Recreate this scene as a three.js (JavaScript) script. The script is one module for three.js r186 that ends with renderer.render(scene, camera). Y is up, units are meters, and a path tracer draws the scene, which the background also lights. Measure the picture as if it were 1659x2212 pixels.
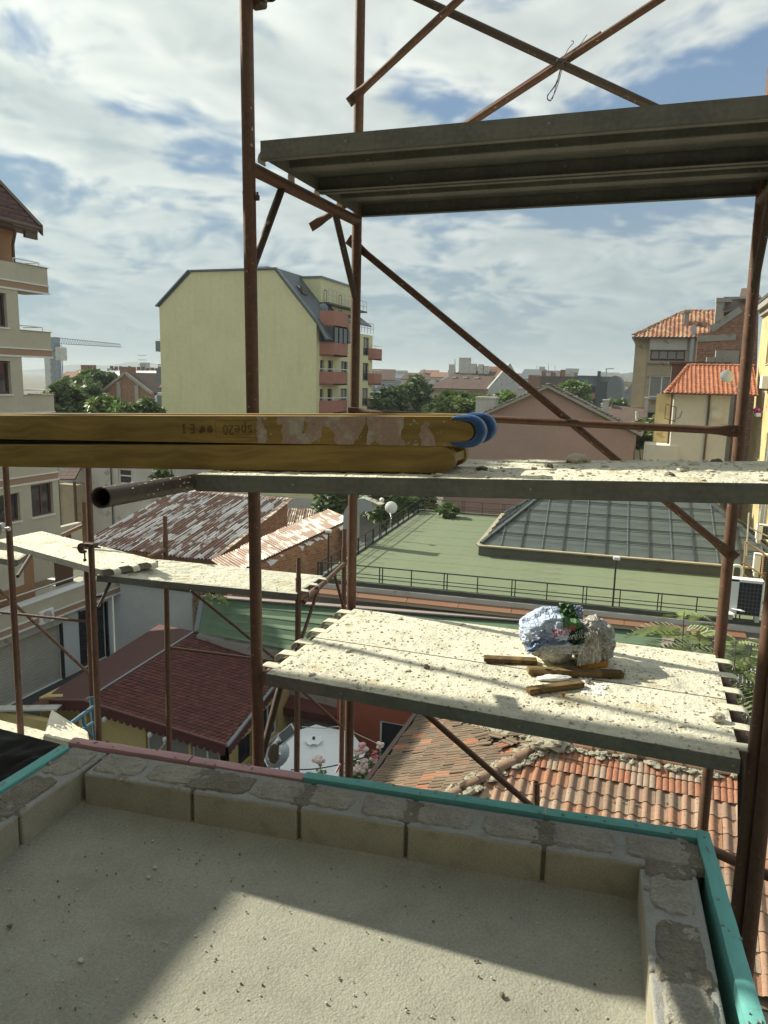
import * as THREE from 'three';
import { mergeGeometries, mergeVertices, toCreasedNormals } from 'three/addons/utils/BufferGeometryUtils.js';
import { RoundedBoxGeometry } from 'three/addons/geometries/RoundedBoxGeometry.js';

// ---------------------------------------------------------------- camera, sky, sun, exposure
const scene = new THREE.Scene();
const camera = new THREE.PerspectiveCamera(68.0, 768 / 1024, 0.05, 9000);
camera.rotation.order = 'YXZ';
camera.rotation.set(THREE.MathUtils.degToRad(-10), THREE.MathUtils.degToRad(19.3), THREE.MathUtils.degToRad(1.3));
scene.add(camera);
const SUN = new THREE.Vector3(-1.45, 1, -0.25).normalize();
const sun = new THREE.DirectionalLight(new THREE.Color(1.0, 0.955, 0.80), 5.0);
sun.position.copy(SUN).multiplyScalar(200); sun.target.position.set(0, 0, 0);
sun.castShadow = true; sun.shadow.mapSize.set(4096, 4096); sun.shadow.radius = 1;
Object.assign(sun.shadow.camera, { left: -70, right: 70, top: 60, bottom: -60, near: 1, far: 420 });
scene.add(sun, sun.target);
const renderer = new THREE.WebGLRenderer({ antialias: true });
renderer.toneMapping = THREE.LinearToneMapping;
renderer.toneMappingExposure = 1.42;
renderer.shadowMap.enabled = true;
renderer.setSize(768, 1024);

// ---------------------------------------------------------------- random numbers and noise
let seedState = 7;
const seed = (n) => { seedState = n >>> 0; };
const rnd = () => { seedState = (seedState + 0x6d2b79f5) | 0; let t = Math.imul(seedState ^ (seedState >>> 15), 1 | seedState); t = (t + Math.imul(t ^ (t >>> 7), 61 | t)) ^ t; return ((t ^ (t >>> 14)) >>> 0) / 4294967296; };
const rr = (a, b) => a + (b - a) * rnd();
const pick = (a) => a[Math.floor(rnd() * a.length)];
const { clamp, lerp, smoothstep } = THREE.MathUtils;
const mix3 = (a, b, t) => [a[0] + (b[0] - a[0]) * t, a[1] + (b[1] - a[1]) * t, a[2] + (b[2] - a[2]) * t];
const perm = new Uint8Array(512); { const p = [...Array(256).keys()]; seed(99); for (let i = 255; i > 0; i--) { const j = Math.floor(rnd() * (i + 1)); [p[i], p[j]] = [p[j], p[i]]; } for (let i = 0; i < 512; i++) perm[i] = p[i & 255]; }
// value-gradient noise that tiles every `n` cells
function pn(x, y, n = 256) {
  const xi = Math.floor(x), yi = Math.floor(y), fx = x - xi, fy = y - yi, w = (k) => ((k % n) + n) % n & 255;
  const x0 = w(xi), x1 = w(xi + 1), y0 = w(yi), y1 = w(yi + 1), u = fx * fx * fx * (fx * (fx * 6 - 15) + 10), v = fy * fy * fy * (fy * (fy * 6 - 15) + 10);
  const g = (ix, iy, dx, dy) => { const h = perm[perm[ix] + iy] & 7; const a = h < 4 ? dx : dy, b = h < 4 ? dy : dx; return ((h & 1) ? -a : a) + ((h & 2) ? -b : b) * 0.7; };
  return lerp(lerp(g(x0, y0, fx, fy), g(x1, y0, fx - 1, fy), u), lerp(g(x0, y1, fx, fy - 1), g(x1, y1, fx - 1, fy - 1), u), v);
}
function fbm(x, y, oct = 4, n = 256, gain = 0.5) { let s = 0, a = 1, t = 0; for (let i = 0; i < oct; i++) { s += a * pn(x + i * 17.3 * 0, y, n); t += a; a *= gain; x *= 2; y *= 2; n *= 2; } return s / t; }
// 3D noise for lumpy shapes and clouds
function pn3(x, y, z) {
  const xi = Math.floor(x), yi = Math.floor(y), zi = Math.floor(z), fx = x - xi, fy = y - yi, fz = z - zi;
  const u = fx * fx * (3 - 2 * fx), v = fy * fy * (3 - 2 * fy), w = fz * fz * (3 - 2 * fz);
  const A = perm[(xi & 255)] , B = perm[((xi + 1) & 255)];
  const h = (a, j, k) => perm[perm[(a + j) & 255] + (k & 255)] / 127.5 - 1;
  const l = (a, b, t) => a + (b - a) * t;
  return l(l(l(h(A, yi, zi), h(B, yi, zi), u), l(h(A, yi + 1, zi), h(B, yi + 1, zi), u), v), l(l(h(A, yi, zi + 1), h(B, yi, zi + 1), u), l(h(A, yi + 1, zi + 1), h(B, yi + 1, zi + 1), u), v), w);
}
function fbm3(x, y, z, oct = 4) { let s = 0, a = 1, t = 0; for (let i = 0; i < oct; i++) { s += a * pn3(x, y, z); t += a; a *= 0.5; x *= 2.03; y *= 2.03; z *= 2.03; } return s / t; }

// ---------------------------------------------------------------- sky: air and broken cloud, brighter towards the sun, going on the same all round
{
  const CLX = 9.1, CLZ = 2.2, W = 4096, H = 2048, data = new Float32Array(W * H * 4);
  const lookup = (dx, dy, dz) => {
    const d = Math.hypot(dx, dy, dz); dx /= d; dy /= d; dz /= d;
    const s = dx * SUN.x + dy * SUN.y + dz * SUN.z, glow = Math.pow(Math.max(0, s * 0.5 + 0.5), 6);
    const up = Math.max(dy, 0);
    // clear air
    const h = Math.pow(1 - up, 3.0), veil = Math.pow(1 - up, 8);
    let c = mix3([0.115, 0.235, 0.48], [0.30, 0.42, 0.47], h);
    c = mix3(c, [0.37, 0.46, 0.475], veil * 0.9);
    // cloud sheet, seen on a slightly curved layer
    const k = 1 / (up + 0.20), x = dx * k, z = dz * k;
    const wx = fbm3(x * 2.2 + 11, z * 2.2, 3.1, 3), wz = fbm3(x * 2.2, z * 2.2 + 7, 8.7, 3);
    const a = x + wx * 0.16, b = z + wz * 0.16;
    const big = fbm3(a * 1.0 + CLX, b * 1.0 + CLZ, 0.5, 2), mid = fbm3(a * 3.4, b * 3.4, 5.5, 6), fine = fbm3(a * 16, b * 16, 2.2, 4);
    const field = (m) => big * 1.15 + m * 1.12 + fine * 0.34 + 0.43 - 0.46 * Math.pow(clamp((0.36 - up) / 0.33, 0, 1), 1.25);
    const dens = field(mid), toSun = field(fbm3(a * 3.4 - 0.13, b * 3.4 - 0.06, 5.5, 5));
    const cover = 0.05 + 0.95 * smoothstep(dens, -0.12, 0.44), body = smoothstep(dens, 0.25, 0.95);
    const relief = clamp(0.70 + (dens - toSun) * 1.1 - body * 0.34 + fine * 0.30, 0, 1);
    let cl = mix3([0.38, 0.455, 0.47], [0.90, 0.935, 0.88], relief);
    const lowhaze = Math.pow(1 - up, 5.0);
    cl = mix3(cl, [0.335, 0.435, 0.465], lowhaze * 0.85);
    c = mix3(c, cl, cover * (1 - 0.55 * Math.pow(1 - up, 9)));
    const g = 1 + 0.55 * glow;
    const q = 0.70 * g; return [c[0] * q, c[1] * q, c[2] * q * (1 - 0.06 * glow)];
  };
  for (let row = 0; row < H; row++) {
    const el = ((row + 0.5) / H - 0.5) * Math.PI, y = Math.sin(el), r = Math.cos(el);
    if (y < -0.02) { const g = [0.16, 0.165, 0.15]; for (let col = 0; col < W; col++) { const o = (row * W + col) * 4; data[o] = g[0]; data[o + 1] = g[1]; data[o + 2] = g[2]; data[o + 3] = 1; } continue; }
    const step = 2; 
    for (let col = 0; col < W; col += step) {
      const az = ((col + 0.5 * step) / W - 0.5) * 2 * Math.PI, c = lookup(Math.cos(az) * r, y, Math.sin(az) * r);
      for (let s = 0; s < step; s++) { const o = (row * W + col + s) * 4; data[o] = c[0]; data[o + 1] = c[1]; data[o + 2] = c[2]; data[o + 3] = 1; }
    }
  }
  const t = new THREE.DataTexture(data, W, H, THREE.RGBAFormat, THREE.FloatType);
  t.mapping = THREE.EquirectangularReflectionMapping; t.magFilter = THREE.LinearFilter; t.minFilter = THREE.LinearFilter; t.needsUpdate = true;
  scene.background = t; scene.environment = t; scene.environmentIntensity = 1; scene.backgroundIntensity = 1;
}

scene.fog = new THREE.FogExp2(new THREE.Color(0.80, 0.86, 0.88), 0.0003);
// ---------------------------------------------------------------- where a sight line meets a plane (sketch units: 1659 x 2212)
const V3 = (x, y, z) => new THREE.Vector3(x, y, z);
const viewRot = new THREE.Matrix4().makeRotationFromEuler(camera.rotation), FOC = 1640;
function at(x, y, k) {
  const d = V3(x - 829.5, 1106 - y, -FOC), axis = d.clone().applyMatrix4(viewRot);
  if (k.d !== undefined) return axis.multiplyScalar(k.d / FOC);
  if (k.Y !== undefined) return axis.multiplyScalar(k.Y / axis.y);
  if (k.X !== undefined) return axis.multiplyScalar(k.X / axis.x);
  return axis.multiplyScalar(k.Z / axis.z);
}

// ---------------------------------------------------------------- objects
const used = new Map();
const numbered = (n) => { const k = used.get(n) || 0; used.set(n, k + 1); return k ? `${n}_${String(k).padStart(3, '0')}` : n; };
function info(o, label, category, group, kind) { if (label) o.userData.label = label; if (category) o.userData.category = category; if (group) o.userData.group = group; if (kind) o.userData.kind = kind; return o; }
function thing(name, label, category, p, group) { const g = new THREE.Group(); g.name = numbered(name); if (p) g.position.copy(p); info(g, label, category, group); scene.add(g); return g; }
const basePos = (o) => { const p = V3(0, 0, 0); for (let q = o; q && q !== scene; q = q.parent) p.add(q.position); return p; };
// pieces that stand apart from each other become parts of their own
const SPLIT = new Set(['door', 'foot', 'door_frame', 'end_plate', 'chimney', 'floodlight', 'brace_lug', 'pier', 'porch_post', 'shutter_box', 'side_rail_', 'gable_board', 'rain_pipe', 'panel', 'valance', 'kerb', 'pediment', 'awning', 'roof_flashing', 'ledge', 'bracket', 'wall', 'roof', 'balcony', 'stripe', 'moulding', 'coping', 'edge_flashing', 'concrete_band', 'gutter', 'verge', 'pink_border', 'mansard', 'roof_deck', 'torn_flap', 'cornice', 'ledge_']);
// geometry in world coordinates becomes a part of `parent`
function part(name, geo, m, parent, label) {
  if (Array.isArray(geo) && geo.length > 1 && SPLIT.has(name) && parent && parent !== scene) { let first; for (const g of geo) { const q = part(name, g, m, parent, label); first = first || q; } return first; }
  if (Array.isArray(geo)) geo = merge(geo);
  if (parent && parent !== scene) { const b = basePos(parent); geo = geo.clone(); geo.translate(-b.x, -b.y, -b.z); }
  const o = new THREE.Mesh(geo, m); o.castShadow = o.receiveShadow = true;
  if (!parent || parent === scene) { o.name = numbered(name); scene.add(o); } else { o.name = name; parent.add(o); }
  if (label) o.userData.label = label;
  return o;
}
function single(name, label, category, geo, m, p, group) {
  if (Array.isArray(geo)) geo = merge(geo);
  const o = new THREE.Mesh(geo, m); o.castShadow = o.receiveShadow = true; o.name = numbered(name);
  if (p) { geo.translate(-p.x, -p.y, -p.z); o.position.copy(p); }
  info(o, label, category, group); scene.add(o); return o;
}
function struct(name, geo, m, label) { if (Array.isArray(geo)) geo = merge(geo); const o = new THREE.Mesh(geo, m); o.castShadow = o.receiveShadow = true; o.name = numbered(name); o.userData.kind = 'structure'; if (label) o.userData.label = label; scene.add(o); return o; }
const flat = (g) => (g.index ? g.toNonIndexed() : g);
function merge(list) {
  const colored = list.some((g) => g.attributes.color);
  const l = list.map((g) => { g = flat(g); for (const k of Object.keys(g.attributes)) if (!['position', 'normal', 'uv', 'color'].includes(k)) g.deleteAttribute(k); if (!g.attributes.uv) uvBox(g); if (!g.attributes.normal) g.computeVertexNormals(); if (colored && !g.attributes.color) g.setAttribute('color', new THREE.BufferAttribute(new Float32Array(g.attributes.position.count * 3).fill(1), 3)); g.morphAttributes = {}; return g; });
  return l.length === 1 ? l[0] : mergeGeometries(l, false);
}
// texture coordinates in metres by the way each face looks
function uvBox(g, off = 0) {
  const p = g.attributes.position, n = p.count, uv = new Float32Array(n * 2), ix = g.index;
  const a = V3(), b = V3(), c = V3(), nn = V3();
  if (ix) { g.computeVertexNormals(); const N = g.attributes.normal; for (let i = 0; i < n; i++) { a.fromBufferAttribute(p, i); nn.fromBufferAttribute(N, i); setuv(i); } }
  else for (let i = 0; i < n; i += 3) { a.fromBufferAttribute(p, i); b.fromBufferAttribute(p, i + 1); c.fromBufferAttribute(p, i + 2); nn.copy(b).sub(a).cross(c.clone().sub(a)); for (let j = 0; j < 3; j++) { a.fromBufferAttribute(p, i + j); setuv(i + j); } }
  function setuv(i) { const x = Math.abs(nn.x), y = Math.abs(nn.y), z = Math.abs(nn.z); if (y >= x && y >= z) { uv[2 * i] = a.x + off; uv[2 * i + 1] = -a.z; } else if (x > z) { uv[2 * i] = -a.z + off; uv[2 * i + 1] = a.y; } else { uv[2 * i] = a.x + off; uv[2 * i + 1] = a.y; } }
  g.setAttribute('uv', new THREE.BufferAttribute(uv, 2)); return g;
}
// the same in the axes of a long piece: u along `ax`
function uvAlong(g, ax, off = 0) {
  g = flat(g); const p = g.attributes.position, n = p.count, uv = new Float32Array(n * 2), A = ax.clone().normalize();
  const a = V3(), b = V3(), c = V3(), nn = V3(), w = V3();
  for (let i = 0; i < n; i += 3) { a.fromBufferAttribute(p, i); b.fromBufferAttribute(p, i + 1); c.fromBufferAttribute(p, i + 2); nn.copy(b).sub(a).cross(c.clone().sub(a)).normalize(); w.copy(nn).cross(A); if (w.lengthSq() < 1e-3) w.set(0, 1, 0).cross(nn); w.normalize(); for (let j = 0; j < 3; j++) { a.fromBufferAttribute(p, i + j); uv[2 * (i + j)] = a.dot(A) + off; uv[2 * (i + j) + 1] = a.dot(w); } }
  g.setAttribute('uv', new THREE.BufferAttribute(uv, 2)); return g;
}
function box(x0, y0, z0, x1, y1, z1, r = 0) {
  let g; const w = Math.abs(x1 - x0), h = Math.abs(y1 - y0), d = Math.abs(z1 - z0);
  if (r) g = flat(new RoundedBoxGeometry(w, h, d, 2, Math.min(r, w / 2.01, h / 2.01, d / 2.01))); else g = flat(new THREE.BoxGeometry(w, h, d));
  g.translate((x0 + x1) / 2, (y0 + y1) / 2, (z0 + z1) / 2); return uvBox(g);
}
// box from a to b with the given width (across) and height (up), rounded
function beam(a, b, w, h, r = 0, up = V3(0, 1, 0)) {
  const L = a.distanceTo(b); const g = r ? flat(new RoundedBoxGeometry(L, h, w, 2, Math.min(r, h / 2.01, w / 2.01))) : flat(new THREE.BoxGeometry(L, h, w));
  uvAlong(g, V3(1, 0, 0), rnd() * 5);
  const x = b.clone().sub(a).normalize(), z = x.clone().cross(up).normalize(), y = z.clone().cross(x);
  g.applyMatrix4(new THREE.Matrix4().makeBasis(x, y, z)); const m = a.clone().add(b).multiplyScalar(0.5); g.translate(m.x, m.y, m.z); return g;
}
function tube(a, b, r, seg = 12, open = false, r2 = r) {
  const L = a.distanceTo(b), g = flat(new THREE.CylinderGeometry(r2, r, L, seg, 1, open)); const uv = g.attributes.uv, o = rnd() * 7;
  for (let i = 0; i < uv.count; i++) uv.setXY(i, uv.getX(i) * 2 * Math.PI * r + o, uv.getY(i) * L + o);
  g.translate(0, L / 2, 0); g.applyQuaternion(new THREE.Quaternion().setFromUnitVectors(V3(0, 1, 0), b.clone().sub(a).normalize())); g.translate(a.x, a.y, a.z); return g;
}
// hollow tube with a wall one sees into
function pipe(a, b, r, seg = 20) {
  const L = a.distanceTo(b), t = 0.0035, prof = [[r - t, 0], [r, 0], [r, L], [r - t, L], [r - t, 0]].map((q) => new THREE.Vector2(q[0], q[1]));
  let g = new THREE.LatheGeometry(prof, seg); g = toCreasedNormals(flat(g), 0.6); const uv = g.attributes.uv; for (let i = 0; i < uv.count; i++) uv.setXY(i, uv.getX(i) * 2 * Math.PI * r, g.attributes.position.getY(i));
  g.applyQuaternion(new THREE.Quaternion().setFromUnitVectors(V3(0, 1, 0), b.clone().sub(a).normalize())); g.translate(a.x, a.y, a.z); return g;
}
// flat polygon (world points, convex or not) given thickness along -normal
function slab(pts, th, nrm) {
  let n = pts[1].clone().sub(pts[0]).cross(pts[2].clone().sub(pts[0])).normalize(); if (nrm && n.dot(nrm) < 0) n.negate(); const u = pts[1].clone().sub(pts[0]).normalize(), v = n.clone().cross(u);
  const sh = new THREE.Shape(pts.map((p) => { const d = p.clone().sub(pts[0]); return new THREE.Vector2(d.dot(u), d.dot(v)); }));
  const g = flat(new THREE.ExtrudeGeometry(sh, { depth: th, bevelEnabled: false })); uvBox(g); g.translate(0, 0, -th);
  g.applyMatrix4(new THREE.Matrix4().makeBasis(u, v, n)); g.translate(pts[0].x, pts[0].y, pts[0].z); return g;
}
function prism(shapePts, depth, o, u, v, n, holes = [], bevel = 0) {
  const sh = new THREE.Shape(shapePts.map((p) => new THREE.Vector2(p[0], p[1]))); for (const h of holes) sh.holes.push(new THREE.Path(h.map((p) => new THREE.Vector2(p[0], p[1]))));
  const g = flat(new THREE.ExtrudeGeometry(sh, { depth: depth - 2 * bevel, bevelEnabled: bevel > 0, bevelThickness: bevel, bevelSize: bevel, bevelOffset: -bevel, bevelSegments: 2, curveSegments: 10 })); uvBox(g); g.translate(0, 0, -depth + bevel);
  g.applyMatrix4(new THREE.Matrix4().makeBasis(u, v, n)); g.translate(o.x, o.y, o.z); return g;
}
const rect = (u0, v0, u1, v1) => [[u0, v0], [u1, v0], [u1, v1], [u0, v1]];
function curveTube(pts, r, seg = 24, rs = 6) { const g = flat(new THREE.TubeGeometry(new THREE.CatmullRomCurve3(pts), seg, r, rs, false)); return g; }
function rotY(g, a, c) { g.translate(-c.x, -c.y, -c.z); g.rotateY(a); g.translate(c.x, c.y, c.z); return g; }
// irregular stone, chip or lump
function lump(c, sx, sy, sz, det = 1, amp = 0.35, f = 1.7) {
  let g = new THREE.IcosahedronGeometry(1, det); const p = g.attributes.position, o = rnd() * 90;
  for (let i = 0; i < p.count; i++) { const x = p.getX(i), y = p.getY(i), z = p.getZ(i), k = 1 + amp * fbm3(x * f + o, y * f, z * f, 3) * 1.6; p.setXYZ(i, x * k * sx, y * k * sy, z * k * sz); }
  g.rotateY(rnd() * 6.3); g.computeVertexNormals(); g = flat(g); g.deleteAttribute('uv'); uvBox(g); g.translate(c.x, c.y, c.z); return g;
}
// ---------------------------------------------------------------- materials
const sr = (c) => (c <= 0.0031308 ? c * 12.92 : 1.055 * Math.pow(c, 1 / 2.4) - 0.055);
function makeTex(n, fn, metres, m = n) {
  const d = new Uint8Array(n * m * 4);
  for (let y = 0; y < m; y++) for (let x = 0; x < n; x++) { const c = fn(x / n, y / m), o = (y * n + x) * 4; d[o] = 255 * clamp(sr(clamp(c[0], 0, 1)), 0, 1); d[o + 1] = 255 * clamp(sr(clamp(c[1], 0, 1)), 0, 1); d[o + 2] = 255 * clamp(sr(clamp(c[2], 0, 1)), 0, 1); d[o + 3] = 255; }
  const t = new THREE.DataTexture(d, n, m, THREE.RGBAFormat); t.colorSpace = THREE.SRGBColorSpace; return wrapTex(t, metres, metres * m / n);
}
function makeGrey(n, fn, metres, m = n) {
  const d = new Uint8Array(n * m * 4);
  for (let y = 0; y < m; y++) for (let x = 0; x < n; x++) { const c = 255 * clamp(fn(x / n, y / m), 0, 1), o = (y * n + x) * 4; d[o] = d[o + 1] = d[o + 2] = c; d[o + 3] = 255; }
  return wrapTex(new THREE.DataTexture(d, n, m, THREE.RGBAFormat), metres, metres * m / n);
}
function wrapTex(t, mu, mv) { t.wrapS = t.wrapT = THREE.RepeatWrapping; t.magFilter = THREE.LinearFilter; t.minFilter = THREE.LinearMipmapLinearFilter; t.generateMipmaps = true; t.repeat.set(1 / mu, 1 / mv); t.needsUpdate = true; return t; }
function scaled(t, mu, mv = mu) { const c = t.clone(); c.repeat.set(1 / mu, 1 / mv); c.needsUpdate = true; return c; }
const std = (o) => { if (Array.isArray(o.color)) o.color = new THREE.Color().setRGB(...o.color); return new THREE.MeshStandardMaterial({ roughness: 0.8, metalness: 0, side: THREE.DoubleSide, ...o }); };

// fields that tile over the unit square
const F = (u, v, f, oct = 4, s = 0) => fbm(u * f + s * f, v * f + s * f * 0.37, oct, f) * 1.25;
const ridge = (u, v, f, oct = 3) => 1 - Math.abs(F(u, v, f, oct)) * 2.2;

const T = {};
// generic weathered plaster, close to white; tinted by the wall's own colour
T.plaster = makeTex(512, (u, v) => { const a = F(u, v, 4, 5), b = F(u, v, 24, 4), str = fbm(u * 40, v * 3, 3, 256); const k = 0.90 + 0.11 * a + 0.05 * b + 0.03 * str; return [k, k * (1 - 0.012 * a), k * (1 - 0.03 * (a + 0.3))]; }, 6);
T.dirty = makeTex(512, (u, v) => { const a = F(u, v, 3, 5), b = F(u, v, 10, 5), st = smoothstep(F(u, v, 5, 4) + 0.35 * fbm(u * 60, v * 4, 3, 64), 0.1, 0.6), pe = smoothstep(F(u, v, 7, 5), 0.30, 0.40); let k = 0.92 + 0.15 * a + 0.08 * b; let c = [k, k * 0.985, k * 0.95]; c = mix3(c, [0.55, 0.50, 0.42], st * 0.55); c = mix3(c, [0.62, 0.52, 0.40], pe * 0.8); return c; }, 7);
T.grain = makeGrey(512, (u, v) => 0.5 + 0.30 * F(u, v, 32, 4) + 0.25 * F(u, v, 128, 2), 0.9);
T.rough = makeGrey(512, (u, v) => 0.5 + 0.4 * F(u, v, 12, 5) + 0.2 * F(u, v, 90, 3), 0.6);
// scaffold paint: red-brown over rust with plaster splashes
const steelTex = (base, rust, dark, amtR, amtP) => makeTex(512, (u, v) => {
  const a = F(u, v, 6, 5), b = F(u, v, 26, 4), l = fbm(u * 50, v * 5, 3, 256), sp = F(u, v, 16, 4, 3) + 0.35 * F(u, v, 60, 3);
  let c = base.map((q) => q * (1 + 0.30 * b + 0.22 * l)); c = mix3(c, rust, smoothstep(a + 0.4 * b, 0.55 - amtR, 0.85 - amtR)); c = mix3(c, dark, smoothstep(-a + 0.5 * l, 0.15, 0.65) * 0.7);
  return mix3(c, [0.52, 0.46, 0.36], smoothstep(sp, 0.60 - amtP, 0.66 - amtP));
}, 0.5);
T.tubeRed = steelTex([0.150, 0.078, 0.048], [0.27, 0.115, 0.050], [0.060, 0.040, 0.028], 0.16, 0.10);
T.tubeDark = steelTex([0.085, 0.060, 0.045], [0.14, 0.075, 0.040], [0.040, 0.032, 0.027], 0.05, 0.12);
T.galv = makeTex(512, (u, v) => { const a = F(u, v, 5, 5), b = F(u, v, 40, 3), l = fbm(u * 4, v * 40, 3, 256), sp = F(u, v, 20, 4, 5); const k = 0.205 + 0.07 * a + 0.045 * b + 0.04 * l; let c = [k * 0.98, k * 1.0, k * 0.87]; c = mix3(c, [0.20, 0.20, 0.16], smoothstep(a, 0.1, 0.6) * 0.5); return mix3(c, [0.55, 0.53, 0.45], smoothstep(sp, 0.50, 0.58) * 0.8); }, 0.7);
// top of the planks: galvanised sheet under dried cream plaster, with the rows of drain holes
const holes = (u, v, n) => { let best = 9; for (let i = 0; i < n.length; i++) { let dx = Math.abs(u - n[i][0]), dy = Math.abs(v - n[i][1]); dx = Math.min(dx, 1 - dx); dy = Math.min(dy, 1 - dy); best = Math.min(best, Math.hypot(dx * 0.8, dy * 1.2)); } return best; };
seed(31); const HP = []; for (let i = 0; i < 6; i++) for (let j = 0; j < 6; j++) HP.push([(i + 0.5) / 6 + ((j % 2) ? 1 / 12 : 0) + rr(-0.006, 0.006), (j + 0.5) / 6 + rr(-0.006, 0.006)]);
const deckField = (u, v) => { const a = F(u, v, 6, 6), b = F(u, v, 22, 5, 2), c = F(u, v, 70, 3); return { t: a * 0.55 + b * 0.6 + c * 0.18, a, b, c }; };
T.deck = makeTex(1024, (u, v) => {
  const f = deckField(u, v); let c = mix3([0.50, 0.48, 0.40], [0.70, 0.665, 0.515], smoothstep(f.t, -0.50, -0.05)); c = c.map((q) => q * (1 + 0.12 * f.c + 0.06 * f.b));
  c = mix3(c, [0.43, 0.36, 0.23], smoothstep(F(u, v, 9, 5, 4), 0.30, 0.62) * 0.42); c = mix3(c, [0.48, 0.24, 0.17], smoothstep(F(u, v, 5, 5, 9) + 0.25 * f.b, 0.50, 0.60) * 0.6);
  c = mix3(c, [0.05, 0.045, 0.035], 1 - smoothstep(holes(u, v, HP), 0.0065, 0.0085)); return c;
}, 0.62);
T.deckB = makeGrey(1024, (u, v) => { const f = deckField(u, v); return clamp(0.35 + 0.55 * smoothstep(f.t, -0.4, 0.5) + 0.14 * f.c + 0.1 * Math.abs(f.b) - 0.35 * (1 - smoothstep(holes(u, v, HP), 0.006, 0.009)), 0, 1); }, 0.62);
// masonry of the terrace
T.screed = makeTex(1024, (u, v) => { const a = F(u, v, 3, 6), b = F(u, v, 14, 5), c = F(u, v, 120, 3), g = F(u, v, 220, 2), d = smoothstep(F(u, v, 64, 3, 6), 0.52, 0.62); let k = 0.30 + 0.06 * a + 0.035 * b + 0.05 * c + 0.06 * g; let q = [k * 1.02, k * 0.995, k * 0.80]; q = mix3(q, [0.10, 0.09, 0.06], d * 0.5); return mix3(q, [0.20, 0.185, 0.14], smoothstep(F(u, v, 5, 5, 8), 0.2, 0.6) * 0.5); }, 1.3);
T.screedB = makeGrey(1024, (u, v) => 0.5 + 0.22 * F(u, v, 90, 4) + 0.3 * F(u, v, 10, 4) + 0.22 * F(u, v, 200, 2), 1.3);
T.block = makeTex(512, (u, v) => { const a = F(u, v, 4, 5), c = F(u, v, 70, 3), g = F(u, v, 150, 2); const k = 0.36 + 0.05 * a + 0.07 * c + 0.06 * g; let q = [k * 1.03, k * 0.96, k * 0.73]; return mix3(q, [0.27, 0.25, 0.19], smoothstep(F(u, v, 6, 4, 4), 0.1, 0.55) * 0.75); }, 0.5);
T.mortar = makeTex(512, (u, v) => { const a = F(u, v, 5, 6), c = F(u, v, 40, 4); const k = 0.27 + 0.09 * a + 0.07 * c; return [k * 1.06, k * 1.0, k * 0.82]; }, 0.45);
T.mortarB = makeGrey(512, (u, v) => 0.5 + 0.4 * F(u, v, 9, 6) + 0.25 * F(u, v, 50, 3), 0.45);
T.foam = makeTex(512, (u, v) => { const a = F(u, v, 6, 5), l = fbm(u * 6, v * 60, 3, 512), k = 1 + 0.10 * a + 0.06 * l; const s = smoothstep(F(u, v, 12, 4, 3), 0.40, 0.52) * 0.5; return mix3([0.86 * k, 0.86 * k, 0.86 * k], [0.45, 0.43, 0.38], s); }, 0.5);
// yellow ladder wood, and the same wood with grey-pink paint peeling off it
const grainF = (u, v) => { const w = F(u, v, 3, 3) * 0.05; return fbm(u * 4, (v + w) * 44, 4, 512); };
T.wood = makeTex(1024, (u, v) => { const g = grainF(u, v), a = F(u, v, 4, 4), kn = smoothstep(F(u, v, 14, 3, 5), 0.50, 0.60); let c = mix3([0.37, 0.25, 0.062], [0.20, 0.12, 0.026], clamp(0.5 + g * 1.1, 0, 1)); c = c.map((q) => q * (1 + 0.22 * a)); return mix3(c, [0.055, 0.03, 0.012], kn * 0.8); }, 0.9);
T.oldPaint = makeTex(512, (u, v) => { const a = F(u, v, 6, 5), b = F(u, v, 30, 4), w = smoothstep(F(u, v, 5, 4, 7), 0.05, 0.35); const k = 1 + 0.22 * a + 0.2 * b; return mix3([0.40 * k, 0.285 * k, 0.225 * k], [0.47 * k, 0.45 * k, 0.37 * k], w * 0.8); }, 0.35);
// corrugated sheets: zinc and rust in runs down the slope (v runs down the slope)
T.rustSheet = makeTex(1024, (u, v) => { const cell = fbm(u * 40, v * 6, 4, 256), big = F(u, v, 5, 4), fine = fbm(u * 120, v * 14, 3, 512), run = fbm(u * 70, v * 2.0, 2, 512); const st = pn(Math.floor(u * 44) * 7.31 + 0.5, Math.floor(v * 7 + 9 * pn(Math.floor(u * 44) * 3.7, 0.5, 256)) * 5.17 + 0.5, 256); const r = smoothstep(cell * 0.55 + big * 0.6 + fine * 0.3 + run * 0.6 + st * 0.9, -0.14, 0.02); const rust = mix3([0.115, 0.062, 0.042], [0.20, 0.105, 0.065], clamp(0.5 + fine + F(u, v, 30, 3), 0, 1)); const z = 0.50 + 0.14 * fine + 0.10 * big; return mix3([z, z * 1.01, z * 0.98], rust, r); }, 7.5);
T.rustSheet2 = makeTex(512, (u, v) => { const cell = fbm(u * 20, v * 3, 4, 256), big = F(u, v, 3, 4); const r = smoothstep(cell + big, -0.30, 0.06); const rust = mix3([0.13, 0.072, 0.048], [0.25, 0.145, 0.088], clamp(0.5 + cell, 0, 1)); return mix3([0.60, 0.55, 0.45], rust, r); }, 4);
T.felt = makeTex(512, (u, v) => { const a = F(u, v, 3, 5), b = F(u, v, 16, 5), g = F(u, v, 128, 2), w = smoothstep(F(u, v, 20, 4, 6), 0.46, 0.54); let k = 0.92 + 0.10 * a + 0.07 * b + 0.06 * g; return mix3([k, k, k], [1.25, 1.3, 1.2], w * 0.35); }, 5);
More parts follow.
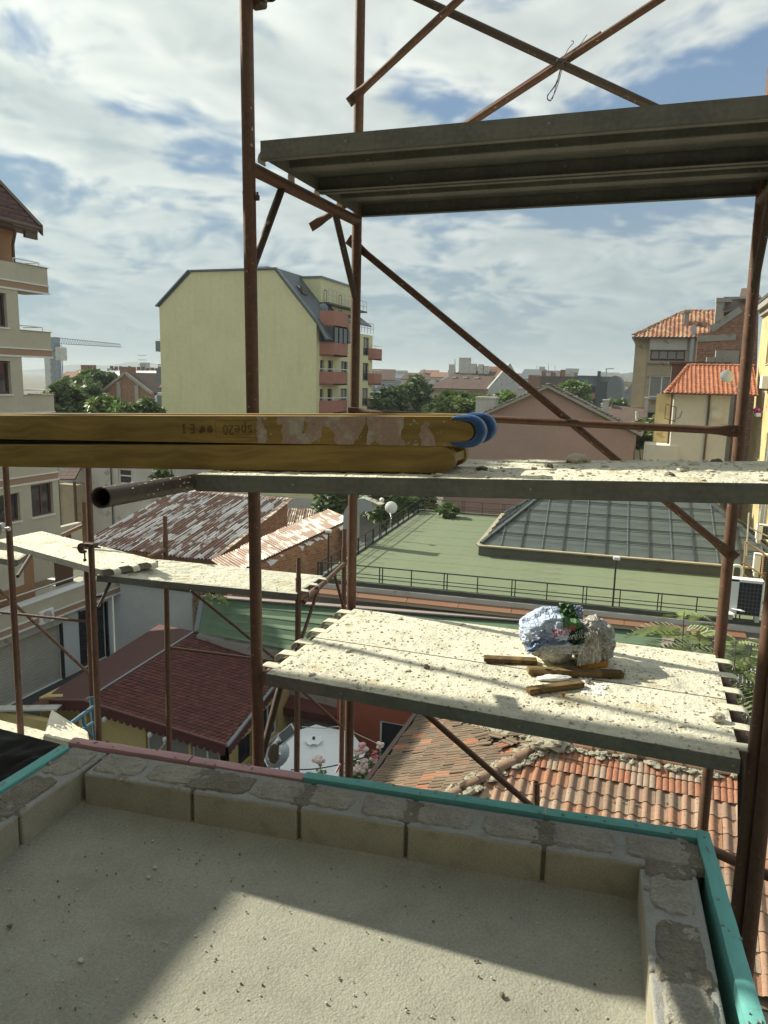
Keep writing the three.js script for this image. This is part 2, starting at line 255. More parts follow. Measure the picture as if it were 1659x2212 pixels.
T.feltWorn = makeTex(1024, (u, v) => { const a = F(u, v, 4, 6), b = F(u, v, 18, 5), g = F(u, v, 160, 2), p = smoothstep(F(u, v, 6, 5, 3), 0.18, 0.5), w = smoothstep(F(u, v, 9, 5, 6), 0.30, 0.5), d = smoothstep(F(u, v, 40, 3, 8), 0.55, 0.62); let k = 0.95 + 0.20 * a + 0.12 * b + 0.08 * g; let c = mix3([k, k, k], [0.66 * k, 0.63 * k, 0.60 * k], p * 0.6); c = mix3(c, [1.12, 1.06, 1.08], w * 0.45); return mix3(c, [0.4, 0.4, 0.36], d * 0.6); }, 8);
T.gable = makeTex(1024, (u, v) => { const a = F(u, v, 5, 6), b = F(u, v, 40, 4), s = fbm(u * 60, v * 3, 4, 512), s2 = smoothstep(fbm(u * 22, v * 2 + 0.3, 3, 512), 0.12, 0.5), r = pn(Math.floor(u * 9) * 3.7 + 0.3, Math.floor(v * 11) * 2.3 + 0.6, 256); const k = 0.90 + 0.07 * a + 0.05 * b + 0.045 * s + 0.03 * r - 0.07 * s2; return [k, k * (1 - 0.01 * a), k * (0.98 - 0.05 * s2)]; }, 17);
T.clay = makeTex(512, (u, v) => { const a = F(u, v, 6, 5), b = F(u, v, 26, 4), l = smoothstep(F(u, v, 16, 4, 3), 0.22, 0.5); const k = 0.95 + 0.2 * a + 0.14 * b; return mix3([k, k, k], [0.36, 0.34, 0.28], l * 0.7); }, 0.6);
T.clayTwin = makeTex(256, (u, v) => { const a = F(u, v, 4, 4), b = F(u, v, 20, 4), g = Math.min(Math.abs(u - 0.5), u, 1 - u), h = Math.min(Math.abs(u - 0.25), Math.abs(u - 0.75)); const k = 0.95 + 0.22 * a + 0.16 * b; return mix3([k, k * 0.98, k * 0.95], [0.16, 0.13, 0.10], (1 - smoothstep(g, 0.03, 0.09)) * 0.85 + (1 - smoothstep(h, 0.0, 0.03)) * 0.25); }, 1);  // groove lines darkened in the colour for gap shade as well as dirt
T.crumple = makeGrey(512, (u, v) => { const w = 0.12 * F(u, v, 3, 3), a = 1 - Math.abs(F(u + w, v, 4, 2, 1)) * 2, b = 1 - Math.abs(F(u, v + w, 9, 2, 4)) * 2, c = 1 - Math.abs(F(u + w, v - w, 19, 2, 7)) * 2; return clamp(0.5 * a + 0.3 * b + 0.15 * c, 0, 1); }, 0.5);
T.brick = makeTex(512, (u, v) => { const rows = 16, r = Math.floor(v * rows), fv = v * rows - r, uu = u * 8 + (r % 2) * 0.5, col = Math.floor(uu), fu = uu - col, m = (fv < 0.14 || fu < 0.06) ? 1 : 0; const h = perm[(perm[((col % 8) + 8) % 8 + 9] + r) & 255] / 255; let c = mix3([0.20, 0.085, 0.055], [0.30, 0.16, 0.10], h); const n = F(u, v, 8, 5); c = c.map((q) => q * (1 + 0.3 * n)); return mix3(c, [0.30, 0.26, 0.21], m * 0.8); }, 2);
T.stone = makeTex(512, (u, v) => { const a = F(u, v, 8, 5), b = ridge(u, v, 11, 4), c = F(u, v, 40, 3); const k = 0.33 + 0.14 * a + 0.07 * c; return mix3([k, k * 0.88, k * 0.70], [0.12, 0.09, 0.06], smoothstep(b, 0.72, 0.95) * 0.8); }, 2.4);
T.leaf = makeTex(64, (u, v) => { const k = 0.9 + 0.25 * F(u, v, 6, 3); return [k, k, k]; }, 1);
T.farTile = makeTex(512, (u, v) => { const r = Math.floor(v * 14), fr = v * 14 - r, c = Math.floor(u * 20), h = perm[(perm[c + 3] + r) & 255] / 255; let k = (0.75 + 0.45 * h) * (fr < 0.22 ? 0.45 : 1) * (0.86 + 0.2 * Math.sin((u * 20 - c) * Math.PI)); k *= 1 + 0.25 * F(u, v, 4, 4); return [k, k, k]; }, 4.5);

const M = {};
M.tubeRed = std({ map: T.tubeRed, bumpMap: scaled(T.rough, 0.25), bumpScale: 0.0006, roughness: 0.62, metalness: 0.15 });
M.tubeDark = std({ map: T.tubeDark, bumpMap: scaled(T.rough, 0.25), bumpScale: 0.0007, roughness: 0.6, metalness: 0.2 });
M.tubeBlue = std({ color: [0.11, 0.25, 0.33], map: T.foam, roughness: 0.5 });
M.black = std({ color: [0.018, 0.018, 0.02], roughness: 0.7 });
M.blackSheet = std({ color: [0.010, 0.010, 0.011], roughness: 0.7 });
M.coupler = std({ color: [0.10, 0.075, 0.055], roughness: 0.5, metalness: 0.6 });
M.zinc = std({ color: [0.55, 0.57, 0.57], roughness: 0.35, metalness: 0.7 });
M.galv = std({ map: T.galv, roughness: 0.55, metalness: 0.35 });
M.deck = std({ map: T.deck, vertexColors: true, bumpMap: T.deckB, bumpScale: 0.006, roughness: 0.9 });
M.hook = std({ map: T.deck, color: [0.92, 0.92, 0.92], roughness: 0.8 });
M.chip = std({ color: [0.55, 0.50, 0.39], roughness: 0.95 });
M.chipDark = std({ color: [0.16, 0.14, 0.10], roughness: 0.95 });
M.screed = std({ map: T.screed, bumpMap: T.screedB, bumpScale: 0.004, roughness: 0.95 });
M.block = std({ map: T.block, vertexColors: true, bumpMap: scaled(T.grain, 0.35), bumpScale: 0.003, roughness: 0.95 });
M.mortar = std({ map: T.mortar, bumpMap: T.mortarB, bumpScale: 0.010, roughness: 0.97 });
M.mortarDark = std({ map: T.mortar, color: [0.62, 0.60, 0.55], bumpMap: T.mortarB, bumpScale: 0.012, roughness: 0.97 });
M.foamTeal = std({ map: T.foam, color: [0.17, 0.50, 0.46], bumpMap: scaled(T.rough, 0.2), bumpScale: 0.0015, roughness: 0.75 });
M.foamPink = std({ map: T.foam, color: [0.62, 0.36, 0.37], bumpMap: scaled(T.rough, 0.2), bumpScale: 0.0015, roughness: 0.75 });
M.wood = std({ map: T.wood, bumpMap: scaled(T.rough, 0.9, 0.08), bumpScale: 0.0006, roughness: 0.55 });
M.bluePaint = std({ color: [0.030, 0.10, 0.27], map: T.foam, roughness: 0.38 });
M.wool = std({ map: T.stone, color: [0.62, 0.46, 0.22], bumpMap: T.mortarB, bumpScale: 0.004, roughness: 1 });
M.woolOrange = std({ map: T.mortar, color: [2.0, 0.95, 0.22], roughness: 1 });
M.whiteFoam = std({ color: [0.80, 0.80, 0.78], bumpMap: T.mortarB, bumpScale: 0.004, roughness: 0.95 });

const wall = (c, o = {}) => std({ color: c, map: T.plaster, roughness: 0.92, ...o });
M.beige = wall([0.55, 0.52, 0.41]); M.beigeBand = wall([0.40, 0.27, 0.18]); M.orangeWall = wall([0.42, 0.24, 0.13]);
M.whiteTrim = std({ color: [0.72, 0.72, 0.69], roughness: 0.7 }); M.whiteWall = wall([0.74, 0.77, 0.76]);
M.yellowWall = wall([0.72, 0.695, 0.42], { map: T.gable }); M.salmon = wall([0.41, 0.19, 0.14]);
M.pinkWall = wall([0.40, 0.275, 0.25]); M.houseYellow = wall([0.58, 0.46, 0.20]); M.redWall = wall([0.30, 0.082, 0.046]);
M.creamWall = wall([0.62, 0.60, 0.55]); M.ochre = wall([0.62, 0.50, 0.26], { map: T.dirty }); M.greyBeige = wall([0.42, 0.37, 0.27], { map: T.dirty });
M.greyWall = wall([0.30, 0.30, 0.29], { map: T.dirty }); M.blueGrey = wall([0.16, 0.19, 0.21]); M.dullWhite = wall([0.55, 0.55, 0.52], { map: T.dirty });
M.concrete = wall([0.34, 0.33, 0.30], { map: T.dirty });
M.brick = std({ map: T.brick, roughness: 0.95 }); M.stone = std({ map: T.stone, bumpMap: scaled(T.rough, 1.4), bumpScale: 0.05, roughness: 0.97 });
M.brickOld = std({ map: T.brick, color: [1.35, 1.35, 1.15], roughness: 0.95 });
M.brownFrame = std({ color: [0.10, 0.055, 0.035], roughness: 0.55 }); M.whiteFrame = std({ color: [0.70, 0.71, 0.70], roughness: 0.45 });
M.darkFrame = std({ color: [0.035, 0.038, 0.04], roughness: 0.5 }); M.rail = std({ color: [0.5, 0.5, 0.5], roughness: 0.35, metalness: 0.6 });
M.glass = new THREE.MeshPhysicalMaterial({ color: new THREE.Color(0.03, 0.035, 0.04), roughness: 0.06, metalness: 0, specularIntensity: 1, side: THREE.DoubleSide });
M.curtain = std({ color: [0.26, 0.26, 0.24], map: T.plaster, roughness: 0.35 });
M.skyGlass = new THREE.MeshPhysicalMaterial({ color: new THREE.Color(0.095, 0.115, 0.105), map: T.feltWorn, roughness: 0.22, metalness: 0, side: THREE.DoubleSide });
M.greenFelt = std({ map: T.feltWorn, color: [0.165, 0.20, 0.118], bumpMap: T.grain, bumpScale: 0.004, roughness: 0.95 });
M.greenFelt2 = std({ map: T.feltWorn, color: [0.120, 0.185, 0.110], bumpMap: T.grain, bumpScale: 0.004, roughness: 0.85 });
M.redFelt = std({ map: T.felt, color: [0.112, 0.050, 0.042], bumpMap: T.grain, bumpScale: 0.004, roughness: 0.9 });
M.shingle = [0, 1, 2].map((i) => std({ map: T.felt, color: [[0.118, 0.038, 0.031], [0.092, 0.031, 0.026], [0.145, 0.046, 0.036]][i], bumpMap: T.grain, bumpScale: 0.003, roughness: 0.95 }));
M.copper = std({ color: [0.27, 0.135, 0.078], map: T.plaster, roughness: 0.6 });
M.darkRail = std({ color: [0.020, 0.026, 0.024], roughness: 0.5 });
M.rust = std({ map: T.rustSheet, roughness: 0.55, metalness: 0.25 }); M.rust2 = std({ map: T.rustSheet2, roughness: 0.6, metalness: 0.15 });
M.duct = std({ color: [0.42, 0.46, 0.48], roughness: 0.4, metalness: 0.5 });
M.plasticWhite = std({ color: [0.78, 0.78, 0.75], roughness: 0.4 });
M.canvas = std({ color: [0.74, 0.76, 0.77], roughness: 0.85 });
M.slate = std({ color: [0.055, 0.07, 0.075], roughness: 0.5 }); M.gutter = std({ color: [0.16, 0.18, 0.19], roughness: 0.4, metalness: 0.4 });
M.tileFar = std({ map: T.farTile, color: [0.27, 0.14, 0.09], roughness: 0.9 }); M.tileFarRed = std({ map: T.farTile, color: [0.38, 0.15, 0.085], roughness: 0.9 });
M.tileBrown = std({ map: T.farTile, color: [0.125, 0.08, 0.062], roughness: 0.9 }); M.tileGrey = std({ map: T.farTile, color: [0.13, 0.12, 0.11], roughness: 0.9 });
const clayC = [[0.35, 0.185, 0.112], [0.38, 0.235, 0.155], [0.29, 0.19, 0.13], [0.38, 0.185, 0.108], [0.26, 0.185, 0.13], [0.37, 0.27, 0.19]];
M.clay = clayC.map((c) => std({ color: c, map: T.clay, bumpMap: scaled(T.rough, 0.3), bumpScale: 0.004, roughness: 0.95 }));
M.clayNew = std({ color: [0.36, 0.155, 0.088], map: T.clay, roughness: 0.9 });
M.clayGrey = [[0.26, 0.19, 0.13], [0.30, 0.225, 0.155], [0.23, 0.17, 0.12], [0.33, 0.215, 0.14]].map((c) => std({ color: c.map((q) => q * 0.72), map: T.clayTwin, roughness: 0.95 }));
M.asphalt = std({ color: [0.07, 0.07, 0.068], map: T.felt, roughness: 0.95 }); M.ground = std({ color: [0.15, 0.14, 0.11], map: T.dirty, roughness: 1 });
M.bark = std({ color: [0.10, 0.08, 0.06], bumpMap: T.rough, bumpScale: 0.01, roughness: 1 });
const leafMat = (c) => new THREE.MeshPhysicalMaterial({ color: new THREE.Color().setRGB(...c), vertexColors: true, roughness: 0.75, side: THREE.DoubleSide, transmission: 0.4, thickness: 0 });
M.leafA = leafMat([0.165, 0.25, 0.07]); M.leafB = leafMat([0.12, 0.19, 0.06]); M.leafC = leafMat([0.16, 0.22, 0.075]); M.leafD = leafMat([0.115, 0.175, 0.07]);
M.hill = std({ color: [0.03, 0.05, 0.055], roughness: 1 });
// ---------------------------------------------------------------- builders for houses, roofs and trees
const X1 = V3(1, 0, 0), Y1 = V3(0, 1, 0), Z1 = V3(0, 0, 1);
const FR = (axis) => ({ '+z': [X1, Z1], '-z': [V3(-1, 0, 0), V3(0, 0, -1)], '+x': [V3(0, 0, -1), X1], '-x': [Z1, V3(-1, 0, 0)] })[axis];
const GY = -14.3;
// a wall face: o = point with u = v = 0, outline and openings in (u, v), built inwards from the outer face
const face = (o, axis, outline, holes, th = 0.3) => { const [u, n] = FR(axis); return prism(outline, th, o, u, Y1, n, holes); };
// window: frame with bars and a pane as its own sub-part, set back in the wall
function win(parent, o, axis, u0, v0, u1, v1, { frame = M.whiteFrame, pane = M.glass, bars = [0.5], cross = [], inset = 0.12, fw = 0.06, sill = null, name = 'window', curtain = 0 } = {}) {
  const [u, n] = FR(axis), out = [], e = 0.012; const P = (a, b, c) => o.clone().addScaledVector(u, a).addScaledVector(Y1, b).addScaledVector(n, c);
  const us = [u0, ...bars.map((t) => lerp(u0, u1, t)), u1], hs = [], vs = [v0, ...cross.map((t) => lerp(v0, v1, t)), v1];
  for (let i = 0; i + 1 < us.length; i++) for (let j = 0; j + 1 < vs.length; j++) hs.push(rect(us[i] + (i ? fw * 0.5 : fw), vs[j] + (j ? fw * 0.5 : fw), us[i + 1] - (i + 2 < us.length ? fw * 0.5 : fw), vs[j + 1] - (j + 2 < vs.length ? fw * 0.5 : fw)));
  const g = [prism(rect(u0 - e, v0 - e, u1 + e, v1 + e), 0.07, P(0, 0, -inset), u, Y1, n, hs)];
  const w = part(name, g, frame, parent);
  const pn_ = prism(rect(u0 + e, v0 + e, u1 - e, v1 - e), 0.012, P(0, 0, -inset - 0.03), u, Y1, n);
  const w2 = part('pane', pn_, pane, parent); parent.remove(w2); { w.add(w2); }
  if (curtain) { const c = part('curtain', prism(rect(u0 + e, lerp(v1, v0, curtain), u1 - e, v1 - e), 0.006, P(0, 0, -inset - 0.022), u, Y1, n), M.curtain, parent); parent.remove(c); w.add(c); }
  if (sill) { const s = part('sill', [prism(rect(u0 - 0.06, v0 - 0.07, u1 + 0.06, v0 - 0.014), inset + 0.10, P(0, 0, 0.06), u, Y1, n)], sill, parent); parent.remove(s); w.add(s); }
  return w;
}
function railing(pts, h, { posts = 1.2, r = 0.018, rails = [1], mat = M.rail, parent, name = 'railing', pr = r } = {}) {
  for (let i = 0; i + 1 < pts.length; i++) {
    const a = pts[i], b = pts[i + 1], L = a.distanceTo(b), n = Math.max(1, Math.round(L / posts));
    for (const f of rails) part('rail', tube(a.clone().add(V3(0, h * f, 0)), b.clone().add(V3(0, h * f, 0)), r, 8), mat, parent);
    for (let k = i ? 1 : 0; k <= n; k++) { const q = a.clone().lerp(b, k / n); part('post', tube(q, q.clone().add(V3(0, h, 0)), pr, 8), mat, parent); }
  }
}
// ---- roof tiles: single pieces with a rolled profile; the largest in view are parts, the rest one joined part
function tileGeo(w, l, roll, hgt, seg = 12, kind = 'roll') {
  const prof = (t) => kind === 'roll' ? (t < roll ? hgt * Math.pow(Math.sin(Math.PI * t / roll), 0.75) : 0.10 * hgt * Math.sin(Math.PI * (t - roll) / (1 - roll)) * -1 + 0.002) : (0.25 + 0.75 * Math.pow(Math.abs(Math.sin(Math.PI * t * 2)), 0.6)) * hgt;
  const pos = [], idx = [], th = 0.014; let k = 0;
  for (const [s, d] of [[0, 0], [1, 0], [1, -th]]) for (let i = 0; i <= seg; i++) { const t = i / seg; pos.push(t * w, prof(t) + d + (s ? 0.020 : 0), s * l); }
  for (let r = 0; r < 2; r++) for (let i = 0; i < seg; i++) { const a = r * (seg + 1) + i, b = a + seg + 1; idx.push(a, b, a + 1, b, b + 1, a + 1); }
  let g = new THREE.BufferGeometry(); g.setAttribute('position', new THREE.Float32BufferAttribute(pos, 3)); g.setIndex(idx); g = toCreasedNormals(g, 0.8); uvBox(g, rnd() * 3); return g;
}
// o = ridge-side corner, U across, S down the slope, N up. keep(u, s) says whether a tile stands at (u, s)
function tileField(parent, o, U, S, N, w, l, cols, rows, keep, mats, geos, { most = 300, weight = (u, s) => s, jit = 0.006, partName = 'tile', swap } = {}) {
  const all = []; const B = new THREE.Matrix4().makeBasis(U, N, S);
  for (let r = 0; r < rows; r++) for (let c = 0; c < cols; c++) { const u = c * w, s = r * l; if (keep(u + w / 2, s + l / 2)) all.push({ u, s, r, c, k: weight(u + w / 2, s + l / 2) }); }
  all.sort((a, b) => b.k - a.k);
  const base = basePos(parent), rest = [];
  all.forEach((t, i) => {
    const g = pick(geos), m = swap ? swap(t, mats) : pick(mats), mat4 = new THREE.Matrix4().multiplyMatrices(B, new THREE.Matrix4().makeRotationFromEuler(new THREE.Euler(rr(-jit, jit) * 2, rr(-jit, jit) * 3, rr(-jit, jit) * 2)));
    const p = o.clone().addScaledVector(U, t.u + rr(-jit, jit)).addScaledVector(S, t.s + rr(-jit, jit)).addScaledVector(N, rr(0, jit * 0.8));
    if (i < most) { const mesh = new THREE.Mesh(g, m); mesh.name = partName; mesh.castShadow = mesh.receiveShadow = true; mesh.setRotationFromMatrix(mat4); mesh.position.copy(p).sub(base); parent.add(mesh); }
    else { let q = rest.find((z) => z.m === m); if (!q) rest.push(q = { m, g: [] }); const gg = g.clone(); gg.applyMatrix4(mat4); gg.translate(p.x, p.y, p.z); q.g.push(gg); }
  });
  for (const q of rest) { const e = part(partName + '_rest', q.g, q.m, parent); e.userData.kind = 'stuff'; }
}
// half-round ridge caps bedded in mortar
function ridgeCaps(parent, a, b, len, r, mats, mortarMat, bed = 1) {
  const d = b.clone().sub(a), L = d.length(), n = Math.max(1, Math.round(L / len)); d.normalize(); const side = d.clone().cross(Y1).normalize(), up = side.clone().cross(d).normalize(), lumps = [];
  for (let i = 0; i < n; i++) {
    const pos = [], idx = [], s = 8; for (const [t, k] of [[0, 0.94], [1, 1.06]]) for (let j = 0; j <= s; j++) { const f = j / s * Math.PI; const q = a.clone().addScaledVector(d, (i + t * 1.08) * L / n).addScaledVector(side, r * k * Math.cos(f)).addScaledVector(up, r * k * Math.sin(f) * 0.85 + 0.02 * (t ? 1 : 0.2)); pos.push(q.x, q.y, q.z); }
    for (let j = 0; j < s; j++) idx.push(j, j + s + 1, j + 1, j + s + 1, j + s + 2, j + 1);
    const g = new THREE.BufferGeometry(); g.setAttribute('position', new THREE.Float32BufferAttribute(pos, 3)); g.setIndex(idx); g.computeVertexNormals(); part('ridge_tile', [uvBox(flat(g), rnd() * 4)], pick(mats), parent);
    const c = a.clone().addScaledVector(d, (i + 1) * L / n).addScaledVector(up, r * 0.75); lumps.push(lump(c, r * 0.45, r * 0.32, r * 0.55, 1, 0.5));
    for (let k = 0; k < 5 * bed; k++) { const sg = k % 2 ? 1 : -1, q = a.clone().addScaledVector(d, (i + rnd()) * L / n).addScaledVector(side, sg * r * rr(1.0, 1.6)).addScaledVector(up, -0.01 + rr(-0.02, 0.03)); lumps.push(lump(q, rr(0.05, 0.12), rr(0.025, 0.05), rr(0.04, 0.10), 1, 0.6)); }
  }
  const m = part('mortar_bed', lumps, mortarMat, parent); m.userData.kind = 'stuff';
}
// corrugated sheet, u across (metres), s down the slope
function corrugated(U, S, N, o, w, l, pitch, amp, segS = 2, uo = 0, vo = 0) {
  const nx = Math.round(w / pitch) * 6, g = new THREE.PlaneGeometry(1, 1, nx, segS), p = g.attributes.position, uv = g.attributes.uv;
  for (let i = 0; i < p.count; i++) { const u = (p.getX(i) + 0.5) * w, s = (0.5 - p.getY(i)) * l; const h = amp * Math.cos(u / pitch * 2 * Math.PI) + 0.006 * fbm(u * 2 + uo, s * 2 + vo, 2); const q = o.clone().addScaledVector(U, u).addScaledVector(S, s).addScaledVector(N, h); p.setXYZ(i, q.x, q.y, q.z); uv.setXY(i, u + uo, s + vo); }
  g.computeVertexNormals(); return flat(g);
}
// thin sheet over four corners that need not lie in one plane
function sheet(q, th) { const n = q[1].clone().sub(q[0]).cross(q[3].clone().sub(q[0])).normalize(); if (n.y < 0) n.negate(); const lo = q.map((p) => p.clone().addScaledVector(n, -th)), pos = [], tri = (...t) => t.forEach((p) => pos.push(p.x, p.y, p.z)); tri(q[0], q[1], q[2]); tri(q[0], q[2], q[3]); tri(lo[0], lo[2], lo[1]); tri(lo[0], lo[3], lo[2]); for (let i = 0; i < 4; i++) { const j = (i + 1) % 4; tri(q[i], lo[i], lo[j]); tri(q[i], lo[j], q[j]); } const g = new THREE.BufferGeometry(); g.setAttribute('position', new THREE.Float32BufferAttribute(pos, 3)); g.computeVertexNormals(); return uvBox(g); }
// ---- foliage
function leafCloud(n, size, spread, { tint = [0.65, 1.35], shape = 'leaf', droop = 0.2 } = {}) {
  const pos = new Float32Array(n * 18), col = new Float32Array(n * 18), nor = new Float32Array(n * 18), a = V3(), b = V3(), c = V3(), d = V3(), q = new THREE.Quaternion(), e = new THREE.Euler(), N = V3(); let o = 0;
  for (let i = 0; i < n; i++) {
    const p = spread(); const s = size * rr(0.6, 1.4); e.set(rr(-1.2, 1.2) + droop, rr(0, 6.3), rr(-0.8, 0.8)); q.setFromEuler(e);
    const out = p.n; a.set(0, 0, 0); b.set(s * 0.42, 0.10 * s, s * 0.5); c.set(0, -0.03 * s, s * 1.1); d.set(-s * 0.42, 0.10 * s, s * 0.5);
    const t = rr(tint[0], tint[1]) * p.t, yel = rr(0.85, 1.25); const vs = [a, b, c, a, c, d].map((v) => v.clone().applyQuaternion(q).add(p.p)); N.copy(vs[1]).sub(vs[0]).cross(vs[2].clone().sub(vs[0])).normalize(); 
    for (const v of vs) { pos[o] = v.x; pos[o + 1] = v.y; pos[o + 2] = v.z; nor[o] = N.x; nor[o + 1] = N.y; nor[o + 2] = N.z; col[o] = t * yel; col[o + 1] = t; col[o + 2] = t * 0.85; o += 3; }
  }
  const g = new THREE.BufferGeometry(); g.setAttribute('position', new THREE.BufferAttribute(pos, 3)); g.setAttribute('normal', new THREE.BufferAttribute(nor, 3)); g.setAttribute('color', new THREE.BufferAttribute(col, 3)); g.setAttribute('uv', new THREE.BufferAttribute(new Float32Array(n * 12), 2)); return g;
}
function tree(name, label, c, rx, ry, rz, { n = 5000, leaf = 0.3, clumps = 38, mat = M.leafB, ground = GY, group, cat = 'tree', low = 0.0, weep = 0 } = {}) {
  const o = thing(name, label, cat, V3(c.x, ground, c.z), group); const cl = [];
  for (let i = 0; i < clumps; i++) { const th = rr(0, 6.283), ph = Math.acos(rr(-0.75 + low, 1)), k = rr(0.55, 0.95); cl.push({ p: V3(c.x + rx * k * Math.sin(ph) * Math.cos(th), c.y + ry * k * Math.cos(ph), c.z + rz * k * Math.sin(ph) * Math.sin(th)), r: rr(0.20, 0.36) * Math.min(rx, ry, rz) * 1.25, t: rr(0.78, 1.22) }); }
  const limbs = [], h = c.y - ground; limbs.push(tube(V3(c.x, ground - 0.2, c.z), V3(c.x + rr(-0.2, 0.2), c.y - ry * 0.35, c.z), 0.05 * h * 0.45 + 0.06, 8, false, 0.03 * h * 0.4 + 0.04));
  for (let i = 0; i < 9; i++) { const q = cl[i % cl.length].p; limbs.push(tube(V3(c.x, lerp(ground, c.y, rr(0.55, 0.9)), c.z), q, 0.07, 5, false, 0.02)); }
  part('trunk', limbs, M.bark, o);
  const g = leafCloud(n, leaf, () => { const k = pick(cl), v = V3(rr(-1, 1), rr(-1, 1), rr(-1, 1)); while (v.lengthSq() > 1) v.set(rr(-1, 1), rr(-1, 1), rr(-1, 1)); const L = Math.pow(v.length(), 0.5) / (v.length() || 1); v.multiplyScalar(L * rr(0.75, 1.1)); const p = k.p.clone().add(V3(v.x * k.r, v.y * k.r * 0.8 - weep * rnd() * k.r * 1.6, v.z * k.r)); return { p, n: v.normalize().add(p.clone().sub(c).normalize()).normalize(), t: k.t }; });
  part('crown', g, mat, o); return o;
}
// ---------------------------------------------------------------- ground
{
  const g = new THREE.PlaneGeometry(9000, 9000, 1, 1); g.rotateX(-Math.PI / 2); g.translate(0, GY - 0.15, -3000); uvBox(g); struct('ground', g, M.ground);
  struct('courtyard', slab([V3(-26, GY, 0), V3(6, GY, 0), V3(6, GY, -60), V3(-26, GY, -60)], 0.1, V3(0, 1, 0)), M.asphalt);
}
// hills on the skyline
{
  const hill = (x0, x1, z, h, s, label) => { const n = 120, pos = [], idx = []; for (let i = 0; i <= n; i++) { const t = i / n, x = lerp(x0, x1, t), y = GY + h * Math.pow(Math.sin(Math.PI * clamp(t, 0, 1)), 0.8) * (0.72 + 0.5 * fbm(t * 4 + s, s, 4)) + 3 * fbm(t * 60, s, 2); pos.push(x, GY - 5, z, x, y, z, x, GY - 5, z - 700); } for (let i = 0; i < n; i++) for (const k of [0, 1]) { const a = i * 3 + k, b = a + 1, c = a + 3, d = a + 4; idx.push(a, c, b, b, c, d); } const g = new THREE.BufferGeometry(); g.setAttribute('position', new THREE.Float32BufferAttribute(pos, 3)); g.setIndex(idx); g.computeVertexNormals(); struct('hills', [uvBox(flat(g))], M.hill, label); };
  hill(-1000, 1100, -4000, 82, 3.1, 'far blue hill ridge on the right of the skyline'); hill(-3600, -1900, -3600, 92, 7.7, 'faint far hills behind the crane'); hill(-1500, 200, -4300, 60, 1.7, 'faint low hills in the middle of the skyline');
}
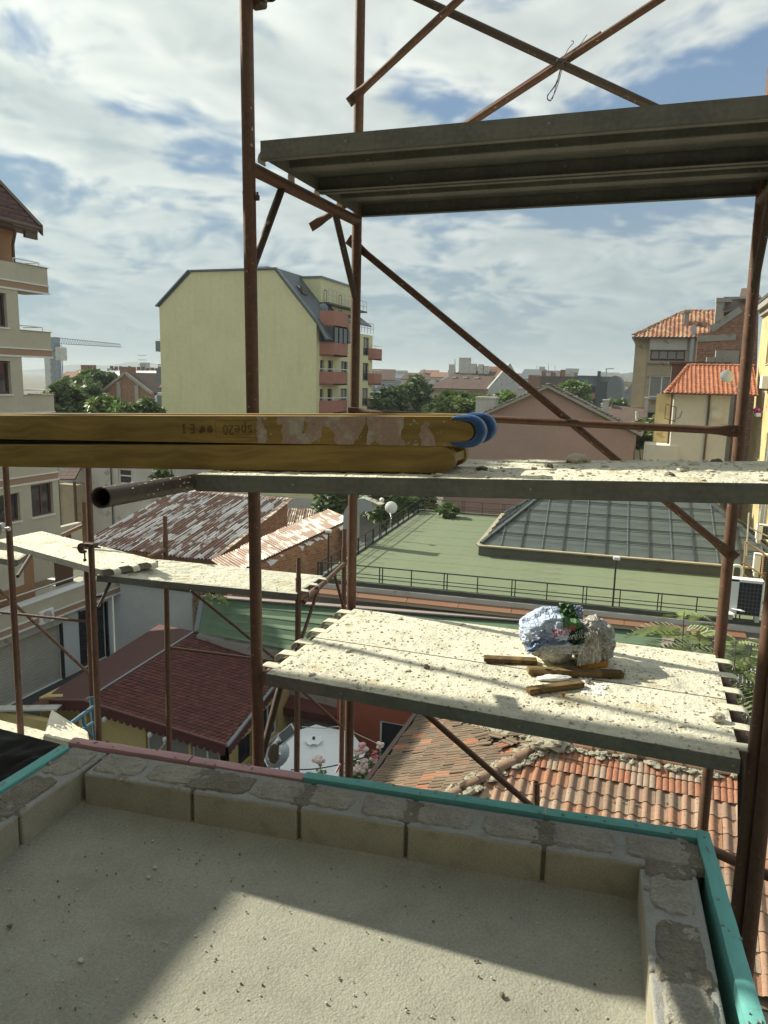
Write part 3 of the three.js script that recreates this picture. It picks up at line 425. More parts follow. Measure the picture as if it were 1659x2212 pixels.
// ---------------------------------------------------------------- apartment block with long balconies at the left edge
seed(41);
const XL = -25.27;
{
  const o = thing('apartment_block', 'beige apartment block with balconies and brown stripes at the left edge', 'building', V3(XL - 6, GY, -20));
  const F0 = V3(XL, 0, 0), A = '+x'; // u = -z
  const uC = 25.6, uE = 27.32, uN = 9, uP = 30.6;
  const levels = [3.26, 0.55, -2.15, -4.85, -7.55];   // undersides of the balcony bands
  const W = [];
  // one window column near the corner on each upper floor, two lower windows
  for (const lv of [0.55, -2.15]) W.push([uC - 1.95, lv + 1.16, uC - 0.63, lv + 2.5]);
  W.push([23.9, -6.35, 25.03, -5.15], [25.68, -6.35, 26.95, -4.93]);
  // main wall with its window openings; the corner is open at the balconies
  const mainHoles = W.filter((w) => w[2] < uC).map((w) => rect(...w));
  part('wall', [face(F0, A, [[uN, -7.55], [uC, -7.55], [uC, 4.33], [uN, 4.33]], mainHoles, 0.3)], M.beige, o);
  // lower storeys, flush, reaching to the far corner
  part('wall', [face(F0, A, [[uC, -7.55], [uE, -7.55], [uE, -4.86], [uC, -4.86]], [rect(25.68, -6.35, 26.95, -4.93)], 0.3)], M.beige, o);
  for (const w of W) win(o, F0, A, w[0], w[1], w[2], w[3], { frame: M.brownFrame, bars: [0.55], inset: 0.14, fw: 0.09, sill: M.whiteTrim });
  // core behind the loggias
  part('wall', box(XL - 12, GY, -26.95, XL - 1.35, 6.4, -uN), M.orangeWall, o, 'terracotta inner wall of the loggias');
  for (const lv of [3.26, 0.55, -2.15, -4.85]) part('door', box(XL - 1.33, lv + 0.12, -25.95, XL - 1.29, lv + 2.15, -25.35), M.darkFrame, o);
  for (const lv of [3.26, 0.55, -2.15, -4.85]) {
    const top = lv === -4.85 ? -3.75 : lv + 1.08;
    part('balcony', [box(XL - 0.14, lv, -uE, XL, top, -uC - 0.002), box(XL - 1.35, lv, -uE, XL - 0.14, lv + 0.16, -uC + 0.1), box(XL - 1.35, lv, -uE, XL - 0.14, top, -uE + 0.12)], M.beige, o);
    part('coping', [box(XL - 0.18, top, -uE - 0.03, XL + 0.04, top + 0.035, -uC), box(XL - 1.35, top, -uE - 0.03, XL - 0.18, top + 0.035, -uE + 0.14)], M.greyBeige, o);
    const r0 = V3(XL - 0.25, top, -uC - 0.1), r1 = V3(XL - 0.25, top, -uE + 0.2), r2 = V3(XL - 1.3, top, -uE + 0.2);
    part('handrail', [tube(r0.clone().setY(top + 0.22), r1.clone().setY(top + 0.22), 0.022, 8), tube(r1.clone().setY(top + 0.22), r2.clone().setY(top + 0.22), 0.022, 8), tube(r1, r1.clone().setY(top + 0.22), 0.018, 8), tube(r0, r0.clone().setY(top + 0.22), 0.018, 8)], M.whiteTrim, o);
  }
  // stripes
  for (const lv of [3.26, 0.55, -2.15, -4.85]) {
    part('stripe', box(XL, lv + 0.055, -uE - 0.003, XL + 0.012, lv + 0.31, -uN), M.beigeBand, o);
    part('moulding', [box(XL, lv - 0.02, -uE - 0.03, XL + 0.05, lv + 0.052, -uN), box(XL, lv + 0.313, -uE - 0.02, XL + 0.035, lv + 0.37, -uN)], M.whiteTrim, o);
  }
  // long low balcony over the garages
  const pb = -10.72, pt = -9.95;
  part('wall', [face(F0, A, [[uN, -9.2], [25.0, -9.2], [25.0, -7.55], [uN, -7.55]], [], 0.3), box(XL - 2.0, -9.9, -uP, XL - 1.7, -7.55, -uN)], M.beige, o);
  part('wall', [box(XL - 2, -7.56, -uE, XL - 0.3, -7.40, -uN)], M.beige, o);
  part('balcony', [box(XL + 0.0, pb + 0.02, -uP, XL + 0.5, pt, -22.0), box(XL - 2.0, pb + 0.1, -uP, XL, pb + 0.3, -22.0)], M.beige, o);
  part('stripe', box(XL + 0.503, pb - 0.22, -uP, XL + 0.515, pb + 0.02, -22.0), M.beigeBand, o); part('moulding', [box(XL + 0.5, pb + 0.025, -uP, XL + 0.54, pb + 0.085, -22.0), box(XL + 0.5, pb - 0.30, -uP, XL + 0.55, pb - 0.225, -22.0), box(XL + 0.02, pt, -uP, XL + 0.55, pt + 0.05, -22.0)], M.whiteTrim, o);
  railing([V3(XL + 0.3, pt + 0.05, -22), V3(XL + 0.3, pt + 0.05, -uP + 0.2)], 0.42, { posts: 2.0, r: 0.028, pr: 0.02, mat: M.whiteFrame, parent: o });
  part('door', [box(XL - 1.695, pt - 0.6, -29.8, XL - 1.66, -7.9, -28.6), box(XL - 1.695, pt - 0.6, -25.6, XL - 1.66, -7.9, -24.4)], M.brownFrame, o);
  // garage storey
  part('wall', [face(V3(XL, 0, 0), A, [[uN, GY], [uP + 0.1, GY], [uP + 0.1, pb + 0.02], [uN, pb + 0.02]], [rect(22.6, GY + 0.001, 27.0, -11.5), rect(28.15, GY + 0.001, 30.1, -11.2)], 0.3)], M.whiteWall, o);
  part('wall', [box(XL - 12, GY, -uP - 0.1, XL - 0.3, pb, -uP + 0.2), box(XL - 12, GY, -uP + 0.2, XL - 11.7, 6, -uN)], M.whiteWall, o);
  const shutter = (u0, u1, v1, m, label) => { const geos = []; const sh = part('shutter', box(XL - 0.22, GY, -u1, XL - 0.2, v1, -u0), m, o, label); const rows = Math.floor((v1 - GY) / 0.12); for (let k = 0; k < rows; k++) { const y = GY + k * 0.12; const s = part('slat', prism([[0, 0], [0.035, 0.02], [0.045, 0.06], [0.03, 0.10], [0, 0.115]], u1 - u0, V3(XL - 0.2, y, -u0), X1, Y1, Z1), m, o); o.remove(s); sh.add(s); } };
  shutter(22.62, 26.98, -11.5, wall([0.52, 0.50, 0.42]), 'cream roller shutter'); shutter(28.17, 30.08, -11.2, M.darkFrame, 'dark roller shutter');
  part('shutter_box', [box(XL, -11.5, -27.2, XL + 0.18, -11.05, -22.4), box(XL, -11.25, -30.2, XL + 0.3, -10.98, -28.0)], M.dullWhite, o);
  part('door_frame', [box(XL - 0.1, GY, -27.08, XL + 0.04, -11.5, -26.99), box(XL - 0.1, GY, -30.2, XL + 0.05, -11.2, -30.1)], M.darkFrame, o);
  part('rain_pipe', [tube(V3(XL + 0.12, GY, -21.9), V3(XL + 0.12, -11.4, -21.9), 0.06, 8)], M.brownFrame, o);
  const acs = V3(XL + 0.45, -11.05, -25.6); part('air_conditioner', [box(acs.x - 0.15, acs.y, acs.z - 0.42, acs.x + 0.15, acs.y + 0.6, acs.z + 0.42, 0.03)], M.plasticWhite, o); part('fan_grille', [...[0.08, 0.14, 0.2, 0.25].map((r) => { const t = new THREE.TorusGeometry(r, 0.008, 5, 20); t.rotateY(Math.PI / 2); t.translate(acs.x + 0.155, acs.y + 0.3, acs.z); return flat(t); })], M.darkFrame, o);
  // steep tiled roof
  part('wall', [box(XL - 1.349, 4.2, -25.0, XL - 1.2, 6.0, -uN)], M.beige, o);
  const e0 = V3(XL - 0.62, 6.15, -27.7), dirUp = at(0, 399, { Z: -27.7 }).sub(at(84, 489, { Z: -27.7 })).normalize(), slopeL = 7; const top = e0.clone().addScaledVector(dirUp, slopeL), N = V3(0, 0, 1).cross(dirUp).normalize(); if (N.y < 0) N.negate();
  part('roof', [slab([e0, e0.clone().setZ(-uN), top.clone().setZ(-uN), top], 0.18, N), slab([top, top.clone().setZ(-uN), V3(top.x - 6, 6.1, -uN), V3(top.x - 6, 6.1, -27.7)], 0.18)], M.tileBrown, o);
  part('gable_board', [slab([e0.clone().add(V3(0.05, -0.35, -0.02)), e0.clone().add(V3(0.05, 0.1, -0.02)), top.clone().add(V3(0.05, 0.1, -0.02)), top.clone().add(V3(0.05, -0.35, -0.02))], 0.1), beam(e0.clone().addScaledVector(N, 0.05), top.clone().addScaledVector(N, 0.05), 0.22, 0.10)], M.brownFrame, o);
  part('soffit', [box(XL - 1.4, 5.86, -27.6, XL - 0.66, 5.98, -uN), box(XL - 0.8, 5.6, -27.6, XL - 0.68, 5.85, -26.9)], M.brownFrame, o);
  part('gutter', [tube(V3(XL - 0.56, 6.05, -27.6), V3(XL - 0.56, 6.05, -uN), 0.09, 8), tube(V3(XL - 0.7, 5.8, -26.4), V3(XL - 0.9, 5.2, -26.4), 0.06, 8), tube(V3(XL - 0.9, 5.2, -26.4), V3(XL - 0.95, 3.3, -26.4), 0.06, 8)], M.brownFrame, o);
  { const S = dirUp.clone().negate(), U = V3(0, 0, 1); const tg = [tileGeo(0.3, 0.42, 0.6, 0.05, 8)]; const n0 = V3(0, 0, 1).cross(S); const Nn = N; tileField(o, e0.clone().addScaledVector(dirUp, 3.6).addScaledVector(N, 0.03).setZ(-27.45), U, S, Nn, 0.3, 0.40, 16, 9, () => true, [wall([0.12, 0.05, 0.04]), wall([0.10, 0.042, 0.034]), wall([0.14, 0.058, 0.045])], tg, { most: 144, partName: 'roof_tile' }); }
}
// ---------------------------------------------------------------- yard wall and rusty corrugated roofs
seed(42);
{
  const zW = -30.6; const o = thing('yard_wall', 'white yard wall under the scalloped eave of the rusty roof', 'wall', V3(-22, GY, zW));
  part('wall', box(-25.2, GY, zW - 0.25, -20.45, -10.5, zW), M.whiteWall, o);
  part('wall', box(-19.5, GY, zW - 0.4, -17.2, -10.62, zW - 0.15), M.whiteWall, o, 'short white piece of wall right of the stone pier');
  const pier = thing('stone_pier', 'rough stone and brick pier between the white wall and the green roof', 'pier', V3(-20.0, GY, zW + 0.1)); const st = []; let y = -12.6, k = 0;
  part('mortar_core', box(-20.40, GY, zW - 0.1, -19.52, -10.3, zW + 0.12), M.mortarDark, pier);
  while (y < -10.4) { const h = rr(0.07, 0.14); let x = -20.43; while (x < -19.55) { const w = Math.min(rr(0.16, 0.34), -19.5 - x); part('stone', [lump(V3(x + w / 2, y + h / 2, zW + 0.1), w * 0.52, h * 0.52, 0.13, 2, 0.22)], pick([M.stone, M.stone, M.brickOld]), pier); x += w; } y += h; }
}
{
  const o = thing('shed', 'long shed with a big rust-streaked corrugated roof', 'shed', V3(-21, GY, -34));
  // roof plane rises away from us by 11.5 degrees
  const th = THREE.MathUtils.degToRad(11.8), S = V3(0, -Math.sin(th), Math.cos(th)), N = V3(0, Math.cos(th), Math.sin(th)), U = X1;
  const eave = at(408, 1204, { Z: -31.3 }), Lroof = 9.6, ridgeY = eave.clone().addScaledVector(S, -Lroof);
  const onPlane = (x, y) => { const d = at(x, y, { d: 1 }), k = eave.dot(N) / d.dot(N); return d.multiplyScalar(k); };
  const rightTop = onPlane(622, 1085), rightBot = onPlane(560, 1192), leftTop = onPlane(262, 1050);
  const x0 = -27.2, x1 = rightTop.x, zTop = Math.min(rightTop.z, leftTop.z), Ls = (eave.z - zTop) / Math.cos(th);
  const w = 1.0, cols = Math.ceil((x1 - x0) / w); const rows = 4, lr = Ls / rows;
  for (let r = rows - 1; r >= 0; r--) for (let c = 0; c < cols; c++) { const a = eave.clone().addScaledVector(S, -Ls + r * lr - 0.12); a.x = x1 - (cols - c) * w - rr(0, 0.03); part('sheet', corrugated(U, S, N, a.addScaledVector(N, (r * 0.012) + (c % 2) * 0.006 + rr(0, 0.004)), w + 0.07, lr + 0.16 + (r === rows - 1 ? rr(0, 0.1) : 0), 0.20, 0.05, 2, c * 0.95, r * lr), M.rust, o); }
  part('ridge_flashing', [slab([V3(x0, ridgeY.y, 0), V3(x1, ridgeY.y, 0), V3(x1, ridgeY.y, 0), V3(x0, ridgeY.y, 0)].map((p, i) => V3(p.x + (i === 1 || i === 2 ? 0.1 : 0), eave.y + (Ls + 0.1) * Math.sin(th) + 0.05 - (i < 2 ? 0.07 : 0), eave.z - (Ls + 0.1) * Math.cos(th) + (i < 2 ? 0.22 : -0.15))), 0.02)], M.rust2, o);
  part('edge_flashing', [beam(eave.clone().setX(x1 + 0.03).addScaledVector(S, -Ls).addScaledVector(N, 0.06), eave.clone().setX(x1 + 0.03).addScaledVector(N, 0.06), 0.22, 0.05)], M.rust2, o);
  part('wall', [box(x0, GY, zTop + 0.2, x1 - 0.15, eave.y - 0.15, eave.z - 0.4), slab([V3(x1 - 0.14, eave.y - 0.15, eave.z - 0.4), V3(x1 - 0.14, eave.y - 0.15, zTop + 0.2), V3(x1 - 0.14, eave.y + Ls * Math.sin(th) - 0.12, zTop + 0.2)], 0.15)], M.brickOld, o);
  // lower strip of roof down to the white wall
  const e2 = V3(-25.1, -10.28, -30.45), S2 = V3(0, -0.28, 0.96).normalize(), N2 = V3(0, 0.96, 0.28).normalize(); for (let c = 0; c < 5; c++) part('sheet', corrugated(U, S2, N2, e2.clone().add(V3(c * 0.93, 0.33 + (c % 2) * 0.006, -1.05)), 1.0, 1.22, 0.105, 0.022, 1, c * 0.9 + 3, 2), M.rust2, o);
  for (let c = 0; c < 6; c++) part('sheet', corrugated(U, V3(0, -0.16, 0.98).normalize(), V3(0, 0.98, 0.16).normalize(), V3(-21.9 + c * 0.9, eave.y - 0.35 + (c % 2) * 0.006, eave.z - 0.1), 0.97, 1.5, 0.105, 0.02, 1, c, 1), M.rust2, o);
}
{ // small rusty roof behind
  const o = thing('shed', 'small dark shed with a rusty striped roof before the evergreen tree', 'shed', V3(-16, GY, -42)); const a = at(597, 1142, { Z: -41 }), b = at(662, 1144, { Z: -41 }), c = at(690, 1100, { Z: -46 }), d = at(612, 1098, { Z: -46 }); const U = b.clone().sub(a).normalize(), S = a.clone().sub(d), L = S.length(); S.normalize(); const N = S.clone().cross(U).normalize(); if (N.y < 0) N.negate(); const w = a.distanceTo(b) * 1.12 / 4;
  for (let k = 0; k < 4; k++) part('sheet', corrugated(U, S, N, d.clone().addScaledVector(U, k * w), w + 0.05, L, 0.16, 0.03, 2, k * 2, 1), M.rust2, o);
  part('wall', [box(a.x + 0.1, GY, a.z - 4.4, b.x + 0.4, a.y - 0.15, a.z - 0.3)], M.greyWall, o);
}
{ // long lean-to with pale rusted sheets along the old brick wall
  const o = thing('lean_to', 'old brick lean-to with pale rusty sheet roof beside the terrace corner', 'shed', V3(-16, GY, -33));
  const a = at(500, 1241, { Z: -29.4 }), b = at(757, 1121, { Z: -36.5 }), a2 = at(458, 1213, { Z: -30.6 }), b2 = at(740, 1098, { Z: -39.5 }); const al = b.clone().sub(a), L = al.length(); al.normalize(); const n = 13, across = a2.clone().sub(a), W = across.length() + 0.1; across.normalize(); const N = al.clone().cross(across).normalize(); if (N.y < 0) N.negate();
  for (let k = 0; k < n; k++) part('sheet', corrugated(al, across.clone(), N, a.clone().addScaledVector(al, k * L / n).addScaledVector(N, (k % 2) * 0.012 + rr(0, 0.02)), L / n + 0.06, W + rr(0, 0.2), 0.15, 0.025, 2, k * 1.7, k), M.rust2, o);
  part('wall', [slab([a.clone().setY(GY), b.clone().setY(GY), b.clone().add(V3(0, -0.1, 0)), a.clone().add(V3(0, -0.12, 0))], 0.35)], M.brickOld, o);
  const tar = []; for (let k = 0; k < 16; k++) { const t = rr(0.25, 0.98), p = a.clone().lerp(b, t).add(V3(0.02, -0.10, 0.02)); tar.push(slab([p, p.clone().add(V3(rr(0.1, 0.3), rr(-0.25, -0.1), 0)), p.clone().add(V3(rr(0.25, 0.5), rr(-0.1, 0.05), -0.1))], 0.02)); } part('torn_felt', tar, M.whiteFoam, o);
}
// ---------------------------------------------------------------- red-roofed yard house
seed(51);
{
  const o = thing('yard_house', 'low yellow yard house with a dark red scalloped shingle roof and valance', 'house', V3(-15, GY, -23));
  const A1 = V3(-17.95, -11.32, -20.16), B1 = V3(-12.32, -11.9, -20.16), A2 = V3(-17.67, -10.78, -26.5);
  const U = B1.clone().sub(A1).normalize(), T0 = A1.clone().sub(A2), N = T0.clone().cross(U).normalize(); if (N.y < 0) N.negate(); const S = U.clone().cross(N).normalize(); if (S.z < 0) S.negate();
  const onP = (x, y) => { const d = at(x, y, { d: 1 }); return d.multiplyScalar(A1.dot(N) / d.dot(N)); };
  const B2 = onP(640, 1416), uv = (p) => { const q = p.clone().sub(A2); return [q.dot(U), q.dot(S)]; };
  const quad = [A2, B2, B1, A1].map(uv); const inside = (x, y) => { let c = false; for (let i = 0, j = 3; i < 4; j = i++) { const [xi, yi] = quad[i], [xj, yj] = quad[j]; if ((yi > y) !== (yj > y) && x < (xj - xi) * (y - yi) / (yj - yi) + xi) c = !c; } return c; };
  part('roof_deck', slab([A2, B2, B1, A1].map((p) => p.clone().addScaledVector(N, -0.02)), 0.12, N), M.redFelt, o);
  // scalloped shingles: rounded tabs in staggered courses
  const w = 0.19, l = 0.205, pos = [], idx = [], arc = []; { const s = 8; arc.push([0.004, -0.03], [0.004, l * 0.62]); for (let i = 0; i <= s; i++) { const f = Math.PI - i / s * Math.PI; arc.push([w / 2 + (w / 2 - 0.004) * Math.cos(f), l * 0.62 + l * 0.55 * Math.sin(f)]); } arc.push([w - 0.004, l * 0.62], [w - 0.004, -0.03]); }
  const sg = [0, 1, 2].map(() => { const g = prism(arc.map(([a, b]) => [a, -b]), 0.012, V3(0, 0, 0), X1, V3(0, 0, -1), Y1); const p = g.attributes.position; for (let i = 0; i < p.count; i++) p.setY(i, p.getY(i) + 0.010 + 0.024 * Math.max(0, p.getZ(i) / l) + rr(-0.001, 0.001)); uvBox(g, rnd() * 4); g.computeVertexNormals(); return g; });
  const u0 = Math.min(...quad.map((q) => q[0])), nU = Math.ceil(9 / w), Ls = 7.0; let row = 0;
  const all = []; for (let s = 0; s < Ls; s += l, row++) for (let c = -8; c < nU; c++) { const u = c * w + (row % 2 ? w / 2 : 0); if (inside(u + w / 2, s + l * 0.6)) all.push([u, s]); }
  all.sort((a, b) => b[1] - a[1]); const B = new THREE.Matrix4().makeBasis(U, N, S), base = basePos(o), rest = [[], [], []];
  all.forEach(([u, s], i) => { const k = Math.floor(rnd() * 3), p = A2.clone().addScaledVector(U, u).addScaledVector(S, s).addScaledVector(N, rr(0, 0.004)), m4 = B.clone().multiply(new THREE.Matrix4().makeRotationX(rr(-0.01, 0.02))); if (i < 300) { const m = new THREE.Mesh(sg[k], M.shingle[k]); m.name = 'shingle'; m.setRotationFromMatrix(m4); m.position.copy(p).sub(base); o.add(m); } else { const g = sg[k].clone(); g.applyMatrix4(m4); g.translate(p.x, p.y, p.z); rest[k].push(g); } });
  rest.forEach((g, k) => { if (g.length) part('shingle_rest', g, M.shingle[k], o).userData.kind = 'stuff'; });
  // left slope of plain red felt
  const l1 = at(60, 1509, { Y: -11.72 }), l2 = at(344, 1349, { Y: -11.5 });
  part('felt_slope', [slab([A1, A2, l2, l1].map((p) => p.clone().add(V3(0, 0.01, 0))), 0.08, V3(0, 1, 0.02).normalize())], M.redFelt, o);
  part('seam_flashing', [beam(A1.clone().addScaledVector(N, 0.03), A2.clone().addScaledVector(N, 0.03), 0.10, 0.02)], M.gutter, o);
  part('roof_flashing', [beam(A2.clone().addScaledVector(N, 0.05), B2.clone().addScaledVector(N, 0.05), 0.22, 0.04)], M.gutter, o);
  // front edge trim and valance with scalloped lower edge
  const vx = (a, b, h, n, zoff) => { const d = b.clone().sub(a), L = d.length(); d.normalize(); const k = Math.round(L / 0.26), pts = [[0, 0], [L, 0], [L, -h * 0.62]]; for (let i = k - 1; i >= 0; i--) for (let j = 0; j <= 7; j++) { const f = j / 7 * Math.PI; pts.push([(i + 0.5) * L / k + Math.cos(f) * L / k * 0.48, -h * 0.62 - Math.sin(f) * h * 0.38]); } pts.push([0, -h * 0.62]); const nn = d.clone().cross(Y1).normalize(), up = nn.clone().cross(d); return prism(pts, 0.03, a.clone().addScaledVector(nn, zoff), d, up, nn); };
  const fe = A1.clone().add(V3(-1.35, -0.08, 0));
  part('valance', [vx(A1.clone().add(V3(0.1, -0.02, 0)), B1, 0.42, 0, 0.06), vx(l1.clone().add(V3(0.9, 0.1, -0.1)), A1.clone().add(V3(0.1, -0.02, 0)), 0.40, 0, 0.06)], M.shingle[1], o);
  part('edge_trim', [beam(A1.clone().add(V3(-0.1, 0.02, 0.06)), B1.clone().add(V3(0.05, 0.02, 0.06)), 0.08, 0.05), beam(l1.clone().add(V3(0.9, 0.12, 0)), A1.clone().add(V3(0, 0.02, 0.06)), 0.08, 0.05)], wall([0.20, 0.09, 0.075]), o);
  part('gutter', [beam(B1.clone().add(V3(0.06, -0.02, 0.1)), B2.clone().add(V3(0.06, -0.02, 0)), 0.14, 0.09, 0.03)], M.gutter, o);
  part('valance', vx(B1.clone().add(V3(0.02, -0.06, 0)), B2.clone().add(V3(0.02, -0.06, 0)), 0.36, 0, 0.05), M.shingle[1], o);
  // walls, windows
  const zw = -20.75, Fo = V3(0, 0, zw);
  const ws = [[-15.95, -13.3, -14.2, -12.25], [-14.1, -13.3, -12.95, -12.3]];
  part('wall', [face(Fo, '+z', [[-20.4, GY], [-12.75, GY], [-12.75, -11.95], [-18, -11.4], [-20.4, -11.85]], ws.map((q) => rect(...q)), 0.25)], M.houseYellow, o);
  part('wall', [box(-20.6, GY, -27.5, -20.38, -11.9, zw), face(V3(-12.75, 0, 0), '+x', [[20.75, GY], [27, GY], [27, -11.5], [20.75, -12.05]], [rect(23.4, -13.6, 24.6, -12.2), rect(21.6, -13.6, 22.6, -12.6)], 0.25)], M.houseYellow, o);
  part('wall', box(-18.35, GY, zw, -18.0, -11.9, zw + 0.55), M.houseYellow, o);
  win(o, Fo, '+z', ...ws[0], { bars: [0.48], curtain: 0.85, sill: null }); win(o, Fo, '+z', ...ws[1], { bars: [0.5], curtain: 0.85 });
  win(o, V3(-12.75, 0, 0), '+x', 23.4, -13.6, 24.6, -12.2, { bars: [0.5], sill: M.whiteTrim }); win(o, V3(-12.75, 0, 0), '+x', 21.6, -13.6, 22.6, -12.6, { bars: [], frame: M.darkFrame });
  part('floodlight', [[-17.55, -11.72], [-17.05, -11.82], [-14.6, -12.1], [-15.2, -12.05]].map(([x, y]) => lump(V3(x, y, -20.0), 0.09, 0.11, 0.09, 1, 0.1)), M.dullWhite, o);
  // low yellow wall and coping left of the roof
  part('wall', [box(-22.6, GY, -19.6, -18.4, -11.95, -19.35)], M.houseYellow, o); part('coping', [beam(V3(-22.8, -11.98, -18.9), V3(-18.9, -11.65, -19.9), 0.4, 0.06)], M.dullWhite, o);
}
{ // rear wing in the shade behind the parasol
  const o = thing('yard_house', 'shaded rear wing with brown-red roof and white-framed windows behind the parasol', 'house', V3(-11, GY, -27)); const z = -25.9;
  const hs = [[-12.35, -14.0, -11.55, -12.9], [-11.45, -14.0, -10.75, -12.9]];
  part('wall', face(V3(0, 0, z), '+z', [[-12.7, GY], [-9.9, GY], [-9.9, -12.3], [-12.7, -12.3]], hs.map((q) => rect(...q)), 0.25), M.houseYellow, o);
  for (const h of hs) win(o, V3(0, 0, z), '+z', ...h, { bars: [] });
  const a = V3(-12.7, -12.72, z + 0.9), b = V3(-9.7, -12.78, z + 0.9), c = V3(-9.7, -11.1, z - 2.2), d = V3(-12.7, -11.05, z - 2.2); part('roof', slab([a, b, c, d], 0.1), M.shingle[0], o);
  part('valance', box(-12.7, -13.05, z + 0.88, -9.7, -12.72, z + 0.92), M.shingle[1], o);
}
{ // brick-red wall left of the tile roof
  const o = thing('red_house', 'dull red house wall with a dark window beside the clay tile roof', 'house', V3(-7.5, GY, -22)), z = -24.6, k = 24.6 / 21.6, h = [[-7.55 * k, -13.9, -6.55 * k, -10.85 * k]];
  part('wall', [face(V3(0, 0, z), '+z', [[-10.3, GY], [-3, GY], [-3, -10.4], [-10.3, -10.4]], h.map((q) => rect(...q)), 0.3), box(-10.3, GY, -27.2, -10.0, -10.4, z - 0.3)], M.redWall, o); win(o, V3(0, 0, z), '+z', ...h[0], { bars: [], inset: 0.05 });
  part('roof_edge', slab([V3(-10.4, -10.38, z + 0.2), V3(-3, -10.38, z + 0.2), V3(-3, -10.2, -27.2), V3(-10.4, -10.2, -27.2)], 0.1), M.tileBrown, o); part('rain_pipe', tube(V3(-9.6, GY, z + 0.06), V3(-9.6, -12.9, z + 0.06), 0.045, 8), M.dullWhite, o);
}
// ---------------------------------------------------------------- yard things
{
  const c = V3(-10.05, -12.2, -22.0), o = thing('parasol', 'big white octagonal parasol open in the yard', 'parasol', V3(c.x, GY, c.z)); const n = 8, r = 1.8, tilt = new THREE.Matrix4().makeTranslation(c.x, c.y, c.z).multiply(new THREE.Matrix4().makeRotationX(0.10));
  for (let k = 0; k < n; k++) { const f0 = (k + 0.5) / n * 6.2832, f1 = (k + 1.5) / n * 6.2832, g = new THREE.PlaneGeometry(1, 1, 6, 8), p = g.attributes.position; for (let i = 0; i < p.count; i++) { const s = p.getX(i) + 0.5, t = 0.5 - p.getY(i); const f = lerp(f0, f1, s), cc = Math.cos((f1 - f0) / 2) / Math.cos(f - (f0 + f1) / 2); p.setXYZ(i, Math.cos(f) * r * t * cc, -0.46 * t - 0.05 * t * t + 0.05 * t * Math.pow(Math.abs(s - 0.5) * 2, 2), Math.sin(f) * r * t * cc); } g.applyMatrix4(tilt); g.computeVertexNormals(); part('canopy_panel', [uvBox(flat(g))], M.canvas, o); }
  const vent = new THREE.CircleGeometry(0.30, 20); vent.rotateX(-Math.PI / 2); const p = vent.attributes.position; for (let i = 0; i < p.count; i++) { const q = Math.hypot(p.getX(i), p.getZ(i)); p.setY(i, 0.06 - 0.10 * q + (i ? 0.03 * Math.sin(i * 1.9) : 0)); } vent.applyMatrix4(tilt); vent.computeVertexNormals(); part('vent_cap', [uvBox(flat(vent))], M.canvas, o);
  part('finial', tube(c.clone().add(V3(0, 0.02, 0)), c.clone().add(V3(0, 0.13, 0)), 0.05, 10), M.darkFrame, o); part('pole', tube(V3(c.x, GY, c.z), c, 0.03, 8), M.rail, o);
}
{ const p = at(598, 1630, { d: 24 }), o = thing('satellite_dish', 'grey satellite dish behind the foot of the front left post', 'satellite dish', p); const g = new THREE.SphereGeometry(0.62, 18, 6, 0, 6.2832, 0, 0.62); g.translate(0, -0.56, 0); g.scale(1, 1.3, 1.25); g.rotateX(1.1); g.rotateZ(-0.5); g.translate(p.x, p.y, p.z); part('dish', [flat(g)], M.duct, o); part('arm', [tube(p, p.clone().add(V3(0.35, 0.25, 0.6)), 0.025, 6), tube(p.clone().add(V3(0.35, 0.25, 0.6)), p.clone().add(V3(0.42, 0.42, 0.62)), 0.05, 8), tube(p.clone().add(V3(-0.02, 0, -0.1)), V3(p.x + 0.3, GY, p.z), 0.03, 6)], M.rail, o); }
{ const a = at(625, 1577, { d: 22 }), o = thing('solar_lamp', 'solar street lamp with a panel on top on a slanting arm', 'lamp', a); const b = at(600, 1601, { d: 22 }), d = at(582, 1640, { d: 22 }); part('panel', [beam(at(604, 1600, { d: 22 }), at(636, 1572, { d: 22 }), 0.36, 0.04, 0.01, V3(0, 0.7, 0.7))], M.dullWhite, o); part('solar_cells', [beam(at(607, 1597, { d: 22 }).add(V3(0, 0.02, 0.02)), at(633, 1575, { d: 22 }).add(V3(0, 0.02, 0.02)), 0.29, 0.012, 0, V3(0, 0.7, 0.7))], M.slate, o); part('arm', [tube(b, d, 0.035, 8), tube(d, V3(d.x, GY, d.z), 0.04, 8)], M.rail, o); part('housing', [beam(at(600, 1606, { d: 22 }), at(612, 1600, { d: 22 }), 0.2, 0.08, 0.02)], M.darkFrame, o); }
{ // cables across the yard
  const W = (l, pts, d, r, m) => single('cable', l, 'cable', [curveTube(pts.map(([x, y]) => at(x, y, { d })), r, 30)], m, at(pts[0][0], pts[0][1], { d }));
  W('thin pale cable strung above the parasol', [[652, 1570], [700, 1573], [735, 1570], [780, 1590], [828, 1612]], 20, 0.012, M.dullWhite); W('dark cable hanging across the parasol', [[628, 1663], [680, 1661], [740, 1650], [800, 1632], [828, 1623]], 18, 0.016, M.black);
}
seed(52);
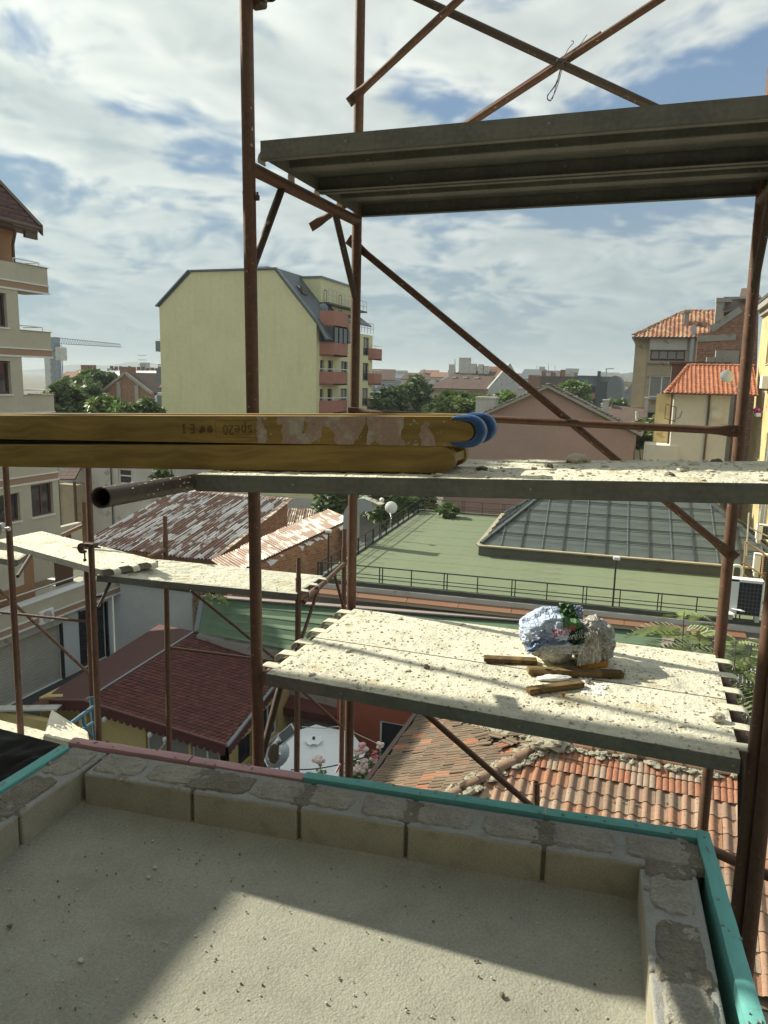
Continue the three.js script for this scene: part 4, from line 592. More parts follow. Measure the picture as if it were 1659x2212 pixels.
{ // rose bush and single roses
  const bush = (label, x, y, d, s, n, fl) => { const p = at(x, y, { d }), o = thing('rose_bush', label, 'plant', V3(p.x, GY, p.z)); part('stem', [tube(V3(p.x, GY, p.z), p, 0.03, 6), tube(V3(p.x + 0.2, GY, p.z), p.clone().add(V3(s * 0.5, s * 0.6, 0)), 0.02, 6)], M.bark, o); part('foliage', leafCloud(n, 0.10, () => { const v = V3(rr(-1, 1), rr(-1.3, 1), rr(-1, 1)).multiplyScalar(s); return { p: p.clone().add(v), n: v.clone().normalize(), t: 1 }; }), M.leafB, o); for (const [dx, dy, m] of fl) { const c = at(x + dx, y + dy, { d: d - 0.6 }); const g = []; for (let k = 0; k < 8; k++) g.push(lump(c.clone().add(V3(rr(-0.06, 0.06), rr(-0.05, 0.05), rr(-0.05, 0.05))), 0.06, 0.05, 0.06, 1, 0.3)); part('rose', g, m, o); } };
  const pink = std({ color: [0.72, 0.36, 0.40], roughness: 0.8 }), pale = std({ color: [0.72, 0.58, 0.52], roughness: 0.8 }), deep = std({ color: [0.62, 0.15, 0.20], roughness: 0.8 });
  bush('rose bush with pale pink flowers left of the tile roof', 783, 1672, 20, 0.40, 420, [[0, -62, pink], [-12, -50, pale], [-2, -52, pink], [8, -52, pale], [2, -28, pale], [-10, -12, pale], [0, -8, pale], [4, -18, pale], [18, -4, pink], [26, -8, pale], [22, 4, pink], [-18, -6, pale]]);
  bush('rose branch with pink and white flowers against the red wall', 812, 1640, 20.5, 0.16, 60, [[8, -30, pale], [-2, -10, deep], [-6, 2, pale]]);
  bush('single pale rose standing before the parasol', 692, 1668, 17, 0.07, 14, [[-6, -27, pale], [-2, -24, pale]]);
}
// ---------------------------------------------------------------- lower green roof and the roof terrace behind it
const TY = -8.5;
const tOrg = V3(-12.85, TY, -28.5), tA = THREE.MathUtils.degToRad(3.4), tU = V3(Math.cos(tA), 0, -Math.sin(tA)), tV = V3(-Math.sin(tA), 0, -Math.cos(tA)); // along the near edge, away from us
const TP = (u, v, y = 0) => tOrg.clone().addScaledVector(tU, u).addScaledVector(tV, v).setY(TY + y);
seed(53);
{
  const o = thing('low_roof', 'low green felt roof between the red shingle roof and the roof terrace', 'building', V3(-6, GY, -27));
  // the roof climbs gently to the terrace wall; built as lapped strips of felt
  const fl = at(424, 1364, { Y: -10.55 }), fr = V3(0.75, -10.62, -24.4), bl = at(440, 1288, { Y: -9.3 }), br = TP(13.9, -0.28, -0.52), n = 5;
  for (let k = 0; k < n; k++) { const t0 = k / n, t1 = (k + 1) / n + 0.02; const q = [fl.clone().lerp(bl, t0), fr.clone().lerp(br, t0), fr.clone().lerp(br, t1), fl.clone().lerp(bl, t1)].map((p, i) => p.add(V3(0, i < 2 ? 0.006 : -0.004, 0))); part('felt_strip', sheet(q, 0.03), M.greenFelt2, o); }
  part('pink_border', [beam(fr.clone().add(V3(0.15, 0.03, 0)), br.clone().add(V3(0.1, 0.03, 0)), 0.42, 0.05), beam(bl.clone().add(V3(0, 0.02, 0)), br.clone().add(V3(0, 0.02, 0)), 0.3, 0.05)], wall([0.33, 0.27, 0.25]), o);
  part('wall', slab([fl, fr, br, bl].map((p) => p.clone().setY(-10.72)), 3.5, Y1), M.concrete, o);
  part('edge_flashing', [beam(fl.clone().add(V3(0, 0.04, 0)), bl.clone().add(V3(-0.05, 0.04, 0)), 0.2, 0.05)], M.gutter, o);
}
{
  const o = thing('roof_terrace', 'large flat roof terrace covered with green felt strips', 'building', TP(9, 9).setY(GY)); const Wt = 19, Dt = 18.6, sw = 1.0, n = Math.round(Dt / sw);
  for (let k = 0; k < n; k++) { const v0 = k * Dt / n, v1 = (k + 1) * Dt / n + 0.08, h = (k % 2) * 0.005; const q = [TP(-0.1, v0, h), TP(Wt, v0, h), TP(Wt, v1, h), TP(-0.1, v1, h)]; part('felt_strip', slab(q, 0.02, Y1), M.greenFelt, o); }
  const body = slab([TP(-0.12, -0.1, -0.03), TP(Wt, -0.1, -0.03), TP(Wt, Dt, -0.03), TP(-0.12, Dt, -0.03)], 5.6, Y1); part('wall', body, M.concrete, o);
  // near edge: dark kerb, pale band with stays, copper-brown apron in lengths
  part('kerb', [beam(TP(-0.2, -0.02, 0.06), TP(Wt, -0.02, 0.06), 0.22, 0.16, 0.02)], std({ color: [0.07, 0.08, 0.06], map: T.felt, roughness: 0.9 }), o);
  part('pale_band', [beam(TP(-0.2, -0.16, -0.16), TP(Wt, -0.16, -0.16), 0.10, 0.22)], M.dullWhite, o);
  for (let u = 0.4; u < 17; u += 0.78) part('stay', beam(TP(u, -0.25, -0.05), TP(u, -0.25, -0.27), 0.03, 0.03), M.darkRail, o);
  for (let k = 0; k < 8; k++) part('apron', slab([TP(-0.2 + k * 2.1, -0.62, -0.36), TP(1.88 + k * 2.1, -0.62, -0.36), TP(1.88 + k * 2.1, -0.2, -0.24), TP(-0.2 + k * 2.1, -0.2, -0.24)], 0.03), M.copper, o);
  part('fascia', [beam(TP(-0.2, -0.5, -0.46), TP(Wt, -0.5, -0.46), 0.12, 0.14)], M.greyBeige, o);
  part('kerb', [beam(TP(-0.08, 0, 0.04), TP(-0.08, Dt, 0.04), 0.2, 0.10, 0.02), beam(TP(0, Dt - 0.1, 0.05), TP(Wt, Dt - 0.1, 0.05), 0.2, 0.12, 0.02)], std({ color: [0.13, 0.15, 0.12], map: T.felt, roughness: 0.9 }), o);
}
const rails3 = (label, a, b, h, sp, skip = 3, mat = M.darkRail) => { const o = thing('railing', label, 'railing', a.clone().lerp(b, 0.5)); const d = b.clone().sub(a), L = d.length(); d.normalize(); for (const f of [1, 0.56, 0.38, 0.06]) part('rail', tube(a.clone().add(V3(0, h * f, 0)), b.clone().add(V3(0, h * f, 0)), f === 1 ? 0.026 : 0.018, 6), mat, o); let i = 0; for (let s = 0; s <= L; s += sp, i++) { const q = a.clone().addScaledVector(d, s); part('post', beam(q, q.clone().add(V3(0, h, 0)), 0.04, 0.04, 0, d), mat, o); if (i % 2 === 0) { const q2 = q.clone().addScaledVector(d, 0.13); part('post', beam(q2, q2.clone().add(V3(0, h, 0)), 0.04, 0.04, 0, d), mat, o); } } return o; };
rails3('dark railing along the near edge of the green roof terrace', TP(-0.05, 0.05), TP(17.4, 0.05), 0.80, 1.36);
rails3('dark railing along the left edge of the green roof terrace', TP(0.05, 0.2), TP(0.05, 18.3), 0.80, 1.25);
rails3('rust-red railing along the far edge of the green roof terrace before the pink wall', TP(0.2, 18.3), TP(12, 18.3), 0.85, 1.3, 3, std({ color: [0.10, 0.05, 0.045], roughness: 0.6 }));
{ const lamp = (label, p, h, hd) => { const o = thing('lamp_post', label, 'lamp', p); part('post', tube(p, p.clone().add(V3(0, h, 0)), 0.035, 8), M.darkRail, o); part('lamp_head', hd ? box(p.x - 0.11, p.y + h, p.z - 0.09, p.x + 0.14, p.y + h + 0.14, p.z + 0.10, 0.04) : [lump(p.clone().add(V3(0, h + 0.08, 0)), 0.13, 0.13, 0.13, 2, 0.12)], M.plasticWhite, o); };
  lamp('lamp post on the near terrace railing in front of the skylight', TP(11.95, 0.02), 1.95, 1); lamp('lamp post on the left terrace railing near the metal duct', TP(0.03, 9.3), 2.0, 0); lamp('lamp post at the near left corner of the terrace before the brick wall', TP(0.1, 0.9), 1.9, 1); }
{ const p = TP(-0.25, 12.2, 1.2), o = thing('satellite_dish', 'white satellite dish on the far left terrace railing', 'satellite dish', p); const g = new THREE.SphereGeometry(0.62, 20, 6, 0, 6.2832, 0, 0.62); g.translate(0, -0.56, 0); g.rotateX(1.35); g.rotateY(0.2); g.translate(p.x, p.y, p.z); part('dish', [flat(g)], M.plasticWhite, o); part('mast', [tube(p.clone().add(V3(0, 0, -0.1)), TP(-0.25, 12.2, 0), 0.03, 6), tube(p.clone().add(V3(0, -0.3, 0.15)), p.clone().add(V3(0.25, -0.55, 0.6)), 0.02, 6)], M.rail, o); }
{ const p = TP(-1.05, 7.4, 0), o = thing('air_duct', 'grey sheet-metal air duct with a bent head left of the terrace', 'duct', V3(p.x, -11, p.z)); part('shaft', box(p.x - 0.32, -11.5, p.z - 0.3, p.x + 0.36, TY + 1.35, p.z + 0.3), M.duct, o); const pts = []; for (let i = 0; i <= 8; i++) { const f = Math.PI - i / 8 * Math.PI / 2; pts.push([0.80 + 1.12 * Math.cos(f), 1.12 * Math.sin(f)]); } const inn = []; for (let i = 0; i <= 8; i++) { const f = Math.PI - i / 8 * Math.PI / 2; inn.push([0.80 + 0.44 * Math.cos(f), 0.44 * Math.sin(f)]); } part('bend', [prism([...pts, [1.25, 1.0], [1.25, 0.5], ...inn.reverse()], 0.62, V3(p.x, TY + 1.35, p.z + 0.31), X1, Y1, Z1)], M.duct, o); part('hood', [slab([V3(p.x + 0.85, TY + 2.47, p.z + 0.34), V3(p.x + 1.7, TY + 2.2, p.z + 0.34), V3(p.x + 1.7, TY + 2.2, p.z - 0.34), V3(p.x + 0.85, TY + 2.47, p.z - 0.34)], 0.03)], M.rust2, o); }
// skylight: hipped glass roof on a kerb
{
  const o = thing('skylight', 'big hipped glass skylight with dark bars on the green terrace', 'skylight', TP(12, 11)); const u0 = 5.75, u1 = 19.5, v0 = 7.2, v1 = 16.6, kh = 0.5, rise = 2.35, in_ = 3.2;
  part('kerb', [beam(TP(u0, v0, kh / 2), TP(u1, v0, kh / 2), 0.2, kh), beam(TP(u0, v0, kh / 2), TP(u0, v1, kh / 2), 0.2, kh), beam(TP(u0, v1, kh / 2), TP(u1, v1, kh / 2), 0.2, kh)], std({ color: [0.13, 0.13, 0.115], map: T.dirty, roughness: 0.9 }), o);
  part('ledge', [beam(TP(u0 - 0.15, v0 - 0.08, kh + 0.03), TP(u1, v0 - 0.08, kh + 0.03), 0.36, 0.06), beam(TP(u0 - 0.08, v0, kh + 0.03), TP(u0 - 0.08, v1, kh + 0.03), 0.3, 0.06)], M.greyBeige, o);
  const A = TP(u0, v0, kh + 0.07), Bq = TP(u1, v0, kh + 0.07), C = TP(u1 - in_, (v0 + v1) / 2, kh + rise), D = TP(u0 + 2.9, (v0 + v1) / 2, kh + rise), E2 = TP(u0, v1, kh + 0.07), G = TP(u1, v1, kh + 0.07);
  const faces = [[A, Bq, C, D, 14, 5], [E2, A, D, D, 7, 5], [Bq, G, C, C, 7, 5], [G, E2, D, C, 14, 3]];
  faces.forEach(([a, b, c, d, n, m], fi) => {
    // bars run straight up the slope; cells are clipped by the hips
    const U = b.clone().sub(a).normalize(), L = a.distanceTo(b), nn = U.clone().cross(d.clone().sub(a)).normalize(); if (nn.y < 0) nn.negate(); const Vv = nn.clone().cross(U).normalize(); if (Vv.y < 0) Vv.negate();
    const q = (p) => { const r = p.clone().sub(a); return [r.dot(U), r.dot(Vv)]; }; const dq = q(d), cq = q(c), H = dq[1]; const lo = (y) => dq[0] * y / H, hi = (y) => L + (cq[0] - L) * y / H; const W = (x, y, h = 0) => a.clone().addScaledVector(U, x).addScaledVector(Vv, y).addScaledVector(nn, h);
    const cw = L / n, ch = H / m;
    for (let i = 0; i < n; i++) for (let j = 0; j < m; j++) { const y0 = j * ch, y1 = (j + 1) * ch, x0 = Math.max(i * cw, 0), x1 = (i + 1) * cw; const pl = [[x0, y0], [x1, y0], [x1, y1], [x0, y1]]; let poly = pl; const clip = (poly, f) => { const out = []; for (let k = 0; k < poly.length; k++) { const p = poly[k], r = poly[(k + 1) % poly.length], fp = f(p), fr_ = f(r); if (fp >= 0) out.push(p); if ((fp < 0) !== (fr_ < 0)) { const t = fp / (fp - fr_); out.push([p[0] + (r[0] - p[0]) * t, p[1] + (r[1] - p[1]) * t]); } } return out; }; poly = clip(poly, (p) => p[0] - lo(p[1])); poly = clip(poly, (p) => hi(p[1]) - p[0]); if (poly.length < 3) continue; const cxx = poly.reduce((s, p) => s + p[0], 0) / poly.length, cyy = poly.reduce((s, p) => s + p[1], 0) / poly.length; const tl = rr(-0.008, 0.008), tl2 = rr(-0.008, 0.008); const wp = poly.map((p) => W(cxx + (p[0] - cxx) * 0.985, cyy + (p[1] - cyy) * 0.985, (p[0] - cxx) * tl + (p[1] - cyy) * tl2)); let area = 0; for (let k = 0; k < poly.length; k++) { const p = poly[k], r = poly[(k + 1) % poly.length]; area += p[0] * r[1] - r[0] * p[1]; } if (Math.abs(area) < 0.05) continue; part('glass_pane', slab(wp, 0.008, nn), M.skyGlass, o); }
    for (let i = 0; i <= n; i++) { const x = i * cw; let yt = H; if (x < dq[0]) yt = Math.min(yt, H * x / dq[0]); if (x > cq[0]) yt = Math.min(yt, H * (L - x) / (L - cq[0])); if (yt > 0.15) part('glazing_bar', beam(W(x, 0, 0.03), W(x, yt, 0.03), 0.05, i % 2 ? 0.05 : 0.09), i % 2 ? M.gutter : M.darkFrame, o); }
    for (let j = 1; j < m; j++) { const y = j * ch; part('cross_bar', beam(W(lo(y), y, 0.05), W(hi(y), y, 0.05), 0.03, 0.03), M.darkFrame, o); part('snow_rail', beam(W(lo(y - ch * 0.35), y - ch * 0.35, 0.14), W(hi(y - ch * 0.35), y - ch * 0.35, 0.14), 0.02, 0.02), M.darkFrame, o); }
  });
  for (const [a, b] of [[A, D], [Bq, C], [D, C], [E2, D], [G, C]]) part('hip_bar', beam(a.clone().add(V3(0, 0.07, 0)), b.clone().add(V3(0, 0.07, 0)), 0.16, 0.10), M.slate, o);
  part('ridge_duct', box(C.x - 7, C.y - 0.1, C.z - 0.3, C.x - 4.4, C.y + 0.25, C.z + 0.3), M.rust2, o);
}
{ // outdoor units and their frames on the right
  const acUnit = (label, p, w, h, d, name = 'air_conditioner') => { const o = thing(name, label, 'air conditioner', p); part('case', [box(p.x, p.y + 0.08, p.z - d, p.x + w, p.y + h, p.z - 0.035, 0.02), box(p.x, p.y + 0.08, p.z - 0.04, p.x + w * 0.28, p.y + h, p.z, 0.012), box(p.x + w * 0.96, p.y + 0.08, p.z - 0.04, p.x + w, p.y + h, p.z, 0.008), box(p.x, p.y + h * 0.93, p.z - 0.04, p.x + w, p.y + h, p.z, 0.01)], M.plasticWhite, o); part('dark_grille', box(p.x + w * 0.285, p.y + 0.1, p.z - 0.034, p.x + w * 0.955, p.y + h * 0.925, p.z - 0.03), M.black, o); const g = []; for (let k = 1; k < 6; k++) g.push(box(p.x + w * (0.285 + 0.67 * k / 6) - 0.006, p.y + 0.1, p.z - 0.014, p.x + w * (0.285 + 0.67 * k / 6) + 0.006, p.y + h * 0.92, p.z - 0.004)); for (let k = 1; k < 8; k++) g.push(box(p.x + w * 0.29, p.y + 0.1 + (h * 0.82) * k / 8 - 0.006, p.z - 0.012, p.x + w * 0.95, p.y + 0.1 + (h * 0.82) * k / 8 + 0.006, p.z - 0.002)); part('guard_wires', g, M.gutter, o); part('foot', [box(p.x + 0.05, p.y - 0.1, p.z - d, p.x + 0.2, p.y + 0.08, p.z + 0.1), box(p.x + w - 0.2, p.y - 0.1, p.z - d, p.x + w - 0.05, p.y + 0.08, p.z + 0.1)], M.dullWhite, o); return o; };
  const p = at(1568, 1345, { Z: -29.3 }); acUnit('big white outdoor unit with dark grille behind the terrace railing at the right', V3(p.x, TY + 0.25, p.z), 1.12, 1.4, 0.45);
  part('pipe_foam', [lump(V3(p.x + 0.35, TY + 0.55, p.z + 0.15), 0.22, 0.035, 0.05, 2), lump(V3(p.x + 0.05, TY + 0.4, p.z + 0.15), 0.22, 0.06, 0.06, 2), lump(V3(p.x + 1.3, TY + 0.42, p.z + 0.15), 0.2, 0.06, 0.06, 2)], M.whiteFoam, scene).userData = { label: 'white foam-wrapped pipes in front of the big outdoor unit', category: 'pipe' };
  const o = thing('equipment_rack', 'tall white and rusty steel rack holding units at the right edge', 'rack', at(1640, 1245, { Z: -33 })); const a = (x, y, z) => at(x, y, { Z: z }); const wh = M.dullWhite, ru = std({ color: [0.42, 0.26, 0.13], roughness: 0.7 });
  part('frame', [[1618, 1108, 1612, 1200], [1620, 1140, 1662, 1160], [1617, 1175, 1662, 1200], [1640, 1100, 1636, 1170]].map(([x0, y0, x1, y1]) => tube(a(x0, y0, -37), a(x1, y1, -37), 0.035, 6)), wh, o);
  part('frame', [[1611, 1170, 1606, 1240], [1611, 1170, 1662, 1205], [1605, 1215, 1650, 1245], [1603, 1238, 1648, 1275], [1650, 1195, 1640, 1300], [1607, 1245, 1597, 1300], [1607, 1245, 1632, 1330], [1645, 1280, 1605, 1330]].map(([x0, y0, x1, y1]) => tube(a(x0, y0, -33), a(x1, y1, -33), 0.035, 6)), ru, o);
  acUnit('outdoor unit on the upper level of the steel rack', a(1632, 1168, -37.5), 0.9, 0.75, 0.35); acUnit('outdoor unit on the lower level of the steel rack', a(1626, 1240, -33.6), 0.9, 0.85, 0.35);
  const bent = thing('vent_pipe', 'white bent vent pipe standing left of the rusty rack', 'pipe', a(1590, 1255, -33)); part('pipe', [curveTube([a(1580, 1258, -33), a(1582, 1230, -33), a(1586, 1222, -33), a(1600, 1224, -33), a(1603, 1232, -33), a(1598, 1262, -33)], 0.06, 40, 8)], M.plasticWhite, bent);
}
// tree-of-heaven shoots behind the lower deck
seed(54);
{
  const frond = (base, dir, len, n, out) => { const d = dir.clone().normalize(), s = d.clone().cross(Y1).normalize(); for (let i = 1; i <= n; i++) { const t = i / n, c = base.clone().addScaledVector(d, len * t).add(V3(0, -len * 0.55 * t * t, 0)); for (const k of [-1, 1]) { const L = len * 0.30 * (0.45 + 0.8 * Math.sin(Math.PI * (0.15 + 0.75 * t))), dirL = s.clone().multiplyScalar(k).addScaledVector(d, 0.35).add(V3(0, -0.25, 0)).normalize(), w = d.clone().multiplyScalar(L * 0.16); const a = c, b = c.clone().addScaledVector(dirL, L * 0.45).add(w), e = c.clone().addScaledVector(dirL, L), f = c.clone().addScaledVector(dirL, L * 0.45).sub(w); out.push(a, b, e, a, e, f); } } };
  const shoot = (label, x, y0, y1, d, n, len) => { const top = at(x, y0, { d }), foot = at(x + 10, y1, { d }), o = thing('ailanthus_shoot', label, 'plant', V3(foot.x, GY, foot.z)); part('stem', [tube(V3(foot.x, GY, foot.z), top, 0.035, 6, false, 0.015)], M.bark, o); const pts = []; for (let i = 0; i < n; i++) { const t = Math.pow(i / n, 0.8), b = top.clone().lerp(foot, t), f = i * 2.4 + rr(-0.4, 0.4); frond(b, V3(Math.cos(f), rr(0.25, 0.7) * (1 - t * 0.5), Math.sin(f)), len * rr(0.75, 1.15) * (0.55 + 0.5 * Math.min(1, t * 3)), 11, pts); }
    const g = new THREE.BufferGeometry(), pos = new Float32Array(pts.length * 3), col = new Float32Array(pts.length * 3); pts.forEach((p, i) => { pos.set([p.x, p.y, p.z], i * 3); }); for (let i = 0; i < pts.length; i += 6) { const k = rr(0.75, 1.5); for (let j = 0; j < 6; j++) col.set([k * 1.1, k, k * 0.8], (i + j) * 3); } g.setAttribute('position', new THREE.BufferAttribute(pos, 3)); g.setAttribute('color', new THREE.BufferAttribute(col, 3)); g.computeVertexNormals(); uvBox(g); part('foliage', g, M.leafC, o); };
  shoot('feathery green shoot left of the rear right post, above the deck', 1478, 1322, 1480, 21, 24, 1.5); shoot('lower feathery shoot hidden behind the deck left of the post', 1512, 1372, 1500, 20, 18, 1.35); shoot('feathery green shoot right of the rear right post', 1590, 1385, 1560, 19, 26, 1.45); shoot('small feathery shoot at the right edge behind the post', 1622, 1400, 1560, 20, 14, 1.1);
}
{ // slatted fence low on the right
  const o = thing('slat_fence', 'grey slatted fence under the shoots at the right edge', 'fence', at(1610, 1500, { d: 22 })); for (let k = 0; k < 11; k++) { const x = 1578 + k * 9; part('slat', beam(at(x, 1445, { d: 22 }), at(x - 8, 1620, { d: 20.5 }), 0.05, 0.03, 0, X1), M.dullWhite, o); } part('rail', [beam(at(1560, 1506, { d: 21.6 }), at(1670, 1512, { d: 21.6 }), 0.05, 0.06)], M.dullWhite, o);
}
// ---------------------------------------------------------------- clay tile roof below on the right
seed(61);
{
  const o = thing('tile_roof_house', 'house below with an old hipped clay tile roof, mortar ridges and loose tiles', 'house', V3(0, GY, -13));
  const A = at(1190, 1605, { Y: -6.5 }), p = THREE.MathUtils.degToRad(22), run = 3.45, ey = A.y - run * Math.tan(p), R2 = V3(A.x + 7.5, A.y, A.z);
  const FL = V3(A.x - run, ey, A.z + run), BL = V3(A.x - run, ey, A.z - run), FRt = V3(R2.x + run, ey, A.z + run), BRt = V3(R2.x + run, ey, A.z - run);
  const dn = -0.07;
  part('roof_deck', [[FL, FRt, R2, A], [BL, FL, A], [BRt, BL, A, R2]].map((q) => slab(q.map((v) => v.clone().add(V3(0, dn, 0))), 0.06)), M.clayGrey[2], o);
  part('wall', [box(FL.x + 0.4, GY, BL.z + 0.4, FRt.x - 0.4, ey - 0.1, FL.z - 0.4)], M.creamWall, o);
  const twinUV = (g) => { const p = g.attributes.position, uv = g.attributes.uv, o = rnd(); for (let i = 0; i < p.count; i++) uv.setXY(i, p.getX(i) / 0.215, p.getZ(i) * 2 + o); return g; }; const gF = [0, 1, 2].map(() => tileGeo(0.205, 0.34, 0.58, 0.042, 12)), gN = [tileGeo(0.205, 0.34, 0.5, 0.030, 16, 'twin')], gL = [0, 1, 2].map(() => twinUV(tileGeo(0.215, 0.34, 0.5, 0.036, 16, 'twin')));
  // front slope
  { const U = X1, S = V3(0, -Math.sin(p), Math.cos(p)), N = V3(0, Math.cos(p), Math.sin(p)), l = 0.30, w = 0.203, Ls = run / Math.cos(p); const rows = Math.ceil(Ls / l), org = V3(FL.x, A.y, A.z); const keep = (u, s) => { const k = s * Math.cos(p); return u > run - k - 0.05 && u < run + 7.5 && s < Ls; };
    const seen = (u, s) => { const q = org.clone().addScaledVector(U, u).addScaledVector(S, s); return u < 6.6 ? s - 0.25 * Math.abs(u - 3.4) : -10 - u; };
    tileField(o, org, U, S, N, w, l, Math.ceil((run + 7.5) / w), rows, (u, s) => keep(u, s) && s > 0.5, M.clay, gF, { most: 205, weight: seen, swap: (t) => { const h = fbm(t.u * 0.9 + 3, t.s * 0.9, 3); return h > 0.22 ? M.clay[3] : h < -0.22 ? pick([M.clay[4], M.clay[2]]) : pick([M.clay[0], M.clay[1], M.clay[1], M.clay[5], M.clay[2]]); } });
    tileField(o, org.clone().addScaledVector(N, 0.006), U, S, N, w, 0.29, Math.ceil((run + 7.5) / w), 2, (u, s) => keep(u, s), M.clay, gN, { most: 40, weight: (u, s) => (u > 3 && u < 6.4 ? 1 : -u), swap: (t) => (rnd() < 0.4 ? M.clayNew : pick([M.clay[3], M.clay[0], M.clay[5]])) });
  }
  // hip end on the left
  { const U = V3(0, 0, 1), S = V3(-Math.cos(p), -Math.sin(p), 0), N = V3(-Math.sin(p), Math.cos(p), 0); const Ls = run / Math.cos(p), org = V3(A.x, A.y, A.z - run);
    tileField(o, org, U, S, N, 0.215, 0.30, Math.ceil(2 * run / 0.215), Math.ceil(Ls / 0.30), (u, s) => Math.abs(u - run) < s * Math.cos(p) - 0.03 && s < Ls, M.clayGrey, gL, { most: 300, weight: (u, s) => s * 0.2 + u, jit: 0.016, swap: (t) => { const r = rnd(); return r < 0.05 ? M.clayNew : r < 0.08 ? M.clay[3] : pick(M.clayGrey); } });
    // slipped and broken tiles near the top
    for (const [x, y, rot, m] of [[1085, 1590, 0.5, 0], [1100, 1597, -0.4, 1], [1118, 1602, 0.3, 2], [1128, 1612, -0.7, 0], [1098, 1612, 0.9, 3], [1072, 1603, -0.2, 1], [1140, 1588, 0.2, 2], [1058, 1590, 0.7, 0]]) { const d = at(x, y, { d: 1 }), q = d.multiplyScalar(A.dot(N) / d.dot(N)); const mesh = new THREE.Mesh(pick(gL), m === 3 ? M.clayNew : M.clayGrey[m]); mesh.name = 'loose_tile'; mesh.setRotationFromMatrix(new THREE.Matrix4().makeBasis(U, N, S).multiply(new THREE.Matrix4().makeRotationFromEuler(new THREE.Euler(rr(-0.25, 0.1), rot, rr(-0.2, 0.2))))); mesh.position.copy(q.addScaledVector(N, 0.07)).sub(basePos(o)); o.add(mesh); }
  }
  // rear slope, seen only as a strip over the ridge
  { const U = V3(-1, 0, 0), S = V3(0, -Math.sin(p), -Math.cos(p)), N = V3(0, Math.cos(p), -Math.sin(p)), Ls = run / Math.cos(p); tileField(o, V3(R2.x, A.y, A.z), U, S, N, 0.205, 0.31, 54, Math.ceil(Ls / 0.31), (u, s) => u < 7.5 + s * Math.cos(p) && s < Ls, M.clay, gF, { most: 0 }); }
  const rm = [M.clay[0], M.clay[2], M.clay[4], M.clayGrey[3]], gm = std({ map: T.mortar, color: [1.25, 1.22, 1.1], bumpMap: T.mortarB, bumpScale: 0.02, roughness: 1 });
  ridgeCaps(o, A.clone().add(V3(-0.05, 0.02, 0)), R2.clone().add(V3(0, 0.02, 0)), 0.38, 0.10, rm, gm, 2); ridgeCaps(o, A.clone().add(V3(0, 0.03, 0)), FL.clone().add(V3(0, 0.05, 0)), 0.40, 0.105, rm, gm, 2); ridgeCaps(o, A.clone().add(V3(0, 0.03, 0)), BL.clone().add(V3(0, 0.05, 0)), 0.40, 0.10, rm, gm, 2.4);
  part('mortar_patch', [lump(A.clone().add(V3(0.1, 0.10, 0.12)), 0.24, 0.10, 0.2, 2, 0.5), lump(A.clone().add(V3(-0.15, 0.06, 0.2)), 0.16, 0.07, 0.2, 2, 0.5)], gm, o);
  part('eave_board', [beam(BL.clone().add(V3(-0.06, -0.03, 0)), FL.clone().add(V3(-0.06, -0.03, 0)), 0.10, 0.12)], M.brownFrame, o);
  { const lv = []; for (let i = 0; i < 90; i++) { const u = rr(2.5, 6.5), s = rr(0.8, 3.6), q = V3(FL.x + u, A.y, A.z).addScaledVector(V3(0, -Math.sin(p), Math.cos(p)), s).addScaledVector(V3(0, Math.cos(p), Math.sin(p)), 0.035); lv.push(lump(q, rr(0.015, 0.035), 0.006, rr(0.01, 0.025), 0, 0.4)); } part('dry_leaves', lv, std({ color: [0.22, 0.14, 0.07], roughness: 1 }), o).userData.kind = 'stuff'; }
}
